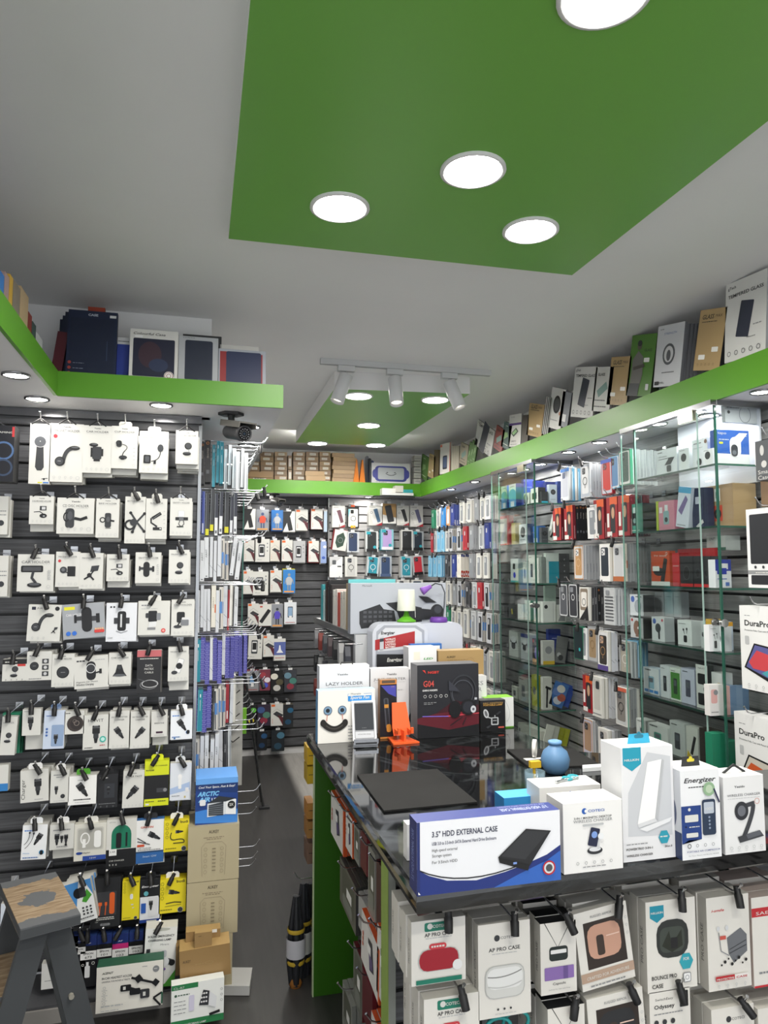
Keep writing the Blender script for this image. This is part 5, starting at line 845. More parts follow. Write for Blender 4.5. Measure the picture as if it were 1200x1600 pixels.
def v_pur(F): F.text(GR, 'X-ONE', .3, F.a * .9, .05, .3); F.rect('#5a3a84:p', 0, F.a * .66, 1, F.a * .73); F.poly('#3c4a40:p', [(.2, F.a * .42), (.6, F.a * .58), (.8, F.a * .46), (.42, F.a * .3)]); F.poly('#9cc48c:p', [(.28, F.a * .42), (.58, F.a * .54), (.7, F.a * .46), (.42, F.a * .36)]); F.text(DK, 'LENOVO', .45, F.a * .14, .06, .4); F.micro(GR, .2, F.a * .06, .7, .02)
def v_rnd(F): F.ell(BLK, .5, F.a * .6, .26, .3); F.ell('#45464a:p', .5, F.a * .6, .19, .22); F.ell('#c08a70:p', .78, F.a * .4, .06); F.micro(GR, .2, F.a * .2, .7, .03)
def v_ph(F): F.rect('#c8553a:p', .02, F.a * .9, .2, F.a * .98); F.rr('#1f232c:p', .28, F.a * .15, .72, F.a * .6, .06); F.rr('#4a5a7c:p', .33, F.a * .2, .67, F.a * .55, .04); F.rect('#c04030:p', .95, 0, 1, F.a)
def v_grn(F): F.text('#e8f0e0:p', 'AIR', .4, F.a * .85, .05, .3); F.poly('#8fb478:p', [(.2, F.a * .3), (.7, F.a * .5), (.6, F.a * .65), (.25, F.a * .6)]); F.micro('#e8f0e0:p', .2, F.a * .15, .8, .03)
XV = X_V + .035
def val(u0, u1, v_top, v_bot, b, art, label, side='#55565a', roll=-8, X=XV, d=.012, name='screen_protector_box', n=0, nb=None, nlab=None, nn=0):
    """box facing the aisle; u0/u1 its bottom edge, v_top the height of its upper edge at u0's top corner"""
    A = onX(u0, v_bot, X); B = onX(u1, v_bot, X); w_ = A.y - B.y; Q = onX((u0 + u1) / 2 + 6, v_top, X); h = min(Q.z, Z_CEIL - .015) - ZT
    roll *= 1.6
    o = link(name, pkg(None, w_, h, d, b, art, side), None, (X, (A.y + B.y) / 2, ZT), (0, 0, 0))
    o.matrix_world = Matrix.Translation((X, (A.y + B.y) / 2, ZT + abs(math.sin(math.radians(roll))) * w_ / 2)) @ Matrix.Rotation(-math.radians(roll), 4, 'X') @ Matrix.Rotation(-PI / 2, 4, 'Z')
    tag(o, label, 'boxed screen protector')
    for i in range(nn):
        k = link(name, pkg(None, w_ * .95, h * .97, d, nb, None, nb), None, (0, 0, 0)); k.matrix_world = Matrix.Translation(((X + (i + 1) * (d + .003)), (A.y + B.y) / 2 - .006 * i, ZT + abs(math.sin(math.radians(roll))) * w_ / 2)) @ Matrix.Rotation(-math.radians(roll), 4, 'X') @ Matrix.Rotation(-PI / 2, 4, 'Z'); tag(k, nlab, 'boxed screen protector', nlab)
    return o
WH, TAN = '#d3d3d0:p', '#b09568:p'
val(1131, 1196, 421, 548, WH, v_tg, 'largest white TEMPERED GLASS box at the frame edge', '#a9aaac', -3, nn=3, nb='#8e9094:p', nlab='grey edged box just behind the largest white tempered glass box')
val(1082, 1124, 490, 575, TAN, v_gl, 'tan GLASS box next to the largest white box', '#26282c', -9, nn=2, nb='#2a2c30:p', nlab='black box behind the tan glass box nearest the big white one')
val(1020, 1062, 512, 602, '#c9cbcf:p', v_ro, 'white box with dark round emblem', '#6c6e72', -7, nn=4, nb='#6e7074:p', nlab='grey box in the bundle behind the round emblem box')
val(977, 1016, 530, 618, '#4a7a28:p', v_man, 'green box printed with a standing man', '#1f2a18', -9, nn=2, nb='#2a3a20:p', nlab='dark green box behind the one with the standing man')
val(947, 979, 563, 634, TAN, v_gl, 'tan GLASS box beside the green one', '#2a2c2e', -9)
val(924, 952, 578, 648, '#cfcfca:p', v_gl2, 'white GLASS box with tilted phone glass picture', '#8c8c88', -9)
val(891, 926, 580, 656, WH, v_tg, 'smaller white TEMPERED GLASS box beside the white glass box', '#8c8c88', -9, nn=2, nb='#77797d:p', nlab='grey box behind the smaller white tempered glass box')
val(872, 886, 615, 664, '#8b8e94:p', lambda F: F.rect('#e8e8e8:p', .3, .3, .7, .7), 'narrow grey box with white sticker', '#3a3c40', -12)
val(854, 876, 612, 668, WH, v_rnd, 'white box with black round emblem', '#77797c', -12)
val(845, 856, 622, 674, '#3a3b3e:p', lambda F: [F.rect('#c9c9c6:p', .1 + .25 * i, 0, .2 + .25 * i, F.a) for i in range(4)], 'black and white striped box edge', '#2a2c2e', -12)
val(822, 846, 636, 682, TAN, v_gl, 'tan box third along from the corner', '#5a4a34', -10)
val(814, 824, 648, 684, '#4c4640:p', None, 'dark brown box beside the purple banded one', '#3a342e', -6)
val(794, 813, 648, 696, '#d8d7d2:p', v_pur, 'white box with purple band and tablet picture', '#8c8a86', -5)
val(782, 795, 664, 700, '#3f5a58:p', v_grn, 'dark teal box beside the purple banded one', '#2c3c3a', -14)
val(770, 784, 672, 706, '#8c3a34:p', v_gl2, 'brick red box leaning beside the white glass box', '#5c2622', -16)
val(740, 768, 676, 722, '#cfcfca:p', v_tg, 'white TEMPERED GLASS box leaning far along the fascia', '#9a9a96', -16)
for i in range(3): val(729 + i * 4, 733 + i * 4, 690 - i * 3, 732 - i * 3, '#55823a:p', v_grn, 'leaning green box in the far green bundle, %s of three' % FIRST[i], '#2e4c20', -16)
val(717, 729, 696, 734, '#a39a84:p', v_gl2, 'mottled beige box before the green bundle', '#6c6454', -12)
for i in range(4): val(705 + i * 3, 707.6 + i * 3, 694, 738 - i, '#b8b2a2:p', None, 'beige box edge beside the phone box, %s of four' % FIRST[i], '#9c9686', -2)
val(687, 703, 692, 744, '#d6d5d0:p', v_ph, 'white box with phone picture and red edge near the corner', '#b9b2a4', -3)
val(677, 685, 702, 748, '#5a4a2c:p', None, 'dark mustard box near the corner', '#40341c', -5)
val(668, 678, 712, 752, '#b8a274:p', v_gl, 'tan box near the corner of the fascia', '#8a7850', -10)
val(656, 667, 715, 757, '#55803a:p', v_grn, 'green box at the very corner of the fascia', '#2e4c20', -12)
# ================================================================ HANGING PACKS OF THE SIDE WALL
def f_case(c, ring=None, bg='#dcdcda:p', foot=None, cam='#2b2d31:p', top=None): return lambda F: (F.rr(bg, .05, .05, .95, F.a - .05, .06), case_up(F.sub(.5, F.a * .52, 1.05), c, ring, cam), F.rect(foot, 0, 0, 1, F.a * .13) if foot else None, F.rect(top, 0, F.a * .9, 1, F.a) if top else None)
XF = 1.972; hooks_done = {}
def rgroup(u, v0, v1, row, items, fart=None, fkey=None, where='far side wall', w_=.088, d=.0175, vr=None, labf=None, vref=None, lock=True, X=XF):
    """stack on one hook: leftmost front at pixel u; items = string of pack types from the front inward"""
    Y = onX(u, (v0 + v1) / 2, X).y; z0, z1 = onX(u, v1, X).z, onX(u, v0, X).z; wh = '%s row of the %s' % (row, where)
    for i, t in enumerate(items):
        if X + (i + 1) * d > X_R - .012: break
        pack(t, 'R', X + i * (d + .0008), Y - w_, z0 - .003 * (i % 2), w_, z1 - z0, d, wh, tilt=random.choice((0, 0, .7, -.7)), art=fart if i == 0 else None, key=(fkey, u) if i == 0 and fart else None, lab=(labf + ', ' + wh) if (labf and i == 0) else None)
    hook(0, 0, 0, -(X_R - X) - .03, 'wire hook of the packs at %s, %s' % (('column ' + ' ABCDEFGHIJKLMNOPQRSTUVWXYZ'[(int(u - 640) // 14) % 26]).strip(), wh), 'hooks of the ' + wh, 'k' if lock and random.random() < .6 else None, yaw=-PI / 2, loc=(X_R - .001, Y - w_ / 2, z1 + .014))
def vz(v, u, u2): # keep one physical height: pixel v at column u moved to column u2
    z = onX(u, v, XF).z; Y2 = onX(u2, 889, XF).y; q = Vector((XF, Y2, z)) - _C; return 800 - F_PX * (q @ _U) / (q @ _F)
far_rows = [
 ('top', 789, 821, [(674, 'Gx'), (682, 'xh'), (689, 'BBB'), (697, 'CW'), (704, 'nnnnn'), (718, 'xcxc'), (729, 'xxWx'), (741, 'gWxx'), (750, 'xhxx'), (758, 'Wcxx')]),
 ('second', 826, 861, [(673, 'r'), (677, 'cG'), (683, 'lh'), (689, 'lll'), (696, 'xc'), (701, 'bbbbb'), (714, 'bbb'), (723, 'rcc'), (733, 'ggggg'), (748, 'cnc'), (757, 'nWc')]),
 ('third', 867, 902, [(669, 'llh'), (677, 'lcl'), (684, 'lll'), (695, 'hcx'), (706, 'nWx'), (714, 'qqqqqq'), (733, 'ggm'), (744, 'xxmx'), (755, 'xhxx')]),
 ('fourth', 908, 945, [(688, 'cxc'), (698, 'xWx'), (707, 'gxx'), (715, 'bbbb'), (727, 'hbbb'), (738, 'crc'), (746, 'rbbb'), (757, 'bbcc')]),
 ('fifth', 949, 990, [(697, 'Gxc'), (705, 'xhx'), (714, 'xcx'), (724, 'xbbb'), (736, 'ccbb'), (746, 'bbbbbb'), (760, 'bbbc')]),
 ('sixth', 1000, 1040, [(728, 'rm'), (735, 'xox'), (745, 'xrx'), (755, 'cmh'), (764, 'xcx')]),
 ('seventh', 1052, 1088, [(752, 'WWc'), (760, 'xWW'), (768, 'cWW')])]
for row, v0, v1, G in far_rows:
    for u, it in G: rgroup(u, vz(v0, 705, u), vz(v1, 705, u), row, it + it[-1] * (2 if len(it) < 4 else 0), where='far side wall')
NW = 'wall between the showcases'
def nb_(u, v0, v1, row, it, art=None, lab=None, **k): rgroup(u, v0, v1, row, it, art, 'n', NW, w_=.095, labf=lab, **k)
nb_(876, 734, 784, 'top', 'clxlh', f_case('#c8ccd8:p', None, '#dfe4ea:p', None, '#5a6a90:p', '#3a7fd0:p'), 'clear case pack with bluish print')
nb_(907, 727, 779, 'top', 'cgggggg', f_case('#e4e6e8:p', BLK, '#b9c0cc:p', None, '#2b2d31:p'), 'clear pack with black ring case')
nb_(940, 720, 774, 'top', 'rxll', f_case('#d03a34:p', None, '#c8ccd8:p', None, '#8c1c18:p', '#3a5ac0:p'), 'red phone case pack')
nb_(951, 715, 765, 'top', 'lggg', f_case('#5a8ab8:p', None, '#dfe4ea:p', None, '#2b2d31:p'), 'blue phone case pack')
nb_(967, 706, 760, 'top', 'Gggggggg', f_case('#3c5a50:p'), 'dark green case pack')
def f_usa(F): F.rect('#a02028:p', 0, 0, 1, F.a); F.rect('#e0602c:p', .3, F.a * .8, 1, F.a); F.rr('#2a2c30:p', .35, F.a * .1, .8, F.a * .82, .08); F.ell('#c9a080:p', .6, F.a * .6, .14, .3); F.rect('#e8e6e2:p', .06, F.a * .25, .26, F.a * .6); F.rect('#e8e6e2:p', .04, F.a * .02, .5, F.a * .14)
nb_(864, 795, 845, 'second', 'mh', f_usa, 'red and orange case pack with white tag')
nb_(882, 791, 844, 'second', 'mkkkkk', f_usa, 'red and orange case pack before black ones')
nb_(918, 790, 842, 'second', 'Wn', None, None)
nb_(928, 782, 843, 'second', 'mh', f_usa, 'red case pack with patterned case')
nb_(948, 778, 840, 'second', 'mx', f_usa, 'red case pack just outside the glass')
nb_(966, 775, 838, 'second', 'mmkhmm', f_usa, 'red case pack seen through the showcase glass')
nb_(897, 853, 905, 'third', 'Cggggg', f_case('#c49868:p', '#d8b890:p', '#d8dadc:p', None, '#e8e8e8:p'), 'caramel ringed case pack')
nb_(937, 850, 908, 'third', 'xggg', f_case('#26303c:p', None, '#f0f0ee:p', '#f4f4f2:p', '#e8e8e8:p'), 'white pack with dark blue case')
nb_(958, 850, 908, 'third', 'oggggggg', f_case('#c8cacc:p', None, '#d8dadc:p', '#b86a40:p', '#3a3c40:p'), 'pale case pack before grey edges')
def f_clear(bg): return lambda F: (F.rr('#d3d6d8:p', .04, .03, .96, F.a - .03, .15), F.rr(bg, .1, .1, .9, F.a - .1, .1), F.ring('#e4e6e8:p', .5, F.a * .6, .18, .04), F.rr('#8a8e94:p', .2, F.a * .75, .55, F.a * .9, .05))
nb_(874, 912, 962, 'fourth', 'h', f_clear('#55585e:p'), 'clear cases on black card')
nb_(889, 912, 964, 'fourth', 'h', f_clear('#3a3c42:p'), 'second clear case on black card')
nb_(905, 917, 968, 'fourth', 'xhhkhh', lambda F: (F.rr('#8a7c6c:p', .1, F.a * .3, .9, F.a * .95, .1), F.rr('#e9e6e0:p', .2, F.a * .4, .8, F.a * .85, .1), F.ring(BLK, .5, F.a * .55, .2, .04), F.poly('#202124:p', [(0, 0), (1, 0), (.9, F.a * .45)])), 'brown and white case pack')
nb_(944, 918, 975, 'fourth', 'cccccc', lambda F: (F.rr('#c9ccce:p', .04, .03, .96, F.a - .03, .15), [F.rect('#5a5d62:p', .12, F.a * (.1 + .09 * i), .88, F.a * (.14 + .09 * i)) for i in range(8)], F.rr('#8a8e94:p', .2, F.a * .8, .55, F.a * .93, .05)), 'ribbed clear case pack')
nb_(897, 978, 1028, 'fifth', 'G', lambda F: (F.rr('#1c2c30:p', .03, .03, .97, F.a - .03, .04), F.ell('#38b0b4:p', .62, F.a * .3, .1)), 'dark green-black pack with teal dot')
nb_(903, 980, 1028, 'fifth', 'Wc', None, None)
nb_(918, 978, 1032, 'fifth', 'gC', f_case('#a08868:p', '#8a7050:p', '#b0b2b4:p'), 'bronze case pack with ring')
nb_(934, 985, 1045, 'fifth', 'xWW', f_case('#3a3634:p', '#b08a60:p', '#eceded:p', '#5a4a8c:p', '#c8a080:p'), 'white framed pack with deer print case')
nb_(968, 1000, 1055, 'fifth', 'cclll', f_case('#a9a498:p', '#dcdcd8:p', '#8c8e8c:p', '#26282a:p'), 'grey ringed pack seen through glass')
nb_(911, 1054, 1110, 'sixth', 'mho', f_usa, 'red pack beside the white boxed case')
nb_(925, 1056, 1117, 'sixth', 'xxWWW', lambda F: (F.rr('#c9c6c0:p', .2, F.a * .18, .8, F.a * .94, .06), F.rr('#3a3c42:p', .4, F.a * .7, .75, F.a * .9, .08), F.micro(GR, .1, F.a * .06, .9, .06)), 'white carton with grey phone case window')
nb_(962, 1072, 1130, 'sixth', 'xggx', f_case('#85817c:p', '#2a2c30:p', '#c9cccc:p', None, '#4a4c50:p', '#d86a50:p'), 'pack with black ring case behind glass')
nb_(911, 1121, 1176, 'lowest', 'Cgg', f_case('#b08f74:p', None, '#c8c4d4:p'), 'tan phone case pack')
nb_(935, 1136, 1190, 'lowest', 'xWgg', f_case('#cfcac4:p', '#9a9a98:p', '#e4e2de:p'), 'cream case pack near the counter')
# ================================================================ GLASS SHOWCASES
GE = '#2c5a4c:g'
def pane(mb, x0, y0, z0, x1, y1, z1): mb.box(x0, y0, z0, x1, y1, z1, '#b8d8cc:x')
XC = 1.94
def showcase(Y0, Y1, vs, uc, label):
    o = empty('glass_showcase', (0, 0, 0)); o.location = (XC, Y0, 0); tag(o, label, 'showcase'); zb = .45; zt = Z_SOF - .004; W_ = X_R - XC - .004; L = Y1 - Y0
    mb = MB(); pane(mb, .008, 0, zb, W_, .006, zt); mb.box(0, -.001, zb, .008, .007, zt, GE); mb.build('side_panel', o)
    mb = MB(); pane(mb, .008, L, zb, W_, L + .006, zt); mb.box(0, L, zb, .008, L + .007, zt, GE); mb.build('side_panel', o)
    mb = MB(); pane(mb, 0, .01, zb, .005, L - .0, zt - .03); mb.box(-.0005, L - .003, zb, .0055, L, zt - .03, '#7fa89c:g'); mb.build('sliding_door', o)
    mb = MB(); pane(mb, -.014, .085, zb, -.009, L + .09, zt - .03); mb.box(-.0145, .085, zb, -.0085, .088, zt - .03, '#9fb8b0:g'); mb.box(-.0145, L + .087, zb, -.0085, L + .09, zt - .03, '#7fa89c:g'); mb.build('sliding_door', o)
    mb = MB(); mb.box(-.018, -.004, zt - .022, .01, L + .09, zt, '#9a9c9d:m'); mb.box(.01, -.006, zt - .022, W_, .008, zt, '#8c8e8f:m'); mb.build('top_rail', o)
    mb = MB(); mb.box(-.022, .1, zt - .062, -.002, .19, zt - .018, '#b7b39d:m'); mb.build('door_lock', o)
    if len(vs) == 5: mb = MB(); mb.box(W_ - .03, .02, 2.0, W_ - .022, L - .01, zt, '#c4c8d2'); mb.build('back_panel', o)
    zs = []
    for i, v in enumerate(vs):
        z = onX(uc, v, XC).z; zs.append(z); mb = MB(); mb.box(.012, .01, z - .008, W_ - .006, L - .004, z, '#a9cabd:x'); mb.box(.009, .01, z - .008, .012, L - .004, z, '#1f4238:g'); mb.box(.009, .0075, z - .008, W_ - .006, .01, z, '#3c6c5c:g'); mb.build('shelf', o)
    mb = MB()
    for y in (-.012, .004): mb.tube([(-.012 + .0, y, zs[2] - .13), (-.012, y + (-.02 if y < 0 else .02), zs[2] - .13)], [.012, .016], '#c9cacb:m', 14)
    mb.tube([(-.03, 0, zs[2] - .13), (.02, 0, zs[2] - .13)], .009, '#a8a9aa:m', 12); mb.build('glass_clamp', o)
    return zs
Z2 = showcase(2.365, 2.90, (723, 821, 919, 1019, 1117), 1118, 'near glass showcase with camera and earbud boxes on glass shelves')
Z1 = showcase(3.93, 4.46, (783, 847, 912, 975, 1042, 1114), 845, 'far glass showcase with chargers, game pads and cables')
def sbox(u0, u1, dx, v0, zs, k, b, art, label, name='boxed_gadget', cat='boxed gadget', side=None, top=None, X=1.985, roll=0, spine=None, group=None, dz=0, z=None, h=None, lean=0):
    """box on glass shelf k; its face to the aisle runs from pixel u0 to u1, top edge at pixel v0"""
    vm = 900; A = onX(u0, vm, X); B = onX(u1, vm, X); w_ = A.y - B.y; zb = (zs[k] if z is None else z) + .0008 + dz; hh = h or onX((u0 + u1) / 2, v0, X).z - zb
    o = link(name, pkg(None, w_ - .0015, hh, dx, b, art, side or b.split(':')[0] + ':p', top, spine), None); sh = abs(math.sin(math.radians(roll))) * w_ / 2
    o.matrix_world = Matrix.Translation((X, (A.y + B.y) / 2, zb + sh)) @ Matrix.Rotation(-math.radians(roll), 4, 'X') @ Matrix.Rotation(-PI / 2, 4, 'Z') @ Matrix.Rotation(math.radians(lean), 4, 'X'); return tag(o, label, cat, group)
def s_cam(F): F.micro(DK, .08, F.a * .88, .3, .03); F.text(DK, 'Wireless', .32, F.a * .7, .05, .4); F.micro(DK, .12, F.a * .62, .8, .02); F.poly('#3c3f44:p', [(.4, .3), (.62, .5), (.9, .5), (.7, .3)]); F.rr('#3c3f44:p', .5, .08, .72, .28, .05)
def s_sec(F): F.ell('#e2e4e6:p', .5, F.a * .4, .3, .45); F.ell('#25272b:p', .5, F.a * .6, .26); F.micro(DK, .15, F.a * .9, .6, .03)
def s_dark(F): F.ell('#7c5a4c:p', .88, F.a * .88, .09); F.micro(DK, .1, F.a * .85, .6, .04); F.micro(GR, .1, F.a * .7, .7, .02); F.rr(BLK, .3, .15, .6, F.a * .35, .12)
def s_tapo(F): F.rect('#e6e8ea:p', 0, 0, 1, F.a * .3); F.text(W, 'tapo', .18, F.a * .84, .07, .26); F.text(W, '2K', .86, F.a * .82, .09, .14, bold=.03); F.micro('#c4d4f0:p', .08, F.a * .7, .4, .02); F.rr('#d2d832:p', .08, F.a * .58, .2, F.a * .64, .02); F.rr('#e8eaee:p', .4, F.a * .2, .74, F.a * .8, .15); F.poly('#e8eaee:p', [(.45, F.a * .7), (.7, F.a * .92), (.95, F.a * .92), (.74, F.a * .65)]); F.rr('#3a3c42:p', .43, F.a * .22, .64, F.a * .58, .1); F.ell('#6a7078:p', .53, F.a * .34, .06)
NC = dict(name='security_camera_box', cat='boxed security camera')
sbox(1031, 1064, .075, 700, Z2, 0, '#dfe2e8:p', s_cam, 'white camera box farthest along the top shelf of the near showcase', side='#c9ced8:p', **NC)
sbox(1066, 1083, .05, 699, Z2, 0, '#e2e5ea:p', s_sec, 'slim white box with round camera lens picture', X=1.99, **NC)
sbox(1088, 1113, .10, 684, Z2, 0, '#dfe2e8:p', s_dark, 'tall white box with badge in its corner on the top glass shelf', X=2.0, **NC)
sbox(1104, 1121, .08, 700, Z2, 0, '#e6e8ec:p', s_sec, 'small white camera box in front of the tall badge box', X=1.955, side='#e2e4ea:p', **NC)
o = stand(1131, 668, 1183, 720, 2.338, .035, '#2a5fb8:p', s_tapo, 'security_camera_box', 'bright blue security camera box at the near showcase end', 'boxed security camera', '#1f4894', z=Z2[0] + .001)
o.location.y = 2.39; o.location.x += .012
def s_mint(F): F.rr('#1f2c30:p', .32, F.a * .25, .62, F.a * .7, .06); F.ell('#8cb0ac:p', .47, F.a * .42, .1); F.rect('#cfe8e4:p', .38, F.a * .68, .6, F.a * .88); F.micro('#e8f4f2:p', .1, .08, .8, .03)
def s_pink(F): F.rr('#8fb0b4:p', .3, F.a * .2, .66, F.a * .66, .06); F.ell('#2a3034:p', .48, F.a * .36, .1); F.rect('#dfe4e8:p', .4, F.a * .66, .6, F.a * .86); F.rect('#f0e4ea:p', .05, F.a * .6, .25, F.a * .8)
sbox(983, 1007, .085, 787, Z2, 1, '#4fa894:p', s_mint, 'mint green instant camera box with dark camera picture', side='#5a98ac:p', top='#6cb8a8:p', name='instant_camera_box', cat='boxed camera')
sbox(1028, 1031, .1, 783, Z2, 1, '#b8cc3c:p', None, 'thin lime green box between the mint and pink ones', X=1.99, name='instant_camera_box', cat='boxed camera')
sbox(1032, 1057, .07, 782, Z2, 1, '#d08a9c:p', s_pink, 'pink instant camera box beside the lime green one', side='#c87c94:p', name='instant_camera_box', cat='boxed camera')
sbox(1058, 1078, .03, 763, Z2, 1, '#d8dcea:p', lambda F: (F.poly('#7c6c9c:p', [(.1, F.a * .4), (.6, F.a * .8), (.8, F.a * .7), (.4, F.a * .3)]), F.rect('#5aa8d4:p', 0, F.a * .85, 1, F.a), F.micro(GR, .1, .1, .8, .04)), 'tilted white box with lilac phone picture', roll=-10)
sbox(1085, 1103, .05, 762, Z2, 1, '#1c2748:p', lambda F: (F.rect('#b9bccc:p', .3, F.a * .6, .8, F.a * .78), F.poly('#c9cacb:p', [(.3, .1), (.9, .5), (1, .3), (.5, 0)])), 'dark navy pouch box with white tag', X=2.0, lean=0)
sbox(1106, 1150, .11, 757, Z2, 1, '#a98d6c:p', lambda F: (F.rect('#c84a34:p', .22, F.a * .15, .62, F.a * .52), F.ell('#1f1f22:p', .45, F.a * .32, .13), F.ell('#7a4a3c:p', .45, F.a * .32, .06), F.rect('#e8e8e6:p', .34, F.a * .62, .56, F.a * .92), F.rr('#2a2c34:p', .4, F.a * .68, .5, F.a * .86, .03), F.micro('#5a4830:p', .05, .06, .4, .03)), 'large kraft security camera carton with red panel', side='#b5986f:p', top='#c4a880:p', X=2.06, name='security_camera_box', cat='boxed security camera')
sbox(1018, 1047, .03, 861, Z2, 2, '#c2491f:p', lambda F: (F.text(W, 'TV Stick', .5, F.a * .84, .06, .7), F.ell(BLK, .42, F.a * .4, .3, .14), F.sub(.7, F.a * .45, 1, -15).rr(BLK, -.1, -.45, .1, .4, .05), F.rect('#e8e8e6:p', .08, F.a * .42, .45, F.a * .56), F.rect('#dfe0df:p', 0, 0, 1, F.a * .12), F.ring(W, .86, F.a * .92, .05, .015)), 'orange streaming stick box', name='streaming_stick_box', cat='boxed gadget')
for i, (u0, u1) in enumerate(((1051, 1062), (1063, 1083), (1084, 1097), (1098, 1110), (1111, 1121))): sbox(u0, u1, .05, 866 + (3 if i else -2), Z2, 2, '#c22c30:p' if i == 0 else '#25262a:p', (lambda F: F.micro(W, .1, F.a * .6, .9, .05)) if i == 0 else (lambda F: (F.ell('#101113:p', .5, F.a * .45, .26, .36), F.ring('#5a5c60:p', .5, F.a * .45, .26, .02, .36), F.rect('#c22c30:p', 0, 0, 1, F.a * .1))), ['tall red box beside the orange one', 'black mouse box with red foot next to the red box', 'black mouse box, second along the middle shelf', 'black mouse box, third along the middle shelf', 'black mouse box nearest the showcase end'][i], name='mouse_box', cat='boxed mouse', side='#a8262a:p' if i == 0 else '#2c2d31:p', X=1.975)
sbox(1060, 1118, .015, 857, Z2, 2, '#b8262c:p', None, 'red strip box lying across the black mouse boxes', X=2.06, name='mouse_box', cat='boxed mouse')
sbox(1106, 1136, .07, 838, Z2, 2, '#b9bcbb:p', lambda F: (F.text(DK, 'UNIT', .3, F.a * .7, .1, .3), F.rect('#1f5a48:p', 0, 0, 1, F.a * .2)), 'grey white box stacked on the mouse boxes', X=2.08, h=.06, dz=.15)
o = stand(1133, 874, 1158, 917, 2.338, .04, '#e4e6ea:p', lambda F: (F.rect('#2a3c9c:p', 0, F.a * .6, 1, F.a), F.rect('#e8e8e8:p', .4, F.a * .66, .8, F.a * .86), F.rect('#2438a0:p', .1, F.a * .48, .7, F.a * .7), F.micro('#3a5ab0:p', .1, F.a * .3, .7, .05), F.rect('#5a7ac0:p', .6, .1, .85, .3)), 'router_box', 'blue and white box at the near end of the middle shelf', 'boxed gadget', z=Z2[2] + .001); o.location.y = 2.40; o.location.x += .01
def s_bud(F): F.ell('#4f6ec0:p', .22, F.a * .78, .14); F.ell('#b8bcc8:p', .6, F.a * .45, .22, .26); F.ring('#9aa0ac:p', .6, F.a * .45, .24, .03, .28); F.micro(DK, .45, F.a * .88, .9, .04)
def s_head(F): F.ell('#8c6a5a:p', .5, F.a * .5, .26, .34); F.rect('#8c6a5a:p', .4, .05, .62, F.a * .3); F.ell('#c83c3c:p', .15, F.a * .88, .07); F.ell('#e8e8e8:p', .62, F.a * .5, .06)
def s_bud2(F): F.ell('#4f6ec0:p', .22, F.a * .82, .13); F.ell('#4a4c52:p', .5, F.a * .55, .22); F.rr('#3a3c42:p', .5, .1, .64, F.a * .55, .06); F.ell('#c83c50:p', .84, F.a * .88, .07)
def s_pods(F): F.rr(BLK, .42, F.a * .12, .66, F.a * .4, .06); F.ell(DK, .42, F.a * .62, .06); F.ell(DK, .66, F.a * .66, .06); F.line(DK, .03, [(.44, F.a * .6), (.5, F.a * .45)]); F.line(DK, .03, [(.68, F.a * .64), (.66, F.a * .48)]); F.micro(GR, .1, F.a * .85, .6, .03)
def s_cup(F): F.ell('#3a3c42:p', .5, F.a * .5, .3, .36); F.ell('#6a6c72:p', .42, F.a * .55, .14, .18)
EB = dict(name='earbuds_box', cat='boxed earbuds')
sbox(983, 1003, .06, 965, Z2, 3, '#d4d6da:p', s_head, 'white earbuds box with a head in profile', side='#303236:p', **EB)
sbox(983, 1004, .06, 929, Z2, 3, '#e2e5ec:p', s_bud, 'white earbuds box with blue dot, stacked on the head box', side='#c9ccd4:p', z=onX(993, 962, 1.985).z, **EB)
sbox(1016, 1036, .05, 964, Z2, 3, '#e4e6ea:p', s_bud2, 'white earbuds box with dark stem earbud', side='#c4c7cc:p', **EB)
for i, (u0, u1) in enumerate(((1022, 1036), (1037, 1050), (1051, 1063))): sbox(u0, u1, .04, 925, Z2, 3, '#a9adb2:p', lambda F: F.micro('#55585e:p', .2, F.a * .8, .8, .04), ['first grey box of the upper stack behind the earbuds', 'second grey box of the upper stack', 'third grey box of the upper stack'][i], X=2.06, z=onX(1040, 963, 2.06).z, **EB)
for i in range(3): sbox(1024 + i * 13, 1036 + i * 13, .05, 964, Z2, 3, '#2a2b2f:p', None, ['first dark box under the grey stack', 'second dark box under the grey stack', 'third dark box under the grey stack'][i], X=2.06, **EB)
sbox(1056, 1078, .045, 969, Z2, 3, '#eceef0:p', s_pods, 'white box with hang tab and black earbud case', side='#e2e4e6:p', **EB)
sbox(1092, 1099, .04, 970, Z2, 3, '#c9ccd0:p', s_cup, 'narrow pale box left of the yellow one', **EB)
sbox(1100, 1108, .05, 967, Z2, 3, '#d8a82c:p', s_cup, 'yellow earbuds box on the fourth glass shelf', **EB)
sbox(1111, 1126, .04, 978, Z2, 3, '#e6e8ec:p', s_cup, 'white box with large dark earcup', X=1.975, **EB)
o = stand(1125, 979, 1143, 1012, 2.338, .03, '#e2e4e6:p', s_pods, 'earbuds_box', 'white earbuds box with gold seal at the showcase end', 'boxed earbuds', z=Z2[3] + .001); o.location.y = 2.42; o.location.x += .02
o = stand(1150, 975, 1166, 1020, 2.338, .04, '#d0dcec:p', lambda F: (F.rect('#e0a020:p', 0, F.a * .85, 1, F.a), F.ell('#3a62b0:p', .5, F.a * .3, .3), F.rect('#3c78c8:p', .1, F.a * .6, .6, F.a * .75)), 'earbuds_box', 'blue and yellow box at the showcase end', 'boxed earbuds', z=Z2[3] + .001); o.location.y = 2.44; o.location.x += .03
def s_pb(c, bg=None): return lambda F: (F.rect(bg, .06, F.a * .05, .94, F.a * .86) if bg else None, F.rr(c, .32, F.a * .2, .68, F.a * .68, .05), F.rr('#5a5e68:p', .38, F.a * .45, .62, F.a * .62, .03), F.micro(DK, .12, F.a * .9, .5, .04))
PB = dict(name='power_bank_box', cat='boxed power bank')
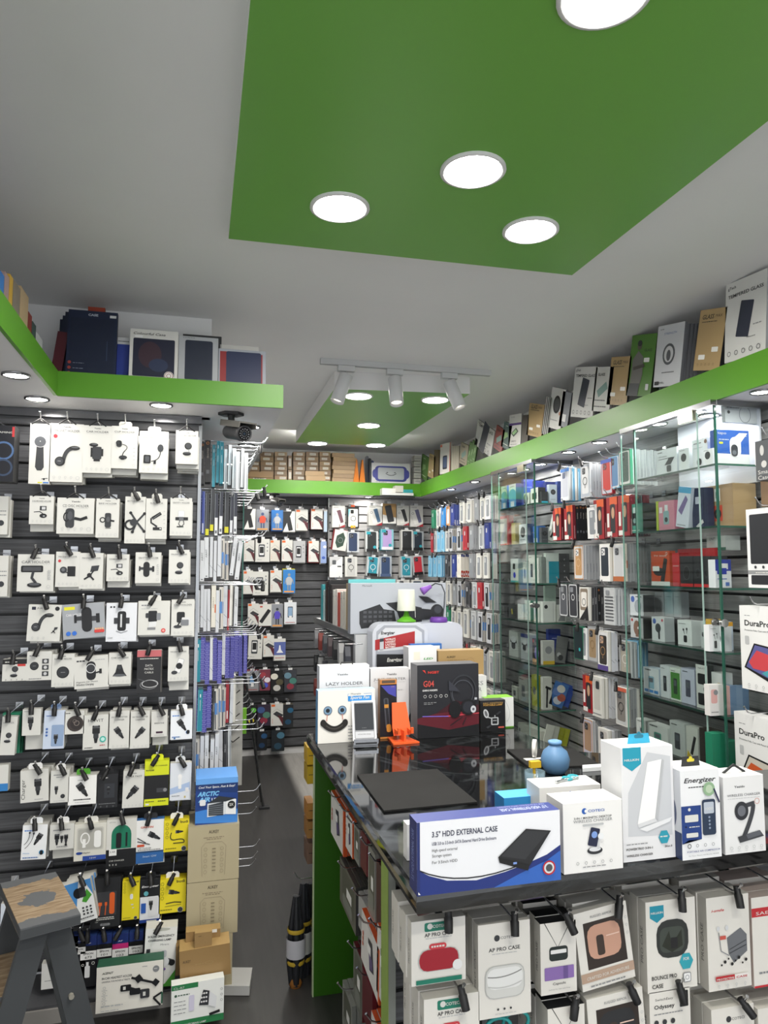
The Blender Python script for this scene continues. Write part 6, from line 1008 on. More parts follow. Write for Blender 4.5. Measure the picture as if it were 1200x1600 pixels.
sbox(1001, 1025, .05, 1043, Z2, 4, '#e4e8ee:p', lambda F: (s_pb('#8cb4c8:p')(F), [F.rect('#3c84c8:p', .06 + .31 * i, .05, .32 + .31 * i, .16) for i in range(3)]), 'white power bank box with blue squares', side='#c8d4e4:p', **PB)
sbox(1027, 1041, .05, 1039, Z2, 4, '#dfe2e8:p', s_pb('#2a2c32:p'), 'white box with dark power bank', **PB)
sbox(1042, 1058, .05, 1043, Z2, 4, '#e2e8e2:p', s_pb('#2c4430:p', '#4c8c3c:p'), 'green fronted power bank box', **PB)
sbox(1059, 1080, .06, 1044, Z2, 4, '#c9cce0:p', s_pb('#4c4e60:p'), 'lilac power bank box', side='#b0b4cc:p', **PB)
sbox(1082, 1100, .03, 1038, Z2, 4, '#dcdcda:p', lambda F: (F.text(DK, 'HAVIT', .5, F.a * .9, .1, .6), F.rr(BLK, .15, F.a * .55, .85, F.a * .8, .08), F.rr(BLK, .15, F.a * .08, .85, F.a * .35, .08), F.ell(GR, .78, F.a * .45, .16)), 'tall white box with two black squares', side='#242528:p', X=1.975, **PB)
sbox(1106, 1122, .05, 1050, Z2, 4, '#c8cccc:p', lambda F: (F.rr('#dfe4e8:p', .25, .15, .8, F.a * .55, .06), F.rect('#b8a040:p', .6, F.a * .6, .8, F.a * .75)), 'translucent grey accessory pack', side='#b4b8b8:p', **PB)
o = stand(1124, 1074, 1146, 1120, 2.338, .03, '#e0dedc:p', lambda F: (F.rr('#d8a8a4:p', .1, F.a * .4, .55, F.a * .85, .1), F.ell(GR, .45, F.a * .75, .16), F.micro(DK, .1, .2, .6, .04)), 'earbuds_box', 'pale box with pink headphones picture at the near showcase end', 'boxed earbuds', z=Z2[4] + .001); o.location.y = 2.40; o.location.x += .01
for i, c in enumerate(('#d0a4a0:p', '#6c88a8:p', '#7c94b0:p', '#5c7898:p')): o = stand(1146 + i * 10, 1076, 1156 + i * 10, 1122, 2.338, .03, c, None, 'earbuds_box', '%s earbuds box edge with black hang tab at the showcase end' % ('dusty pink', 'slate blue', 'pale slate blue', 'deep slate blue')[i], 'boxed earbuds', z=Z2[4] + .001); o.location.y = 2.40; o.location.x += .012
ZB = onX(1118, 1210, XC).z
mb = MB(); mb.box(1.955, 2.375, ZB - .008, 2.19, 2.89, ZB, '#a9cabd:x'); tag(mb.build('glass_shelf'), 'lowest glass shelf of the near showcase behind the counter boxes', 'glass shelf')
for i, (u0, u1, v0, b, art, lab) in enumerate(((988, 1003, 1122, '#dcdedc:p', s_pb('#c9cacc:p'), 'white box low in the near showcase, farthest'), (1005, 1036, 1131, '#e2e3e2:p', s_pb('#4c9c88:p'), 'white box with teal cable picture low in the showcase'), (1039, 1062, 1126, '#c9cccc:p', s_pb('#3c3e46:p'), 'power bank box with dark folded bank'), (1064, 1082, 1134, '#d8d8d2:p', lambda F: (F.sub(.6, F.a * .5, 1, -18).rr(BLK, -.1, -.6, .12, .5, .03), F.poly('#d8b82c:p', [(0, 0), (.7, 0), (.1, F.a * .3)])), 'tilted white and yellow box'), (1084, 1103, 1137, '#2f2822:p', None, 'dark brown carton low in the near showcase'), (1104, 1128, 1152, '#c9d2c8:p', lambda F: (F.poly(BLK, [(.4, .1), (.5, .7), (.9, .4), (.9, .1)]), F.micro(GR, .1, F.a * .85, .6, .05)), 'pale green charger box'))): sbox(u0, u1, .05, v0, Z2, 4, b, art, lab, side='#1f7a5c:p' if i == 5 else None, z=ZB, X=1.975)
o = stand(1129, 1152, 1150, 1210, 2.338, .04, '#1f7a5c:p', lambda F: F.text('#a8d8c4:p', 'AUKEY', .3, .3, .16, F.a * .3, rot=90), 'charger_box', 'deep green charger box with sideways lettering', 'boxed charger', z=ZB); o.location.y = 2.40; o.location.x += .01
# far showcase
def f_bw(F): F.rect('#3c94cc:p', 0, 0, 1, F.a * .6); F.ell('#3c94cc:p', .5, F.a * .6, .5, .3); F.rect('#dfe4e8:p', .25, F.a * .08, .75, F.a * .3); F.micro(GR, .2, F.a * .88, .8, .05)
def f_rd(F): F.rect('#c8343c:p', .85, 0, 1, F.a); F.rect('#c8343c:p', 0, F.a * .9, 1, F.a); F.sub(.5, F.a * .4, 1, -35).rr('#d0ccd8:p', -.12, -.5, .14, .45, .05); F.micro(GR, .1, F.a * .75, .6, .05); F.rect('#c8343c:p', 0, 0, .8, F.a * .06)
def f_disc(F): F.ell(BLK, .5, F.a * .6, .32, .32); F.ell('#45474c:p', .5, F.a * .6, .2); F.micro(GR, .15, F.a * .2, .8, .05)
def f_watch(F): F.rr(BLK, .3, F.a * .55, .6, F.a * .8, .06); F.ell('#2438c8:p', .5, F.a * .3, .16); F.rect('#3cb0b4:p', 0, 0, 1, .08)
def f_pad(F): F.ell('#25272c:p', .5, F.a * .55, .36, .3); F.ell('#d8dade:p', .5, F.a * .68, .3, .16); F.rect('#d8dade:p', .15, F.a * .3, .28, F.a * .55); F.rect('#d8dade:p', .72, F.a * .3, .85, F.a * .55)
items1 = [
 (0, 785, 794, .05, 759, '#dfe6ec:p', f_bw, 'white and light blue box at the end of the top shelf', '#2a4ca0:p'), (0, 797, 808, .06, 756, '#dfe6ec:p', f_bw, 'second white and light blue box on the top shelf', '#24408c:p'),
 (0, 818, 829, .04, 770, '#c9ccc4:p', s_cup, 'round cornered pale box with earbuds', None), (0, 831, 843, .05, 762, '#dcdcd8:p', lambda F: F.rr('#26282c:p', .2, .3, .8, F.a * .7, .05), 'white box with dark screen picture', '#1f2024:p'),
 (1, 780, 796, .035, 806, '#e2dcd2:p', f_rd, 'white and red power cable box', '#b82c34:p'), (1, 800, 806, .04, 817, '#c8b46a:p', None, 'small yellowish box behind the red edged one', None), (1, 812, 824, .06, 819, '#dfe2e8:p', f_disc, 'tilted white box with black disc and navy side', '#24386c:p'), (1, 834, 842, .05, 822, '#3c6cb0:p', lambda F: F.rect(W, .2, .1, .8, F.a * .3), 'small blue box near the door edge', None),
 (2, 798, 810, .05, 873, '#dfe4e2:p', f_watch, 'white watch box with blue dial', '#b8ccd0:p'), (2, 817, 823, .04, 878, '#d8dcd8:p', s_pb('#6c6e72:p'), 'narrow white box beside the watch box', None), (2, 826, 836, .05, 867, '#dadcd6:p', s_pb('#3c3e44:p'), 'taller white box with dark adapter', None), (2, 838, 842, .05, 872, '#e0e2dc:p', None, 'thin white box at the door edge', None),
 (3, 787, 792, .05, 948, '#2c2d30:p', None, 'slanted charcoal box', None), (3, 794, 804, .05, 944, '#3a3b3c:p', lambda F: F.sub(.6, F.a * .4, 1, 15).rect('#c8b83c:p', -.15, -.1, .05, .25), 'charcoal box with yellow dash', None), (3, 808, 817, .03, 944, '#dcdfd8:p', lambda F: F.ring(GR, .5, F.a * .5, .26, .02, .34), 'white box with oval outline', None), (3, 819, 828, .04, 938, '#ccd6cc:p', lambda F: F.ring(GR, .5, F.a * .4, .26, .04), 'pale green white box with headset outline', '#2c8468:p'), (3, 833, 842, .05, 940, '#dfe2dc:p', s_pb('#3a3f4c:p'), 'white box with dark upright bank', None),
 (4, 794, 808, .05, 986, '#c9ccc8:p', f_pad, 'white game controller box', None), (4, 812, 824, .06, 990, '#c4c8cc:p', lambda F: (F.rect('#2a3c84:p', 0, F.a * .85, 1, F.a), f_pad(F)), 'white and blue game controller box', None), (4, 830, 841, .05, 998, '#2c2024:p', lambda F: (F.ell('#7c74b8:p', .6, F.a * .4, .3, .4), F.rect('#c8986c:p', 0, 0, .8, F.a * .15), F.ell('#b8443c:p', .15, F.a * .9, .12)), 'black box with lilac game controller', None),
 (5, 797, 806, .02, 1072, '#d4d4ca:p', s_pb('#2c2d30:p'), 'white box with dark adapter leaning at the far end', None), (5, 808, 822, .02, 1058, '#b9bab4:p', s_pb('#7c7e80:p'), 'clear hanging pack leaning on the shelf', None), (5, 828, 836, .03, 1054, '#9ca024:p', s_cup, 'yellow green blister pack', None)]
for k, u0, u1, dx, v0, b, art, lab, sd in items1: sbox(u0, u1, dx, v0, Z1, k, b, art, lab + ', far showcase', side=sd, X=2.0)
def s1(k, u0, u1, v0, b, art, lab, side=None, Y=3.97, z=None, roll=0, d=.03, name='boxed_gadget', cat='boxed gadget'):
    """items seen through the far showcase's near end, facing the viewer"""
    P = onY((u0 + u1) / 2, v0, Y); w_ = onY(u1, v0, Y).x - onY(u0, v0, Y).x; zb = (Z1[k] if z is None else z) + .001
    x = min(P.x, 2.185 - w_ / 2); o = link(name, pkg(None, w_, P.z - zb, d, b, art, side), None, (x, Y, zb + abs(math.sin(math.radians(roll))) * w_ / 2), (0, math.radians(roll), 0)); return tag(o, lab + ', far showcase', cat)
s1(0, 846, 856, 768, '#2a2c30:p', lambda F: F.rect('#3cb0c8:p', 0, 0, 1, .3), 'dark box with cyan foot')
s1(0, 858, 870, 757, '#c9d4e0:p', f_disc, 'white and pale blue round lens box'); s1(0, 871, 880, 752, '#24408c:p', None, 'plain navy box near the end panel')
for i in range(3): s1(0, 818 + i * 17, 834 + i * 17, 749 + i * 2, '#2a3c94:p', lambda F: F.micro('#8c9ce0:p', .1, F.a * .7, .9, .05), ['first royal blue box at the rear of the top shelf', 'second royal blue box at the rear of the top shelf', 'third royal blue box at the rear of the top shelf'][i], Y=4.2 - i * .07)
s1(1, 846, 856, 824, '#4c4e54:p', f_disc, 'grey box with one round part'); s1(1, 857, 872, 806, '#c9ccc8:p', lambda F: F.line(BLK, .2, [(.1, .3), (.6, F.a * .7)]), 'slanted white pack with black strap', roll=14)
s1(2, 853, 873, 864, '#c9d2cc:p', lambda F: F.rect('#1f8ca0:p', .2, 0, 1, F.a * .72), 'white and teal box'); s1(2, 875, 891, 865, '#3a3b3e:p', lambda F: [F.ell(GR, .5, F.a * (.2 + .2 * i), .07) for i in range(4)], 'charcoal box with dots'); s1(2, 846, 852, 870, '#7c8480:p', None, 'narrow grey box')
s1(3, 848, 868, 940, '#dcdfda:p', lambda F: (F.ell('#25272b:p', .25, F.a * .75, .14), F.line(GR, .02, [(.8, .1), (.8, F.a - .1)])), 'white box with black round cap'); s1(3, 870, 884, 945, '#d4d6d0:p', lambda F: F.poly('#8c8e90:p', [(.1, .1), (.9, .1), (.8, F.a * .8)]), 'small white box with easel picture'); s1(3, 856, 872, 915, '#b8ccc0:p', lambda F: F.ring(GR, .5, F.a * .5, .2, .04), 'pale box at the rear with ring', Y=4.15)
s1(4, 848, 866, 1001, '#b9bab6:p', lambda F: (F.rect('#c8a82c:p', 0, 0, 1, F.a * .14), F.ell(GR, .5, F.a * .6, .3)), 'white box with yellow foot'); s1(4, 861, 880, 983, '#24388c:p', lambda F: F.micro('#a8b4e0:p', .3, F.a * .7, .7, .06), 'deep blue box at the rear', Y=4.1)
s1(4, 866, 882, 996, '#6c6e6e:p', lambda F: (F.ell('#b4b6b6:p', .3, F.a * .3, .2), F.ell('#2a2c2e:p', .5, F.a * .2, .25)), 'grey cable blister pack leaning over', roll=10, name='cable_pack', cat='packet', d=.015)
s1(4, 886, 900, 1002, '#26303c:p', lambda F: F.ell('#8c8e90:p', .4, F.a * .3, .22), 'dark cable blister pack', roll=5, name='cable_pack', cat='packet', Y=4.02, d=.015)
s1(5, 848, 862, 1058, '#c9c9c2:p', lambda F: (F.line(BLK, .2, [(.4, .2), (.5, F.a * .7)]), F.line(BLK, .25, [(.3, F.a * .7), (.9, F.a * .62)])), 'white box with black microphone')
s1(5, 856, 878, 1070, '#3c6cac:p', m_blur('#c8ccd8:p', '#b05a48:p', '#5c7cb8:p', '#d8d4cc:p'), 'blue game case with busy cover', roll=22, d=.012, name='game_case', cat='game case')
for i in range(3): s1(5, 868 + i * 5, 888 + i * 5, 1072 + i, '#28489c:p', None, ['first plain blue game case leaning behind the busy one', 'second plain blue game case leaning behind', 'third plain blue game case leaning behind'][i], roll=22, Y=3.99 + i * .02, d=.012, name='game_case', cat='game case')
s1(5, 890, 902, 1080, '#3c6c3c:p', None, 'green game case behind the blue ones', roll=20, Y=4.06, d=.012, name='game_case', cat='game case')
Z1B = onX(845, 1178, XC).z
mb = MB(); mb.box(1.955, 3.94, Z1B - .008, 2.19, 4.45, Z1B, '#a9cabd:x'); tag(mb.build('glass_shelf'), 'lowest glass shelf of the far showcase', 'glass shelf')
for i in range(7): sbox(806 + i * 5, 811 + i * 5, .06, 1128 + i * 2, Z1, 5, '#cfcfc6:p', s_pb('#3a3c3e:p') if i == 0 else None, 'slim white box leaning low in the far showcase, %s along' % FIRST[i], z=Z1B, X=1.99, name='slim_white_box', cat='box')
for i in range(5): s1(5, 846 + i * 9, 858 + i * 9, 1134 + i * 2, ['#d0d0c8:p', '#bfc0b8:p', '#9a9c24:p', '#aaac2c:p', '#5a5c5c:p'][i], None, ['white box leaning low by the end panel', 'pale box leaning beside it low down', 'yellow green strap pack low down', 'second yellow green strap pack low down', 'grey clear pack low down'][i], z=Z1B, roll=16, Y=3.97 + i * .015, d=.01, name='small_packet', cat='packet')
# folio cases hanging before the near showcase
def dura(c1, c2, c3): return lambda F: (F.micro(GR, .12, F.a * .88, .28, .012), F.text(BLK, 'DuraPro', .12, F.a * .76, .1, .62, 'l', .02), F.text(DK, 'Protective Folio Case with Pencil Holder', .12, F.a * .7, .03, .8, 'l'), F.rr(LG, .12, F.a * .54, .22, F.a * .64, .02), F.poly(BLK, [(.08, F.a * .26), (.34, F.a * .56), (1.0, F.a * .52), (.98, F.a * .06)]), F.poly(c1, [(.13, F.a * .27), (.36, F.a * .54), (.97, F.a * .5), (.95, F.a * .12)]), F.poly(c2, [(.2, F.a * .33), (.4, F.a * .48), (.9, F.a * .42), (.9, F.a * .24), (.3, F.a * .26)]), F.poly(c3, [(.5, F.a * .22), (.95, F.a * .36), (.95, F.a * .12)]), icons(F, .1, .8, F.a * .06, 4, .03))
def near(u, v0, v1, w_, b, art, label, name='folio_case_box', cat='boxed folio case', d=.03, n=1, X=1.955, yaw=0, hk=True):
    A = onX(u, v1, X); z1 = onX(u, v0, X).z
    for i in range(n + 1):
        o = link(name, pkg(None, w_, z1 - A.z, d, b, art if not i else None, b.split(':')[0]), None, (X + i * (d + .002), A.y - w_ / 2, A.z), (0, 0, -PI / 2 + math.radians(yaw))); tag(o, label if not i else 'box hanging behind the ' + ' '.join(label.split(' ')[:10]), cat)
    if hk: hook(0, 0, 0, -(X_R - X) - .03, 'wire hook of the ' + ' '.join(label.split(' ')[:9]), None, None, yaw=-PI / 2, loc=(X_R - .001, A.y - w_ / 2, z1 + .012))
near(1170, 796, 918, .19, '#e2e3e4:p', lambda F: (F.rr('#24262b:p', .08, F.a * .3, .92, F.a * .93, .03), F.rr('#24262b:p', .08, F.a * .04, .92, F.a * .16, .02), F.rect('#8c8e90:p', 0, F.a * .17, 1, F.a * .22), F.micro(W, .2, F.a * .185, .8, .015), [F.ell(DK, .2 + .2 * i, F.a * .26, .03) for i in range(4)]), 'white framed black tablet case box above the folio boxes', n=1)
near(1160, 946, 1075, .2, '#e6e7e6:p', dura('#5a5c94:p', '#c8444c:p', '#4a9ca8:p'), 'upper white folio box with red and blue tablet picture')
near(1152, 1112, 1250, .2, '#e6e7e6:p', dura('#c9c4b8:p', '#c8582c:p', '#d07a40:p'), 'lower white folio box with orange tablet picture')
near(1182, 690, 752, .16, '#55585c:p', lambda F: (F.text(W, 'Smart', .06, F.a * .16, .09, .42, 'l'), F.text(W, 'Case', .06, F.a * .02, .09, .34, 'l'), F.ell('#c9c9c6:p', .2, F.a * .75, .06, .12), F.ell('#c9c9c6:p', .25, F.a * .4, .08)), 'dark clear smart case pack by the camera box')
near(1190, 740, 792, .2, '#7c644c:p', None, 'brown folio pack behind the hook tips', n=0, X=2.03)
o = stand(1142, 625, 1200, 668, 2.30, .02, '#b4b8be:p', lambda F: (F.micro(DK, .05, F.a * .85, .4, .02), F.ring('#5a5e66:p', .55, F.a * .5, .16, .012, .2), F.ell(DK, .1, F.a * .6, .04)), 'camera_kit_box', 'pale grey box standing on the blue camera box', 'boxed security camera', z=onY(1170, 661, 2.39).z); o.location.y = 2.395; o.location.x = 2.10
mb = MB(); mb.prism([(0, 0), (.0, .09), (.05, .045)], 0, .001, '#e8e8e6'); tag(mb.build('paper_arrow', loc=(onY(1184, 740, 2.33).x, 2.34, onY(1184, 727, 2.33).z)), 'white paper arrow stuck at the showcase end', 'paper sign')
# ================================================================ COUNTER
def marble(nt, b):
    L = nt.links.new; tc = N(nt, 'TexCoord'); n = N(nt, 'TexNoise', i_Scale=2.2, i_Detail=9, i_Distortion=1.4); r = N(nt, 'ValToRGB')
    e = r.color_ramp.elements; e[0].position = .47; e[0].color = _lin('#0b0c0d'); e[1].position = .53; e[1].color = _lin('#0c0d0e'); m = e.new(.5); m.color = _lin('#2c2f31')
    L(tc.outputs['Object'], n.inputs[0]); L(n.outputs[0], r.inputs[0]); L(r.outputs[0], b.inputs['Base Color']); b.inputs['Roughness'].default_value = .045
    b.inputs['Specular IOR Level'].default_value = .75
custom('marble', marble)
ct = empty('display_counter', (.44, 1.45, 0)); tag(ct, 'L-shaped shop counter with glossy black marble top and green end', 'counter')
def rel(*p): return (p[0] - .44, p[1] - 1.45)
outline = [(.442, 1.442), (2.13, 1.52), (2.13, 2.02), (1.46, 2.02), (1.44, 2.32), (1.30, 2.40), (1.252, 2.90), (.435, 2.90)]
mb = MB(); n = len(outline); cx, cy = 1.0, 2.0
def ring_(ins, z): 
    r = []
    for i in range(n):
        a, b_, c = Vector(outline[i - 1]), Vector(outline[i]), Vector(outline[(i + 1) % n]); e1 = (b_ - a).normalized(); e2 = (c - b_).normalized(); n1 = Vector((-e1.y, e1.x)); n2 = Vector((-e2.y, e2.x)); m_ = (n1 + n2); m_ = m_ / max(m_.dot(n1), .3); r.append(b_ + m_ * ins)
    return [(*rel(p.x, p.y), z) for p in r]
prof = [(.0, .958), (-.0, .955), (-.004, .96), (-.006, .972), (-.006, .985), (-.003, .996), (.003, 1.0)]
rings = [ring_(.03, .953)] + [ring_(i, z) for i, z in prof]
V = [p for r in rings for p in r]
mb.add(V, [(k * n + i, k * n + (i + 1) % n, (k + 1) * n + (i + 1) % n, (k + 1) * n + i) for k in range(len(rings) - 1) for i in range(n)], 'marble')
mb.add(rings[-1], [tuple(range(n))], 'marble'); mb.add(rings[0], [tuple(range(n - 1, -1, -1))], 'marble'); mb.build('countertop', ct)
r = ray(490, 1400); YW = .462 * r.y / r.x
mb = MB(); mb.box(*rel(.462, YW), 0, *rel(.64, YW + .02), .953, 'green_paint_shaded'); mb.box(*rel(.460, YW - .001), 0, *rel(.464, YW + .021), .953, '#b9c8a0'); mb.build('green_end_panel', ct)
mb = MB(); mb.box(*rel(.457, 1.735), 0, *rel(.475, 1.80), .953, '#8f938c'); mb.box(*rel(.4555, 1.7345), 0, *rel(.457, 1.80), .953, '#86a04a'); mb.build('corner_post', ct)
mb = MB(); slatwall(mb, YW - 1.6, .0, .953, 'slat'); T = Matrix.Translation((*rel(.64, YW), 0)) @ Matrix.Rotation(-PI / 2, 4, 'Z'); mb.v = [tuple(T @ Vector(v)) for v in mb.v]; mb.build('side_slatwall', ct)
mb = MB(); slatwall(mb, 1.66, .0, .953, 'slat'); T = Matrix.Translation((*rel(.475, 1.74), 0)); mb.v = [tuple(T @ Vector(v)) for v in mb.v]; mb.build('front_slatwall', ct)
mb = MB(); mb.box(*rel(.66, 1.78), 0, *rel(1.24, 2.86), .95, '#3a3b3d'); mb.build('cabinet', ct)
ZC = 1.0008
def cbox(u0, u1, v0, vb, d, b, art, label, name, cat, side=None, top=None, yaw=0, Y=None, spine=None, roll=0, dz=0):
    """box standing on the counter: bottom front edge on pixel row vb"""
    um = (u0 + u1) / 2; Yq = Y or onZ(um, vb, 1.0).y; return stand(u0, v0, u1, vb, Yq, d, b, art, name, label, cat, side, top, yaw, z=ZC + dz, spine=spine, roll=roll)
def tab_(o, hgt, d, k, w_=.05, h_=.028, hole='#c9c9c9'):
    mb = MB(); mb.prism([(-w_ / 2, hgt), (w_ / 2, hgt), (w_ / 2 * .85, hgt + h_), (-w_ / 2 * .85, hgt + h_)], d, d + .0012, k)
    F = Face(mb, (-w_ / 2, d, hgt), (1, 0, 0), (0, 0, 1), w_, h_); F.rr(BLK if hole is None else hole, .3, .2, .7, .34, .06); F.ell(hole or BLK, .5, .36, .09); mb.build('hang_tab', o)
def hgt(o): return max(v.co.z for v in o.data.vertices)
# --- front row
def a_hdd(F):
    a = F.a; F.poly('#1c2f78:p', [(0, 0), (1, 0), (1, a * .5), (.9, a * .38), (.75, a * .28), (.6, a * .2), (.4, a * .13), (.2, a * .17), (.08, a * .26), (0, a * .36)])
    F.poly('#2f62b8:p', [(.52, 0), (1, 0), (1, a * .42), (.9, a * .3), (.7, a * .15)]); F.curve(BLK, .008, (.0, a * .36), (.3, a * .02), (.75, a * .3)); F.rect('#1b2a66:p', 0, 0, .02, a)
    F.text('#1d2340:p', '3.5" HDD EXTERNAL CASE', .1, a * .78, .034, .45, 'l', .012); F.text('#2b3152:p', 'USB 3.0 to 3.5-Inch SATA External Hard Drive Enclosure', .1, a * .67, .02, .44, 'l', .01)
    for i, t in enumerate(('High-speed external', 'Storage system', 'For 3.5inch HDD')): F.text(DK, t, .1, a * (.57 - .075 * i), .018, .17 if i != 1 else .13, 'l')
    F.poly('#1d1e20:p', [(.55, a * .42), (.75, a * .78), (.93, a * .72), (.77, a * .25)]); F.poly('#2d2e31:p', [(.57, a * .43), (.75, a * .76), (.91, a * .71), (.74, a * .35)]); F.poly('#0e0f10:p', [(.55, a * .42), (.56, a * .34), (.76, a * .19), (.77, a * .27)]); F.rect('#7c98d8:p', .655, a * .3, .68, a * .33)
    F.ell('#d8dadc:p', .91, a * .2, .045); F.ring('#b8242c:p', .91, a * .2, .046, .01); F.ell('#4a4c50:p', .91, a * .2, .024); F.poly('#f0f0f0:p', [(.005, a * .03), (.02, a * .03), (.005, a * .07)])
o = cbox(655, 879, 1275, 1388, .052, '#e9eaee:p', a_hdd, 'wide white and navy hard drive enclosure box at the counter corner', 'hard_drive_case_box', 'boxed hard drive case', '#1d2a6c:p', '#26357c:p')
mb = MB(); h_ = hgt(o); w_ = max(v.co.x for v in o.data.vertices) * 2; F = Face(mb, (w_ / 2, .052, h_), (-1, 0, 0), (0, -1, 0), w_, .052); F.text('#c4cdea:p', '3.5" HDD EXTERNAL CASE', .22, F.a * .35, .045, .34, bold=.01); F.text('#a8b2dc:p', 'USB 3.0 to 3.5-Inch SATA Enclosure', .22, F.a * .12, .02, .34)
F = Face(mb, (-w_ / 2, .052, 0), (0, -1, 0), (0, 0, 1), .052, h_); F.text('#8c9ad0:p', '3.5" HDD EXTERNAL CASE', .6, F.a * .5, .3, F.a * .7, rot=90); mb.build('printed_edge', o)
def a_cot(F):
    a = F.a; F.ell('#2a5cae:p', .36, a * .87, .045); F.ell('#eeeeee:p', .385, a * .87, .025); F.text('#2a5cae:p', 'COTECi', .56, a * .85, .035, .28, bold=.02); F.text(DK, '2-IN-1 MAGNETIC DESKTOP', .5, a * .76, .03, .64, bold=.01); F.text(GR, 'WIRELESS CHARGER', .5, a * .71, .042, .66); F.rr(LG, .32, a * .655, .68, a * .685, .02)
    F.ell('#2a2c30:p', .52, a * .3, .13, .055); F.ell('#d8dadd:p', .52, a * .32, .1, .035); F.line('#c9cbce:p', .04, [(.58, a * .32), (.57, a * .5)]); F.sub(.5, a * .48, 1, -14).rr('#1c2340:p', -.08, -.12, .08, .15, .02); F.sub(.5, a * .48, 1, -14).ell('#7c9cd8:p', 0, .05, .05); F.ell('#e8eaec:p', .62, a * .5, .05)
    [F.ring(GR, .22 + .14 * i, a * .14, .024, .006, n=8) for i in range(5)]; F.micro(GR, .3, a * .08, .7, .012)
o = cbox(882, 974, 1252, 1362, .075, '#ebeae8:p', a_cot, 'white two-in-one magnetic charger box beside the hard drive case box', 'charger_box', 'boxed charger', '#dcdbd8:p', '#e4e3e0:p')
def a_nil(F):
    a = F.a; F.poly('#c9cbcf:p', [(.1, a * .22), (.95, a * .2), (.95, a * .9), (.5, a * .95), (.12, a * .6)]); F.poly('#1e9ab4:p', [(.03, a), (.38, a), (.38, a * .85), (.2, a * .79), (.03, a * .85)]); F.text(W, 'NILLKIN', .2, a * .88, .035, .28, bold=.02)
    F.poly('#f4f4f4:p', [(.28, a * .32), (.5, a * .86), (.78, a * .88), (.62, a * .36)]); F.poly('#d8d9db:p', [(.28, a * .32), (.62, a * .36), (.66, a * .33), (.3, a * .29)]); F.poly('#e6e7e9:p', [(.3, a * .28), (.62, a * .32), (.95, a * .36), (.9, a * .32), (.45, a * .25)]); F.poly('#b9bbbe:p', [(.62, a * .36), (.78, a * .88), (.82, a * .87), (.67, a * .34)])
    F.ell('#2a9ab0:p', .78, a * .19, .11, .12, 6); F.micro(W, .7, a * .19, .86, .02); F.text(BLK, 'POWERTRIO 3-IN-1', .05, a * .1, .035, .5, 'l', .02); F.text(BLK, 'WIRELESS CHARGER', .05, a * .045, .035, .5, 'l', .02); F.text(BLK, '3in1', .85, a * .1, .03, .14, bold=.02); F.micro(GR, .05, a * .15, .45, .014)
o = cbox(975, 1056, 1166, 1344, .085, '#e4e4e6:p', a_nil, 'tallest white wireless charger box with blue tab and blue crest', 'charger_box', 'boxed charger', '#dedfe1:p', '#ececec:p', spine=lambda F: [F.micro(LG, .3, F.a * (.3 + .1 * i), .6, .02) for i in range(3)]); tab_(o, hgt(o), .03, '#2a9fc4', .06, .022, '#1c6c84')
def a_ene(F):
    a = F.a; F.text(BLK, 'Energizer', .5, a * .84, .1, .82, bold=.02, shear=.25); F.micro(BLK, .2, a * .8, .6, .02); F.rect('#1c3c80:p', 0, a * .22, .5, a * .6); F.poly('#1c3c80:p', [(0, a * .22), (.5, a * .22), (.5, a * .3), (0, a * .18)]); F.ell(W, .2, a * .56, .035); F.rr(W, .08, a * .42, .42, a * .5, .02); F.text(BLK, '4', .1, a * .36, .04, .04, bold=.03); F.micro(W, .18, a * .36, .44, .02); F.rr(W, .1, a * .25, .4, a * .3, .02)
    F.rr('#24344c:p', .52, a * .26, .86, a * .66, .05); F.rr('#b8c0cc:p', .56, a * .5, .82, a * .63, .03); F.text(W, '1000', .69, a * .54, .06, .2); [F.ell('#8c9ab0:p', .69, a * (.46 - .04 * i), .025) for i in range(4)]
    F.ell('#8fb08c:p', .7, a * .78, .15); F.ell('#b9ccb0:p', .7, a * .78, .09); F.line('#2a2c4c:p', .04, [(.82, a * .78), (.95, a * .62)]); F.ring(DK, .15, a * .16, .05, .015); [F.ring(GR, .35 + .2 * i, a * .16, .035, .01) for i in range(3)]; F.text('#2a3c80:p', 'PORTABLE AIR COMPRESSOR', .5, a * .09, .035, .84, bold=.01); F.text(DK, 'For Cars, Motors, and Bicycles RE3000', .5, a * .045, .022, .76)
o = cbox(1067, 1128, 1202, 1342, .08, '#ebecee:p', a_ene, 'white and blue portable air compressor box with green round seal', 'air_compressor_box', 'boxed air compressor', '#c9ccd2:p', '#e6e6e6:p', spine=lambda F: (F.rect('#26365c:p', 0, 0, 1, F.a * .3), F.ell('#4a5470:p', .5, F.a * .5, .3, .5))); tab_(o, hgt(o), .03, '#1d1e20', .05, .022, '#c8b82c')
def a_yw(F):
    a = F.a; F.text(DK, 'Yesido', .4, a * .85, .045, .26, bold=.02); F.text('#5a5c60:p', 'WIRELESS CHARGER', .5, a * .74, .05, .82); F.micro(LG, .1, a * .71, .9, .01); F.ring('#c86a50:p', .82, a * .66, .06, .008)
    F.curve('#3c3e43:p', .1, (.72, a * .62), (.72, a * .5), (.45, a * .2)); F.line('#3c3e43:p', .09, [(.42, a * .6), (.75, a * .64)]); F.ell('#2c2e33:p', .42, a * .55, .17, .19); F.ell('#6a6d74:p', .42, a * .55, .1, .11); F.poly('#3c3e43:p', [(.3, a * .22), (.85, a * .28), (.95, a * .2), (.35, a * .14)]); F.poly('#5c5f66:p', [(.5, a * .24), (.84, a * .28), (.9, a * .22), (.55, a * .18)]); icons(F, .05, .95, a * .08, 5, .035)
o = cbox(1134, 1197, 1212, 1333, .07, '#e6e6e6:p', a_yw, 'white wireless charger box with black folding stand at the frame edge', 'charger_box', 'boxed charger', '#d4d4d4:p', '#dedede:p')
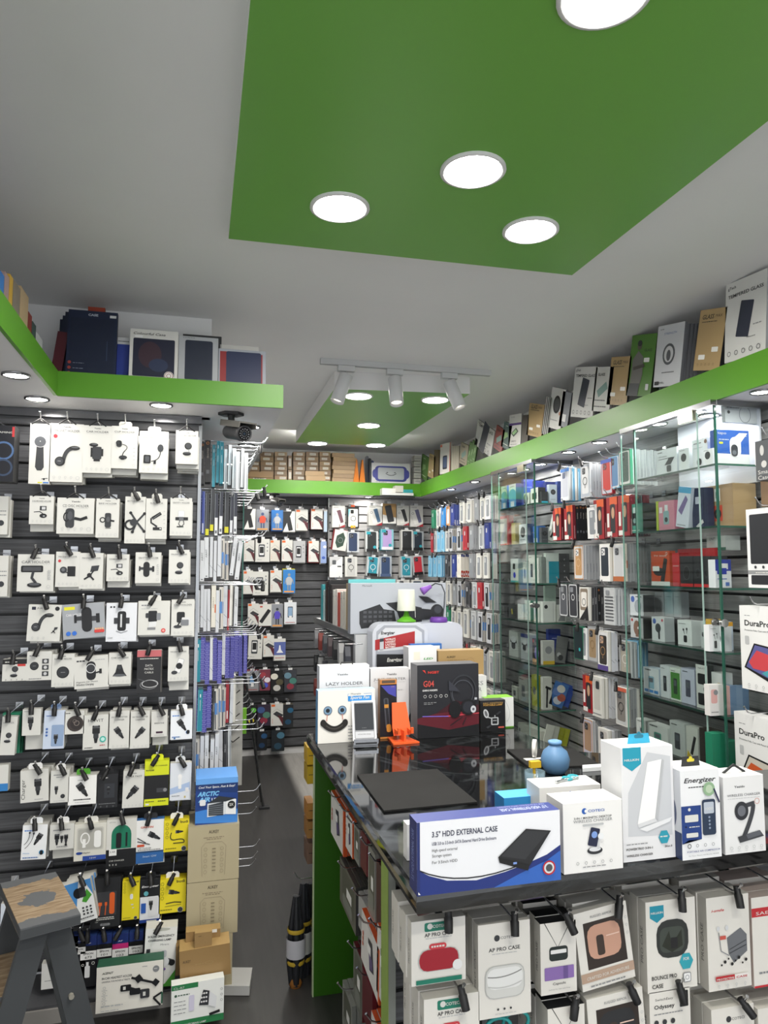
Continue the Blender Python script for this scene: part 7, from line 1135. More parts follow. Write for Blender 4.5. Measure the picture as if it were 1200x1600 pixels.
mb = MB(); mb.tube([(-.03, .03, hgt(o)), (0, .03, hgt(o) + .018), (.03, .03, hgt(o))], .003, '#1c1d1f', 6); mb.build('carry_loop', o)
o = cbox(845, 938, 1228, 1262, .08, '#e6e5e3:p', lambda F: (F.ell('#2a5cae:p', .5, F.a * .85, .03), F.text(DK, 'COTECi', .66, F.a * .83, .03, .2)), 'white charger box standing behind the two-in-one charger box', 'charger_box', 'boxed charger', '#d6d5d2:p', '#eeeeec:p', Y=1.66, yaw=-3)
zt_ = hgt(o)
mb = MB(); pts = [(.012 * math.cos(a * PI / 6) + .03, .012 * math.sin(a * PI / 6), 0) for a in range(13)]; mb.tube(pts, .0028, '#2aa0b0', 6); pts = [(.012 * math.cos(a * PI / 6) + .055, .012 * math.sin(a * PI / 6) + .004, 0) for a in range(13)]; mb.tube(pts, .0028, '#2aa0b0', 6); mb.tube([(.02, 0, 0), (-.02, -.012, 0)], .003, '#b9bcbe:m', 6); mb.tube([(.06, -.01, 0), (-.02, -.006, 0.0)], .003, '#b9bcbe:m', 6)
tag(mb.build('scissors', loc=(o.location.x - .01, 1.70, ZC + zt_ + .004), rot=(0, 0, .3)), 'small teal handled scissors lying on the rear charger box', 'scissors')
cbox(788, 842, 1245, 1262, .06, '#2f8fd0:p', lambda F: F.rect('#dfe8f0:p', .3, .05, .9, F.a * .5), 'bright blue flat box behind the hard drive case box', 'flat_box', 'box', '#2678b4:p', '#49a4e0:p', Y=1.72)
cbox(636, 650, 1288, 1318, .03, '#dcdcda:p', None, 'small plain white box peeping out left of the hard drive case box', 'small_box', 'box', Y=1.60)
# --- mats
def matt(nt, b):
    L = nt.links.new; tc = N(nt, 'TexCoord'); n = N(nt, 'TexNoise', i_Scale=7, i_Detail=8); r = N(nt, 'ValToRGB'); r.color_ramp.elements[0].color = _lin('#161616'); r.color_ramp.elements[1].color = _lin('#262626'); L(tc.outputs['Object'], n.inputs[0]); L(n.outputs[0], r.inputs[0]); L(r.outputs[0], b.inputs['Base Color']); b.inputs['Roughness'].default_value = .85; b.inputs['Specular IOR Level'].default_value = .25
custom('rubber', matt)
for px, lab in ((((600, 1270), (746, 1256), (683, 1204), (558, 1213)), 'square black rubber mat on the counter before the display boxes'), (((828, 1202), (940, 1198), (895, 1172), (792, 1173)), 'black rubber mat on the far side of the counter by the showcases')):
    P = [onZ(u, v, 1.0) for u, v in px]; c = sum(P, Vector()) / 4; mb = MB(); mb.prism([(p.x - c.x, p.y - c.y) for p in P], 0, .005, 'rubber', 'z'); tag(mb.build('rubber_mat', loc=(c.x, c.y, ZC)), lab, 'mat')
# --- rear row
def a_fan(F):
    a = F.a; F.text('#4a5a6c:p', 'Wearable', .66, a * .9, .035, .18, shear=.3); F.line('#3c8cd0:p', .006, [(.52, a * .88), (.52, a * .92), (.55, a * .92)]); F.line('#3c8cd0:p', .006, [(.8, a * .92), (.94, a * .92), (.94, a * .88)]); F.rect('#3a8fd6:p', .52, a * .78, .94, a * .88); F.text(W, 'Sports Fan', .73, a * .8, .05, .34, bold=.02, shear=.25)
    for x in (.17, .42): F.ell('#7c9cb8:p', x, a * .62, .075); F.ring('#3c5068:p', x, a * .62, .075, .01); F.ell('#22262c:p', x, a * .62, .035)
    F.line('#c87868:p', .012, [(.16, a * .55), (.15, a * .42)]); F.line('#c87868:p', .012, [(.42, a * .55), (.43, a * .44)]); F.curve('#24221f:p', .1, (.08, a * .4), (.28, a * .14), (.48, a * .38), n=14); F.ell('#24221f:p', .09, a * .39, .05, .06); F.ell('#24221f:p', .47, a * .38, .05, .06); F.curve('#4a4642:p', .02, (.14, a * .34), (.28, a * .2), (.43, a * .34))
    [F.micro(GR, .52, a * (.3 - .06 * i), .64, .014) for i in range(5)]
o = cbox(497, 586, 1078, 1160, .05, '#eceae4:p', a_fan, 'white sports fan box with a smiling neck fan picture', 'neck_fan_box', 'boxed fan', '#4f88b4:p', '#a8cce0:p')
def a_lazy(F): a = F.a; F.text(DK, 'Yesido', .46, a * .86, .035, .22, bold=.02); F.text('#33353a:p', 'LAZY HOLDER', .5, a * .72, .06, .74); F.micro(LG, .16, a * .69, .86, .008); F.ell('#2a2c34:p', .65, a * .56, .1, .05); F.line('#4a4c54:p', .02, [(.5, a * .57), (.62, a * .56)])
o = cbox(499, 577, 1040, 1150, .06, '#e4e5e8:p', a_lazy, 'tall white LAZY HOLDER box behind the sports fan box', 'phone_holder_box', 'boxed phone holder', '#b9bcc2:p', '#eeeeee:p', Y=2.83)
mb = MB(); h_ = hgt(o); mb.tube([(-.01, .03, h_), (-.008, .03, h_ + .008), (.036, .03, h_ + .008), (.038, .03, h_)], .003, '#1c1d1f', 6); mb.build('carry_handle', o)
def a_jump(F): a = F.a; F.text(DK, 'Yesido', .55, a * .89, .05, .26, bold=.02); F.text('#5a5c60:p', 'JUMP STARTER', .5, a * .8, .06, .84); F.micro(LG, .1, a * .78, .9, .008); F.micro(LG, .7, a * .65, .85, .03)
cbox(579, 639, 1044, 1150, .04, '#dddddf:p', a_jump, 'white jump starter box behind the flashlight box', 'jump_starter_box', 'boxed jump starter', '#c9c9cc:p', '#ececec:p', Y=2.83)
cbox(641, 662, 1046, 1150, .03, '#d8d8da:p', lambda F: (F.text('#5a5c60:p', 'STARTER', .5, F.a * .86, .12, .8), F.ell(DK, .2, F.a * .2, .3, .4)), 'second white starter box squeezed beside the gaming headset box', 'jump_starter_box', 'boxed jump starter', '#c4c4c6:p', Y=2.86)
def a_fl(F):
    a = F.a; F.rect('#c8803c:p', 0, a * .92, 1, a); F.rect('#5a4c40:p', .1, a * .94, .9, a * .99); F.poly('#4a4aa8:p', [(.05, a * .9), (.95, a * .9), (.95, a * .7), (.5, a * .76)]); F.sub(.42, a * .45, 1, 5).rr('#4c4f58:p', -.16, -.95, .14, .8, .1); F.sub(.42, a * .45, 1, 5).rr('#2a2c32:p', -.08, -.9, .06, .75, .06); F.sub(.42, a * .45, 1, 5).rr('#d0903c:p', -.12, -1.15, .16, -.7, .1); F.rect('#d0903c:p', .25, a * .52, .5, a * .58); F.text('#c8a05c:p', '1.5W', .75, a * .87, .06, .2); F.rect('#c8803c:p', 0, 0, 1, a * .03)
o = cbox(594, 620, 1062, 1152, .035, '#16171f:p', a_fl, 'narrow black and orange flashlight box', 'flashlight_box', 'boxed flashlight', '#a06a38:p', '#8c745c:p', Y=2.74)
def a_gam(F):
    a = F.a; F.poly('#5c1a26:p', [(0, 0), (1, 0), (1, a * .3), (.75, a * .36), (.3, a * .33), (0, a * .27)]); F.poly('#3c141d:p', [(.3, a * .33), (.75, a * .36), (1, a * .3), (1, a * .42), (.6, a * .5)]); F.poly('#16171b:p', [(0, 0), (1, 0), (1, a * .16), (.5, a * .1), (0, a * .2)]); F.poly('#a82c3c:p', [(.45, a * .29), (.95, a * .3), (.7, a * .34)]); F.line('#7c6ad0:p', .012, [(.08, a * .3), (.5, a * .285)]); F.line('#e0505c:p', .012, [(.5, a * .285), (1, a * .31)])
    F.poly('#c83c34:p', [(.08, a * .93), (.12, a * .93), (.14, a * .88)]); F.text('#c83c34:p', 'NGBT', .26, a * .88, .035, .18, bold=.03); F.text('#d05048:p', 'G04', .18, a * .7, .09, .17, bold=.01); F.text('#e8e8e8:p', 'GAMING HEADSETS', .2, a * .64, .025, .24, bold=.02); [F.ring('#c9c9c9:p', .12 + .085 * i, a * .57, .025, .006, n=8) for i in range(5)]; F.micro(GR, .1, a * .48, .3, .01); F.micro(GR, .1, a * .46, .24, .01)
    F.ring('#2f3137:p', .74, a * .62, .22, .025, .26); F.ring('#4a4d55:p', .73, a * .6, .18, .012, .2); F.ell('#131418:p', .6, a * .38, .1, .13); F.ell('#131418:p', .82, a * .4, .13, .12); F.ell('#2a2c34:p', .82, a * .4, .09, .09); F.ell('#c9ccd2:p', .9, a * .37, .045, .055); F.ell('#5a5d66:p', .9, a * .37, .02); F.line('#1a1b20:p', .014, [(.72, a * .27), (.52, a * .16)]); F.line('#1a1b20:p', .014, [(.78, a * .26), (.72, a * .16)]); F.rect('#b9bcc4:p', .92, a * .5, .96, a * .53)
    F.poly('#34363f:p', [(.5, a * .78), (.6, a * .7), (.68, a * .62), (.5, a * .64)])
cbox(653, 749, 1038, 1152, .09, '#222329:p', a_gam, 'large black gaming headset box with red glow', 'gaming_headset_box', 'boxed headset', '#6c6d72:p', '#5c5d62:p')
def a_led(F): a = F.a; F.text('#3c9c3c:p', 'LED', .7, a * .84, .06, .34, bold=.03, shear=.2); F.rect('#e6dfd0:p', .18, a * .84, .4, a * .94); F.text(BLK, 'EYE PROTECTION', .72, a * .78, .03, .5); F.text(BLK, 'TABLE LAMP', .72, a * .71, .06, .5)
cbox(639, 683, 1011, 1150, .08, '#e4e4e6:p', a_led, 'white box lettered LED above the gaming headset box', 'table_lamp_box', 'boxed lamp', '#c9cacd:p', '#eaeaea:p', Y=2.90)
cbox(642, 691, 1006, 1150, .03, '#2c68b4:p', lambda F: F.rect('#e6e8ec:p', .06, F.a * .5, .94, F.a * .975), 'blue and white flat box just behind the LED box', 'flat_box', 'box', '#2458a0:p', '#3c7cc8:p', Y=2.985)
cbox(686, 757, 1016, 1150, .07, '#a88b5c:p', lambda F: (F.text('#3a3020:p', 'AUKEY', .28, F.a * .9, .04, .2, bold=.02), F.ring('#8a7048:p', .7, F.a * .82, .1, .005, .12), F.micro('#7a6440:p', .2, F.a * .87, .6, .008)), 'tall kraft carton behind the gaming headset box', 'carton', 'carton', '#8c734a:p', '#bfa272:p', Y=2.89)
cbox(744, 761, 1056, 1150, .05, '#dcdcdc:p', lambda F: (F.text(GR, 'SS', .4, F.a * .82, .35, .6), F.text(GR, 'R', .4, F.a * .7, .35, .3)), 'white box edge between headset box and black lamp box', 'small_box', 'box', Y=2.835)
def a_lamp(F):
    a = F.a; F.rect('#24252a:p', 0, a * .9, 1, a); F.text('#a8874c:p', 'ARC IGNITION', .5, a * .88, .06, .8, bold=.02); F.text('#c89a4c:p', 'PORTABLE LAMP', .5, a * .82, .06, .76, bold=.02); F.rr('#b9bcc0:p', .42, a * .2, .72, a * .45, .04); F.rr('#1c1d20:p', .47, a * .24, .67, a * .42, .02); F.micro('#b9bcc0:p', .5, a * .33, .64, .03); F.sub(.22, a * .58, 1, 18).ell('#c9ccd0:p', 0, 0, .1, .17); F.sub(.22, a * .58, 1, 18).ell('#6a6c70:p', 0, 0, .05, .11); F.line('#b9bcc0:p', .04, [(.3, a * .46), (.45, a * .42)]); F.line('#b9bcc0:p', .03, [(.57, a * .45), (.57, a * .52)]); F.rr('#c85c4c:p', .7, a * .1, .93, a * .15, .02); F.poly('#34363a:p', [(.6, a * .55), (.75, a * .65), (.82, a * .62), (.68, a * .52)]); F.poly('#34363a:p', [(.2, a * .15), (.38, a * .22), (.42, a * .18), (.28, a * .1)])
cbox(751, 790, 1094, 1143, .05, '#111215:p', a_lamp, 'small black portable lamp box beside the headset box', 'lamp_box', 'boxed lamp', '#2c2d31:p', '#4a4a4c:p')
cbox(758, 803, 1090, 1139, .07, '#e2e4e2:p', lambda F: (F.rect('#5ca01c:p', 0, 0, 1, .04), F.curve(LG, .012, (.75, .2), (1.0, F.a * .4), (.7, F.a * .9)), F.micro(LG, .55, .2, .8, .01)), 'white box with bright green top behind the black lamp box', 'lamp_box', 'boxed lamp', '#d4d8d2:p', '#86c832:p', Y=2.80)
# phone stands
o = empty('phone_stand', (onZ(570, 1163, 1.0).x, onZ(570, 1163, 1.0).y, ZC), (0, 0, -.06)); tag(o, 'white and grey phone stand tilted back before the sports fan box', 'phone stand')
mb = MB(); mb.box(-.046, -.02, 0, .046, .03, .008, '#c9cacc:m'); mb.box(-.04, -.035, .008, .04, -.005, .014, '#2a2c30'); mb.build('base', o)
T = Matrix.Translation((0, -.005, .014)) @ Matrix.Rotation(math.radians(-16), 4, 'X')
mb = MB(); mb.box(-.045, 0, 0, .045, .008, .145, '#e9eaec', T); F = Face(mb, T @ Vector((-.045, 0, 0)), (1, 0, 0), (T.to_3x3() @ Vector((0, 0, 1))), .09, .145); F.rr('#8c8f94:p', .08, .06, .92, 1.55, .06); F.rr('#25282c:g', .11, .42, .89, 1.5, .03); F.rect('#c9cbd0:p', .11, .1, .89, .36); F.text(DK, 'wireless fast charge', .48, .22, .05, .55); F.micro(GR, .4, .5, .6, .01); mb.build('back_plate', o)
mb = MB(); mb.box(-.046, -.034, .008, .046, -.03, .026, '#dcdde0:m'); mb.build('lip', o)
p = onZ(630, 1160, 1.0); o = empty('phone_stand', (p.x, p.y, ZC), (0, 0, .08)); tag(o, 'bright orange plastic phone stand on the counter', 'phone stand')
OR = '#e8602a'
mb = MB(); mb.prism([(-.052, -.035), (.052, -.035), (.036, .075), (-.036, .075)], 0, .006, OR, 'z'); mb.build('base', o)
mb = MB(); T = Matrix.Translation((0, .005, .004)) @ Matrix.Rotation(math.radians(-17), 4, 'X'); mb.prism([(-.033, .02), (.033, .02), (.036, .05), (.028, .142), (-.028, .142), (-.036, .05)], 0, .005, OR, 'y', T); mb.build('back_plate', o)
mb = MB()
for s in (-1, 1): mb.prism([(-.03, .036), (.012, .036), (.014, .05), (-.022, .046), (-.022, .058), (-.03, .058)], s * .026 - .005, s * .026 + .005, OR, 'x')
mb.build('cradle_hook', o)
mb = MB(); mb.prism([(-.004, 0), (.004, 0), (.004, .045), (-.004, .045)], -.02, .03, OR); mb.build('rib', o)
# blower, tape, yellow pieces by the rear mat
p = onZ(868, 1208, 1.0)
o = empty('air_blower', (p.x, p.y, ZC)); tag(o, 'blue rubber dust blower bulb on the counter', 'dust blower')
mb = MB(); mb.lathe([(0, 0), (.03, .002), (.042, .02), (.046, .045), (.038, .068), (.022, .082), (.016, .09)], '#5c84ac', 24); mb.build('bulb', o)
mb = MB(); mb.lathe([(.016, .09), (.022, .092), (.022, .1), (.012, .103), (.006, .099), (0, .098)], '#6f9cc8', 20); mb.build('nozzle', o)
p = onZ(850, 1200, 1.0); mb = MB(); T = Matrix.Translation((0, 0, .035)) @ Matrix.Rotation(PI / 2, 4, 'X'); mb.lathe([(.012, -.006), (.03, -.006), (.03, .006), (.012, .006), (.012, -.006)], '#e8e6e0', 20, T); tag(mb.build('tape_roll', loc=(p.x + .01, p.y + .09, ZC + .005), rot=(0, .3, 1.0)), 'white tape roll standing on the rear rubber mat', 'tape')
mb = MB(); mb.prism([(0, 0), (.09, .01), (.085, .025), (.04, .02), (.0, .026)], 0, .002, '#eeeeec', 'z'); p = onZ(823, 1192, 1.0); tag(mb.build('paper_strip', loc=(p.x, p.y, ZC + .006)), 'torn white paper strip on the rear rubber mat', 'paper')
p = onZ(836, 1238, 1.0); mb = MB(); mb.tube([(0, 0, 0), (0, .004, .075)], .0045, '#c8a01c', 8); mb.box(-.014, -.006, .07, .018, .01, .088, '#d8b020'); tag(mb.build('screwdriver', loc=(p.x, p.y, ZC)), 'yellow handled tool standing behind the blue flat box', 'tool')
mb = MB(); mb.lathe([(.028, 0), (.03, .03), (.03, .06), (.028, .06), (.026, .002), (0, .002)], '#9ab8c8:c', 20); tag(mb.build('plastic_cup', loc=(p.x + .0, p.y + .0, ZC), rot=(0, 0, 0)), 'clear plastic cup holding the yellow tool', 'cup')
p = onZ(932, 1205, 1.0); mb = MB(); mb.prism([(0, 0), (.12, .0), (.13, .03), (.02, .035)], 0, .012, '#e4e6e8', 'z'); tag(mb.build('plastic_tray', loc=(p.x - .05, p.y, ZC)), 'small white plastic tray behind the tall charger box', 'tray')
# ================================================================ GONDOLA AND DISPLAY BEHIND THE COUNTER
ZG = 1.362
g = empty('gondola_shelf', (.677, 3.15, 0)); tag(g, 'low grey gondola unit with hooks standing behind the counter', 'display shelf')
mb = MB(); mb.box(.06, .03, 0, .46, 1.12, ZG - .03, '#77797b'); mb.build('body', g)
mb = MB(); mb.box(0, 0, ZG - .025, .5, 1.15, ZG, '#9a9c9e'); mb.box(-.003, 0, ZG - .03, 0, 1.15, ZG + .004, '#b4b6b8:m'); mb.build('top_shelf', g)
mb = MB(); mb.box(.0, -.01, 0, .30, .03, ZG - .0, '#b9bbbd'); mb.build('end_post', g)
for i, (y, b, h, lab) in enumerate(((4.10, '#3c9ca4', .20, 'turquoise'), (4.02, '#b8d4d8', .17, 'pale aqua'), (3.95, '#3a2a26', .22, 'dark brown'), (3.87, '#26262a', .23, 'black'), (3.80, '#2a2224', .205, 'near black'), (3.72, '#dcdad4', .18, 'white'), (3.65, '#e2e0da', .185, 'bright white'), (3.58, '#b8483c', .17, 'red edged'), (3.51, '#c9c6bd', .175, 'cream'), (3.44, '#d4d0c6', .18, 'ivory'), (3.36, '#a08c68', .22, 'tan'), (3.28, '#c4c0b6', .20, 'beige'))):
    tag(link('gadget_box', pkg(None, .2, h, .05, b + ':p', None, b, spine=lambda F: F.micro('#8c8c8c:p', .2, F.a * .8, .8, .06)), None, (.79, y, ZG + .001)), lab + ' box standing in the row on the low gondola', 'box')
for i in range(21):
    y = 3.14 + (i % 7) * .14; z = ZG - .05 - .13 * (i // 7); c = ['#3a3c44', '#55484c', '#8c8c90', '#2a2b2e', '#8c3c34', '#a8a8a8', '#4a4c52'][(i * 5 + i // 7) % 7]
    mb = MB(); mb.prism([(-.022, -.09), (.022, -.085), (.026, -.03), (.01, 0), (-.012, 0), (-.026, -.04)], -.012, .012, c, 'x'); mb.v = [(x + .0, yy * .9, zz) for x, yy, zz in mb.v]
    mb.tube([(.07, 0, .01), (-.01, 0, .01)], .0025, '#b0b2b4:m', 5)
    tag(mb.build('hanging_strap_pack', loc=(.64, y, z)), '%s hanging accessory on the low gondola side, %s row, %s from the front' % ('small', RN[i // 7], FIRST[i % 7]), 'hanging pack', 'small packs on the low gondola side')
def a_ms(F): a = F.a; F.text('#4a4c50:p', 'Microsoft', .12, a * .93, .02, .1, 'l') ; F.poly('#24262a:p', [(.1, a * .5), (.24, a * .42), (.42, a * .56), (.48, a * .5), (.48, a * .3), (.44, a * .18), (.12, a * .1), (.1, a * .2)]) if False else None; F.poly('#24262a:p', [(.09, a * .44), (.3, a * .58), (.34, a * .48), (.45, a * .45), (.47, a * .22), (.3, a * .14), (.11, a * .1), (.09, a * .2)]); F.poly('#2c2e33:p', [(.36, a * .6), (.48, a * .62), (.74, a * .5), (.74, a * .22), (.52, a * .2), (.48, a * .42)])
def a_ms2(F):
    a_ms(F); a = F.a
    for i in range(6):
        for j in range(3): F.rect('#4a4c52:p', .13 + .052 * i, a * (.22 + .09 * j), .165 + .052 * i, a * (.27 + .09 * j))
    F.poly('#1d1f23:p', [(.7, a * .74), (.8, a * .72), (.9, a * .6), (.78, a * .6)]); F.ell('#1d1f23:p', .9, a * .42, .07, .075); F.ell('#3a3d44:p', .91, a * .46, .04); F.poly('#1d1f23:p', [(.66, a * .5), (.84, a * .46), (.84, a * .28), (.66, a * .24)])
o = stand(549, 911, 698, 992, 3.165, .06, '#b0b5be:p', a_ms2, 'keyboard_box', 'large pale grey keyboard set box with black keyboard picture', 'boxed keyboard', '#8f949e:p', '#c0c4cc:p', z=ZG + .001, roll=0)
stand(545, 905, 618, 920, 3.235, .012, '#6cc0c4:p', None, 'flat_box', 'turquoise box showing over the keyboard set box', 'box', z=ZG + .001)
# Energizer battery stand: rounded white body
ds = empty('battery_display', (0, 0, 0)); P0 = onY(582, 1050, 3.03); P1 = onY(725, 1050, 3.03); ds.location = (P0.x, 3.03, 0); tag(ds, 'rounded white battery display stand with red sign behind the counter', 'display stand')
Wd = P1.x - P0.x; Zt = onY(650, 973, 3.03).z
def rrect(x0, z0, x1, z1, r, n=6): return [(cx + r * math.cos(math.radians(a0 + t * 90 / n)), cz + r * math.sin(math.radians(a0 + t * 90 / n))) for cx, cz, a0 in ((x1 - r, z0 + r, -90), (x1 - r, z1 - r, 0), (x0 + r, z1 - r, 90), (x0 + r, z0 + r, 180)) for t in range(n + 1)]
mb = MB(); mb.prism(rrect(0, .0, Wd * .60, Zt, .05), .0, .10, '#c4c8d2'); mb.prism(rrect(Wd * .5, .0, Wd, Zt - .004, .035), .015, .10, '#c0c5d2'); mb.build('body', ds)
mb = MB(); F = Face(mb, (0, 0, 0), (1, 0, 0), (0, 0, 1), 1, 2, eps=.0006)
def q(u, v): p = onY(u, v, 3.03); return (p.x - P0.x, p.z)
F.poly('#9ca0aa:p', [q(586, 1046), q(725 - 62, 1046), q(663, 985), q(650, 977), q(600, 977), q(588, 987)]); F.poly('#c9ccd2:p', [q(590, 1018), q(660, 1012), q(659, 988), q(648, 981), q(602, 981), q(591, 992)])
F.poly('#a02428:p', [q(586, 1000), q(648, 986), q(648, 1007), q(586, 1016)]); x_, z_ = q(595, 993); F.text(BLK, 'Energizer', x_, z_, .013, .062, 'l', .02, .25)
for i, t in enumerate(("WORLD'S", 'LONGEST', 'LASTING', 'BATTERY')): x_, z_ = q(602, 1001 + i * 4); F.text('#f0e4e0:p', t, x_, z_, .008, .045, 'l', .02, rot=4)
F.poly('#b9bcc2:p', [q(593, 1015), q(599, 1014), q(599, 994), q(593, 996)]); F.poly('#30343c:p', [q(593, 1003), q(599, 1002), q(599, 997), q(593, 998)]); F.poly('#17181b:p', [q(588, 1046), q(638, 1046), q(638, 1022), q(588, 1022)]); x_, z_ = q(604, 1036); F.text('#c9c9c4:p', 'Energizer', x_, z_, .016, .07, 'l', .03, .2)
mb.build('sign_panel', ds)
p = onY(635, 975, 3.08); o = empty('table_lamp', (p.x, 3.08, Zt + .0005)); tag(o, 'small green table lamp with white shade on the battery display', 'lamp')
mb = MB(); mb.lathe([(0, 0), (.042, .001), (.043, .006), (.03, .014), (.014, .026), (.009, .045), (.008, .06), (0, .06)], '#5aa81c', 24); mb.build('base', o)
mb = MB(); mb.lathe([(.041, .05), (.036, .142), (.0355, .142), (.034, .14), (.0, .141)], '#d2d6c8', 28); mb.lathe([(.0405, .05), (.0355, .14)], '#c4c8b8', 28); mb.build('lamp_shade', o)
mb = MB(); mb.tube([(.034, -.02, .05), (.035, -.02, .02)], .0012, '#e8e8e8', 5); mb.build('pull_cord', o)
p = onY(686, 974, 3.08); o = empty('reading_lamp', (p.x, 3.085, Zt - .0035)); tag(o, 'small purple gooseneck lamp on the battery display', 'lamp')
mb = MB(); mb.lathe([(0, 0), (.038, .0), (.04, .004), (.038, .018), (.034, .022), (0, .022)], '#6a3c9c', 24); mb.build('base', o)
pts = [(.03, .03, .02), (.038, .03, .08), (.04, .03, .13), (.025, .03, .165), (-.005, .028, .172), (-.03, .024, .158)]; mb = MB(); mb.tube(pts, .003, '#6c6e72:m', 8); mb.build('gooseneck', o)
mb = MB(); T = Matrix.Translation((-.026, .024, .160)) @ Matrix.Rotation(math.radians(-118), 4, 'Y'); mb.lathe([(0, 0), (.009, .002), (.012, .02), (.017, .04), (.018, .05), (0, .05)], '#8a5ab8', 18, T); mb.build('lamp_head', o)
# ================================================================ PACKS UNDER THE COUNTER FRONT
def a_ap(c, lid='#1d7a64:p', red=True):
    def fn(F):
        a = F.a
        if red: F.rr(lid, .24, a * .82, .68, a * .96, .03); F.ell(W, .34, a * .9, .05); F.text(W, 'COTECI', .52, a * .87, .05, .26, bold=.02)
        else: F.ell(DK, .36, a * .84, .055); F.text(DK, 'COTECI', .56, a * .825, .045, .26)
        y = .74 if red else .7
        F.text('#2a2c30:p', 'AP PRO CASE', .5, a * y, .062, .52 if red else .6, bold=.012); F.micro(LG, .26, a * (y - .03), .74, .012)
        F.rr('#b9b9b6:p', .12, a * .2, .88, a * .55, .16); F.rr(c, .14, a * .21, .86, a * .54, .15)
        if red: F.rr('#c83c44:p', .32, a * .54, .64, a * .63, .05); F.micro(W, .36, a * .57, .6, .03); F.ell('#e8e8e8:p', .84, a * .26, .09); F.rect(lid, .08, a * .02, .92, a * .09)
        else: F.rr('#e8e8e6:p', .16, a * .3, .84, a * .52, .14); F.curve('#8c8c8a:p', .02, (.17, a * .44), (.5, a * .4), (.82, a * .48)); F.curve('#c4c4c2:p', .02, (.17, a * .34), (.5, a * .28), (.82, a * .36)); [F.ell(DK, .36 + .12 * i, a * .09, .02) for i in range(3)]; F.micro(LG, .3, a * .04, .7, .01)
    return fn
def a_cap(F): a = F.a; F.line(BLK, .02, [(.12, a), (.48, a * .64), (.86, a)]); F.rr('#1f2a28:p', .24, a * .46, .76, a * .66, .08); F.rr('#e8e8e6:p', .28, a * .56, .72, a * .615, .02); F.rect('#1f2a28:p', .4, a * .62, .6, a * .66); F.rr('#8a6cae:p', .1, a * .2, .92, a * .38, .02); F.rect('#6a5290:p', .62, a * .2, .75, a * .38); F.text(DK, 'Capsule', .5, a * .12, .06, .36); F.text(GR, 'AirPods Pro Case with Strap', .5, a * .06, .025, .6)
def a_cra(c, t): return lambda F: (F.poly('#2f2622:p', [(.15, F.a * .25), (.9, F.a * .25), (.9, F.a * .85), (.15, F.a * .85)]), F.rr(c, .2, F.a * .36, .82, F.a * .8, .16), F.rr('#3c302a:p', .36, F.a * .4, .5, F.a * .66, .04), F.rr('#e8c8b8:p', .55, F.a * .62, .8, F.a * .635, .005), F.rect('#b59a86:p', .0, F.a * .1, 1, F.a * .22), F.text(W, t, .5, F.a * .13, .05, .8), F.text(GR, 'RUGGED ARMOR', .5, F.a * .9, .04, .4), [F.ring(LG, .95, F.a * (.8 - .1 * i), .022, .006) for i in range(3)], F.micro(GR, .15, F.a * .04, .8, .02))
def a_bou(F): a = F.a; F.poly('#1e90a8:p', [(.08, a * .95), (.36, a * .95), (.36, a * .82), (.22, a * .76), (.08, a * .82)]); F.text(W, 'NILLKIN', .22, a * .86, .035, .24, bold=.02); F.rr('#2c2f2e:p', .2, a * .36, .84, a * .78, .22); F.rr('#3f4640:p', .26, a * .42, .76, a * .7, .12); F.poly('#23281f:p', [(.3, a * .5), (.45, a * .66), (.5, a * .5), (.7, a * .66), (.72, a * .48), (.5, a * .42)]); F.rect('#17181b:p', .48, a * .46, .62, a * .58); F.ell('#2fa0b0:p', .78, a * .3, .14, .15, 6); F.text(W, 'FOR', .78, a * .31, .05, .12, bold=.02); F.text(BLK, 'BOUNCE PRO', .08, a * .14, .065, .5, 'l', .015); F.text(BLK, 'CASE', .08, a * .05, .065, .22, 'l', .015); F.rr(GR, .7, a * .07, .86, a * .18, .03); F.rr('#eeeeee:p', .715, a * .08, .845, a * .17, .02); F.ring(GR, .78, a * .125, .04, .01)
def a_ism(F): a = F.a; F.text('#c02c34:p', 'i-smile', .26, a * .84, .05, .3, bold=.02, shear=.3); F.ell('#7c7e82:p', .68, a * .45, .2, .16) ; F.poly('#6c6f74:p', [(.45, a * .55), (.78, a * .64), (.92, a * .56), (.92, a * .38), (.6, a * .27), (.48, a * .38)]); F.line('#3c3e42:p', .015, [(.5, a * .42), (.9, a * .5)]); F.line('#3c3e42:p', .015, [(.5, a * .38), (.9, a * .45)]); [F.ell('#d4d6d8:p', x, a * .66, .04, .05) for x in (.25, .45)]; F.line('#8c8e92:p', .02, [(.26, a * .62), (.3, a * .42), (.48, a * .36)]); F.rect('#c8584c:p', .28, a * .54, .42, a * .58); [F.ell(BLK, .3 + .08 * i, a * (.27 + .03 * (i % 3)), .02 + .012 * (i % 2)) for i in range(8)]; F.rect('#b8242c:p', .14, a * .11, .58, a * .16); F.rect('#e8e4e0:p', .58, a * .11, .9, a * .16); F.text(W, 'PROTECTIVE', .36, a * .118, .035, .4, bold=.02); F.text('#b8242c:p', 'CASE', .74, a * .118, .035, .26, bold=.02); icons(F, .1, .9, a * .06, 4, .025)
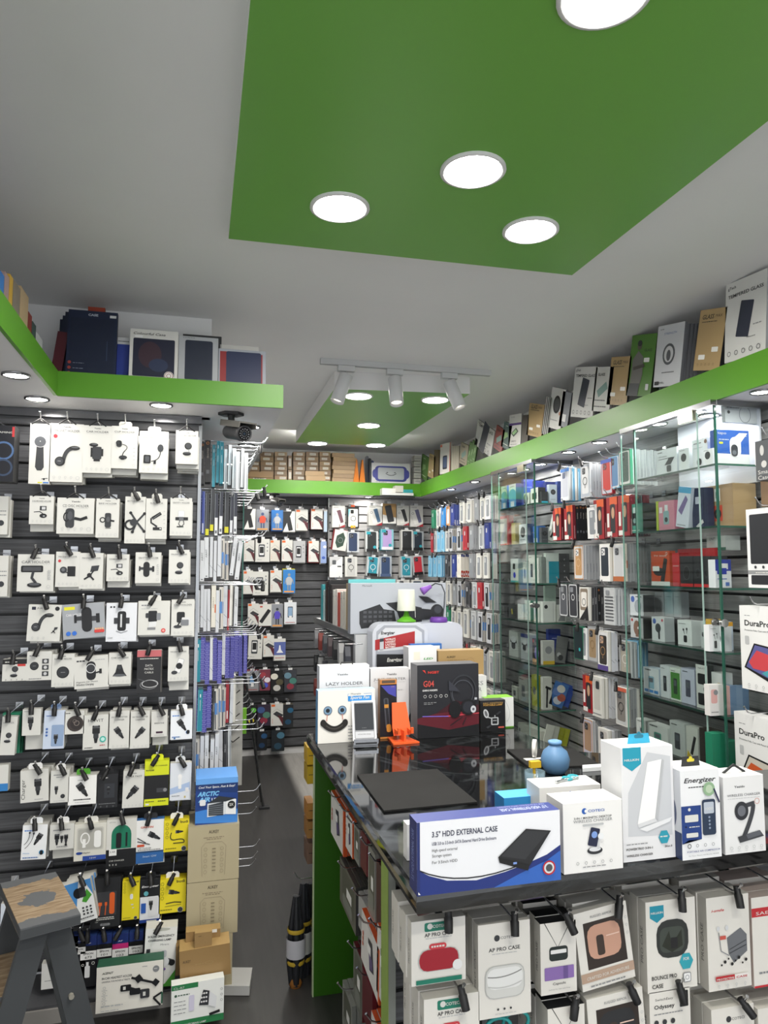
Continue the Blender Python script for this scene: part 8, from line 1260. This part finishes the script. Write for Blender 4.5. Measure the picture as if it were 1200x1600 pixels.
def under(u0, v0, u1, v1, art, label, b='#e2dfd8:p', side='#cfccc4:p', n=4, d=.03, roll=0, Y=1.505, name='earbuds_case_box', lock='k', strapc=None, top=None, hkY=1.738, key=None):
    um = (u0 + u1) / 2; P = onY(um, v1, Y); Q = onY(um, v0, Y); w_ = onY(u1, v1, Y).x - onY(u0, v1, Y).x; h_ = min(Q.z, .945) - P.z
    for i in range(n + 1):
        o = link(name, pkg(None, w_ * (1 - .01 * (i % 2)), h_ * (1 - .015 * (i % 3)), d, b, art if i == 0 else None, side, top, (lambda F: F.text('#6a6a68:p', 'PRO CASE', .55, F.a * .5, .3, F.a * .4, rot=90)) if i % 2 == 0 else None), None, (P.x + .002 * math.sin(i * 3 + u0), Y + i * (d + .0015), P.z + (0 if i == 0 else .004 * math.sin(i * 2.2))), (0, math.radians(roll if i == 0 else roll * .3), 0))
        tag(o, label if i == 0 else 'white box hanging behind the ' + ' '.join(label.split(' ')[:9]), 'boxed earbuds case', None if i == 0 else 'boxes behind the ' + label)
        if Y + (i + 2) * (d + .0015) > 1.73: break
    if strapc:
        mb = MB(); o2 = None
    hk = hook(P.x + w_ * .15, hkY, Q.z + .012, Y - .02, 'wire hook with black tag holding the ' + ' '.join(label.split(' ')[:8]), None, lock)
under(642, 1436, 727, 1536, a_ap('#a01c2c:p'), 'white and teal box with dark red earbuds case')
under(748, 1441, 830, 1588, a_ap('#d4d4d0:p', red=False), 'tall white box with white ribbed earbuds case')
under(847, 1440, 903, 1552, a_cap, 'white box with black neck strap and purple window', top='#1c1d1f:p')
under(911, 1415, 994, 1538, a_cra('#c89a84:p', 'CRAFTED FOR ADVENTURE'), 'tilted white box with rose gold earbuds case', roll=-7)
under(1012, 1405, 1090, 1547, a_bou, 'white bounce case box with camouflage earbuds case and blue crest')
under(1107, 1399, 1174, 1545, a_ism, 'white protective case box with grey ridged earbuds case')
under(1180, 1397, 1262, 1537, lambda F: (F.rect('#c02c34:p', 0, F.a * .78, .4, F.a * .88), F.text(W, 'SAE', .2, F.a * .8, .05, .24), F.micro(GR, .1, .2, .8, .03), F.rect('#c02c34:p', 0, 0, 1, .03)), 'white box with red band at the frame edge under the counter', side='#c8b8b0:p')
under(662, 1556, 749, 1665, a_ap('#3c3e42:p'), 'lower white box with teal logo plate and wire ties')
under(858, 1572, 916, 1680, a_cap, 'lower white box with black neck strap', top='#1c1d1f:p')
under(926, 1550, 1014, 1680, a_cra('#26282c:p', 'RUGGED'), 'lower white box with black earbuds case', roll=-4)
under(1018, 1546, 1082, 1680, lambda F: (F.text(DK, 'SwitchEasy', .36, F.a * .88, .05, .44), F.text(BLK, 'Odyssey', .36, F.a * .78, .08, .5, bold=.02), F.rr(BLK, .74, F.a * .78, .95, F.a * .97, .02), F.text(W, '3', .85, F.a * .81, .1, .08, bold=.03), F.micro(GR, .1, F.a * .73, .8, .02), [F.ell(DK, .15 + .2 * i, F.a * .64, .055) for i in range(3)]), 'lower white box with black corner square marked three')
under(1115, 1572, 1182, 1690, lambda F: (F.ell(DK, .4, F.a * .84, .06), F.text(DK, 'COTECI', .62, F.a * .82, .05, .3)), 'lower plain white box with round dark logo')
under(1188, 1570, 1260, 1690, None, 'lowest white box at the frame edge')
for i, (u, v) in enumerate(((778, 1592), (812, 1590))): p = onY(u, v, 1.52); mb = MB(); mb.tube([(.03 * math.cos(a * PI / 8), 0, .022 * math.sin(a * PI / 8)) for a in range(17)], .004, '#2a9a98', 6); tag(mb.build('charging_cable', loc=(p.x, 1.52 + i * .02, p.z - .02)), ['coiled teal cable under the tall white earbuds box', 'second coiled teal cable beside it'][i], 'cable')
# ================================================================ PACKS IN THE COUNTER'S LEFT BAY
def a_so(F): a = F.a; F.rect('#d8602c:p', .94, 0, 1, a); F.line(GR, .012, [(.25, a * .9), (.3, a * .96), (.6, a * .96)]); F.poly('#2a2c34:p', [(.4, a * .75), (.62, a * .8), (.72, a * .3), (.5, a * .2)]); F.poly('#5a4c78:p', [(.46, a * .5), (.64, a * .5), (.68, a * .32), (.52, a * .24)]); F.rect('#e8e8e4:p', .36, a * .5, .56, a * .66); [F.ell('#c85c3c:p', .12, a * (.6 - .1 * i), .03) for i in range(3)]
def a_gr(F): a = F.a; F.rr('#55584c:p', .15, a * .15, .9, a * .92, .1); F.rect('#e8e8e4:p', .45, a * .4, .75, a * .6); F.rr('#7c8078:p', .2, a * .1, .8, a * .35, .1)
def bay(u0, u1, v0, v1, b, art, label, side, X=.505, d=.014, n=3, name='screen_protector_box', cat='boxed screen protector', roll=0):
    """v0,v1: top and bottom at the left edge u0"""
    A = onX(u0, v1, X); B = onX(u1, v1, X); w_ = A.y - B.y; zt = onX(u0, v0, X).z; h_ = zt - A.z
    for i in range(n):
        o = link(name, pkg(None, w_, h_, d, b, art if i == 0 else None, side), None); o.matrix_world = Matrix.Translation((X + i * (d + .002), (A.y + B.y) / 2, A.z + (.0 if i == 0 else .002))) @ Matrix.Rotation(math.radians(roll), 4, 'X') @ Matrix.Rotation(-PI / 2, 4, 'Z')
        tag(o, label if i == 0 else 'box hanging behind the ' + ' '.join(label.split(' ')[:10]), cat, None if i == 0 else 'boxes behind the ' + label)
    mb = MB(); hook(0, 0, 0, -(.64 - X) - .02, 'wire hook in the counter bay holding the ' + ' '.join(label.split(' ')[:7]), None, None, yaw=-PI / 2, loc=(.637, (A.y + B.y) / 2, zt + .012))
OE = '#c8501f:p'
bay(517, 537, 1234, 1300, '#d8d6d2:p', a_so, 'white and orange box first in the counter bay by the green end', OE)
bay(540, 551, 1264, 1322, '#d8d6d2:p', a_so, 'white and orange box second in the top row of the counter bay', OE)
bay(553, 561, 1285, 1340, '#8c8c86:p', a_gr, 'grey clear pack in the top row of the counter bay', '#7c7c78:p')
bay(563, 573, 1294, 1352, '#5c1820:p', None, 'maroon box in the top row of the counter bay', '#6c1c26:p')
bay(575, 586, 1318, 1420, '#85857f:p', a_gr, 'tall grey clear pack near the counter corner', '#8c8c86:p')
bay(588, 601, 1342, 1460, '#3c1218:p', None, 'dark maroon box next to the corner post', '#4c161e:p')
bay(531, 556, 1337, 1405, '#66665c:p', a_gr, 'grey clear case stack below the first boxes of the bay', '#3a3a38:p', n=4)
bay(560, 573, 1392, 1446, '#a8a8a6:p', None, 'pale grey pack in the middle of the bay', '#9a9a98:p')
bay(564, 592, 1420, 1500, '#d8d6d2:p', a_so, 'large white and orange box in the middle row of the bay', OE, X=.49, roll=4)
bay(588, 603, 1440, 1548, '#d8d6d2:p', a_so, 'white and orange box beside the corner post', OE, X=.49, roll=4)
bay(552, 566, 1470, 1560, '#6c6e66:p', a_gr, 'grey green pack low in the counter bay', '#5c1820:p', X=.52)
bay(566, 582, 1510, 1585, '#5c1820:p', None, 'maroon boxes low in the counter bay', '#6c1c26:p', X=.52)
bay(535, 550, 1530, 1600, '#8c8e88:p', a_gr, 'lowest grey clear pack by the green end', '#7c7e78:p')
bay(580, 600, 1578, 1660, '#d8d6d2:p', a_so, 'lowest white and orange box in the counter bay', OE, X=.5)
# bagged cables behind the green end
for i, (u, c) in enumerate(((463, '#1d1f24'), (474, '#24262c'), (485, '#1a1c22'))):
    Y = YW + .09 + .075 * i; p = onY(u, 1380 + (0 if i else 20), Y); q_ = onY(u, 1545, Y); L = p.z - q_.z; s = .022
    o = empty('cable_bundle', (p.x, Y, q_.z)); tag(o, 'bagged black cable bundle with yellow ties beside the green end, %s' % ('outermost', 'middle one', 'closest to the panel')[i], 'cable bundle')
    mb = MB()
    for j in range(4): a0 = j * PI / 2; mb.tube([(s * .6 * math.cos(a0), s * .6 * math.sin(a0), .02), (s * math.cos(a0), s * math.sin(a0), L * .3), (s * .8 * math.cos(a0), s * .8 * math.sin(a0), L * .7), (s * .3 * math.cos(a0), s * .3 * math.sin(a0), L)], [.014, .015, .012, .007], c, 8)
    mb.build('cable', o)
    mb = MB(); [mb.lathe([(s + .012, L * t), (s + .014, L * t + .008), (s + .012, L * t + .016)], '#b89a2c', 16) for t in (.28, .62)]; mb.build('tie', o)
    mb = MB(); mb.lathe([(s + .0165, L * .36), (s + .0168, L * .56)], ['#b9b9c0', '#c9c9c4', '#a8a0a8'][i], 16); mb.build('paper_label', o)
    mb = MB(); T = Matrix.Translation((0, 0, .015)); mb.lathe([(0, -.018), (.02, -.012), (.027, .01), (.022, .03)], '#8c5a24', 14, T); mb.build('plug', o)
hook(0, 0, 0, -.14, 'hook carrying the bagged cable bundles beside the green end', None, None, yaw=-PI / 2, loc=(.55, YW + .12, onY(470, 1372, YW + .12).z))
for i, (v0, v1, c) in enumerate(((1168, 1195, '#c8a020'), (1198, 1225, '#b89820'), (1255, 1280, '#b8803c'), (1284, 1310, '#a87840'), (1318, 1350, '#7c6050'))):
    Y = YW + .12; P = onY(484, v1, Y); Q = onY(484, v0, Y); tag(link('small_carton', pkg(None, .03, P.z and Q.z - P.z, .1, c + ':p', lambda F: F.micro(BLK, .2, F.a * .5, .8, .1), c), None, (P.x + .005, Y, P.z)), '%s box edge showing past the green counter end, %s from the top' % ('yellow' if i < 2 else 'brown', FIRST[i]), 'carton')
# ================================================================ STEP STOOL
def worn(nt, b):
    L = nt.links.new; tc = N(nt, 'TexCoord'); sp = N(nt, 'SeparateXYZ'); L(tc.outputs['Object'], sp.inputs[0])
    def M(op, a, b2=None):
        m = N(nt, 'Math', operation=op)
        for i, x in enumerate((a, b2)):
            if x is None: continue
            if isinstance(x, (int, float)): m.inputs[i].default_value = x
            else: L(x, m.inputs[i])
        return m.outputs[0]
    ax = M('ABSOLUTE', sp.outputs[0]); ay = M('ABSOLUTE', sp.outputs[1]); ns = N(nt, 'TexNoise', i_Scale=26, i_Detail=9); L(tc.outputs['Object'], ns.inputs[0]); nn = M('MULTIPLY', M('SUBTRACT', ns.outputs[0], .5), .08)
    rad = M('SQRT', M('ADD', M('MULTIPLY', sp.outputs[0], sp.outputs[0]), M('MULTIPLY', sp.outputs[1], sp.outputs[1])))
    core = M('LESS_THAN', M('ADD', rad, nn), .052); edge = M('GREATER_THAN', M('ADD', ay, nn), .135); gm = M('MAXIMUM', core, edge)
    n2 = N(nt, 'TexNoise', i_Scale=14, i_Detail=8); mp = N(nt, 'Mapping'); mp.inputs['Scale'].default_value = (1, 6, 1); L(tc.outputs['Object'], mp.inputs[0]); L(mp.outputs[0], n2.inputs[0]); r = N(nt, 'ValToRGB'); r.color_ramp.elements[0].position = .3; r.color_ramp.elements[0].color = _lin('#6e573e'); r.color_ramp.elements[1].position = .7; r.color_ramp.elements[1].color = _lin('#9c8a70'); L(n2.outputs[0], r.inputs[0])
    mx = N(nt, 'MixRGB'); L(gm, mx.inputs[0]); L(r.outputs[0], mx.inputs[1]); mx.inputs[2].default_value = _lin('#55575a'); L(mx.outputs[0], b.inputs['Base Color']); b.inputs['Roughness'].default_value = .75
custom('worn_wood', worn); custom('stool_paint', paint('#414447', .5, .1, 40))
zs_ = .64; A_, B_, C_, D_ = [onZ(u, v, zs_) for u, v in ((0, 1380), (87, 1362), (126, 1428), (32, 1452))]
cen = (A_ + B_ + C_ + D_) / 4; ex = ((C_ - D_) + (B_ - A_)).normalized(); ey = ((A_ - D_) + (B_ - C_)).normalized(); wx = ((C_ - D_).length + (B_ - A_).length) / 2; wy = ((A_ - D_).length + (B_ - C_).length) / 2
st = empty('step_stool', (cen.x, cen.y, 0), (0, 0, math.atan2(ex.y, ex.x))); tag(st, 'grey painted wooden step stool with worn bare wood top', 'step stool')
q2 = [Vector(((p - cen).dot(ex), (p - cen).dot(Vector((-ex.y, ex.x, 0))))) for p in (D_, C_, B_, A_)]
mb = MB(); mb.prism([tuple(p) for p in q2], -.03, 0, 'worn_wood', 'z'); mb.prism([(p.x * 1.006, p.y * 1.006) for p in q2], -.027, -.004, 'stool_paint', 'z'); o = mb.build('top', st); o.location.z = zs_
H_ = zs_ - .03
def legp(s, y, nm='leg'):
    mb = MB(); x0, x1 = s * .028, s * .185; w_ = .036
    mb.prism([(x1 - w_, 0), (x1 + w_, 0), (x0 + w_, H_), (x0 - w_, H_)], y - .011, y + .011, 'stool_paint'); mb.build(nm, st)
yn = min(q2[0].y, q2[1].y) + .045; yf = max(q2[2].y, q2[3].y) - .045
for y in (yn, yf):
    for s in (-1, 1): legp(s, y + (.0225 if s > 0 else 0))
for k, z in enumerate((.42, .21)):
    x = -(.028 + (.157) * (1 - z / H_)); mb = MB(); mb.box(x - .06, yn + .012, z, x + .035, yf - .012, z + .022, 'worn_wood'); mb.build('tread', st)
    mb = MB(); mb.tube([(-x, yn, z - .03), (-x, yf, z - .03)], .008, '#8d8a80', 8); mb.build('rail', st)
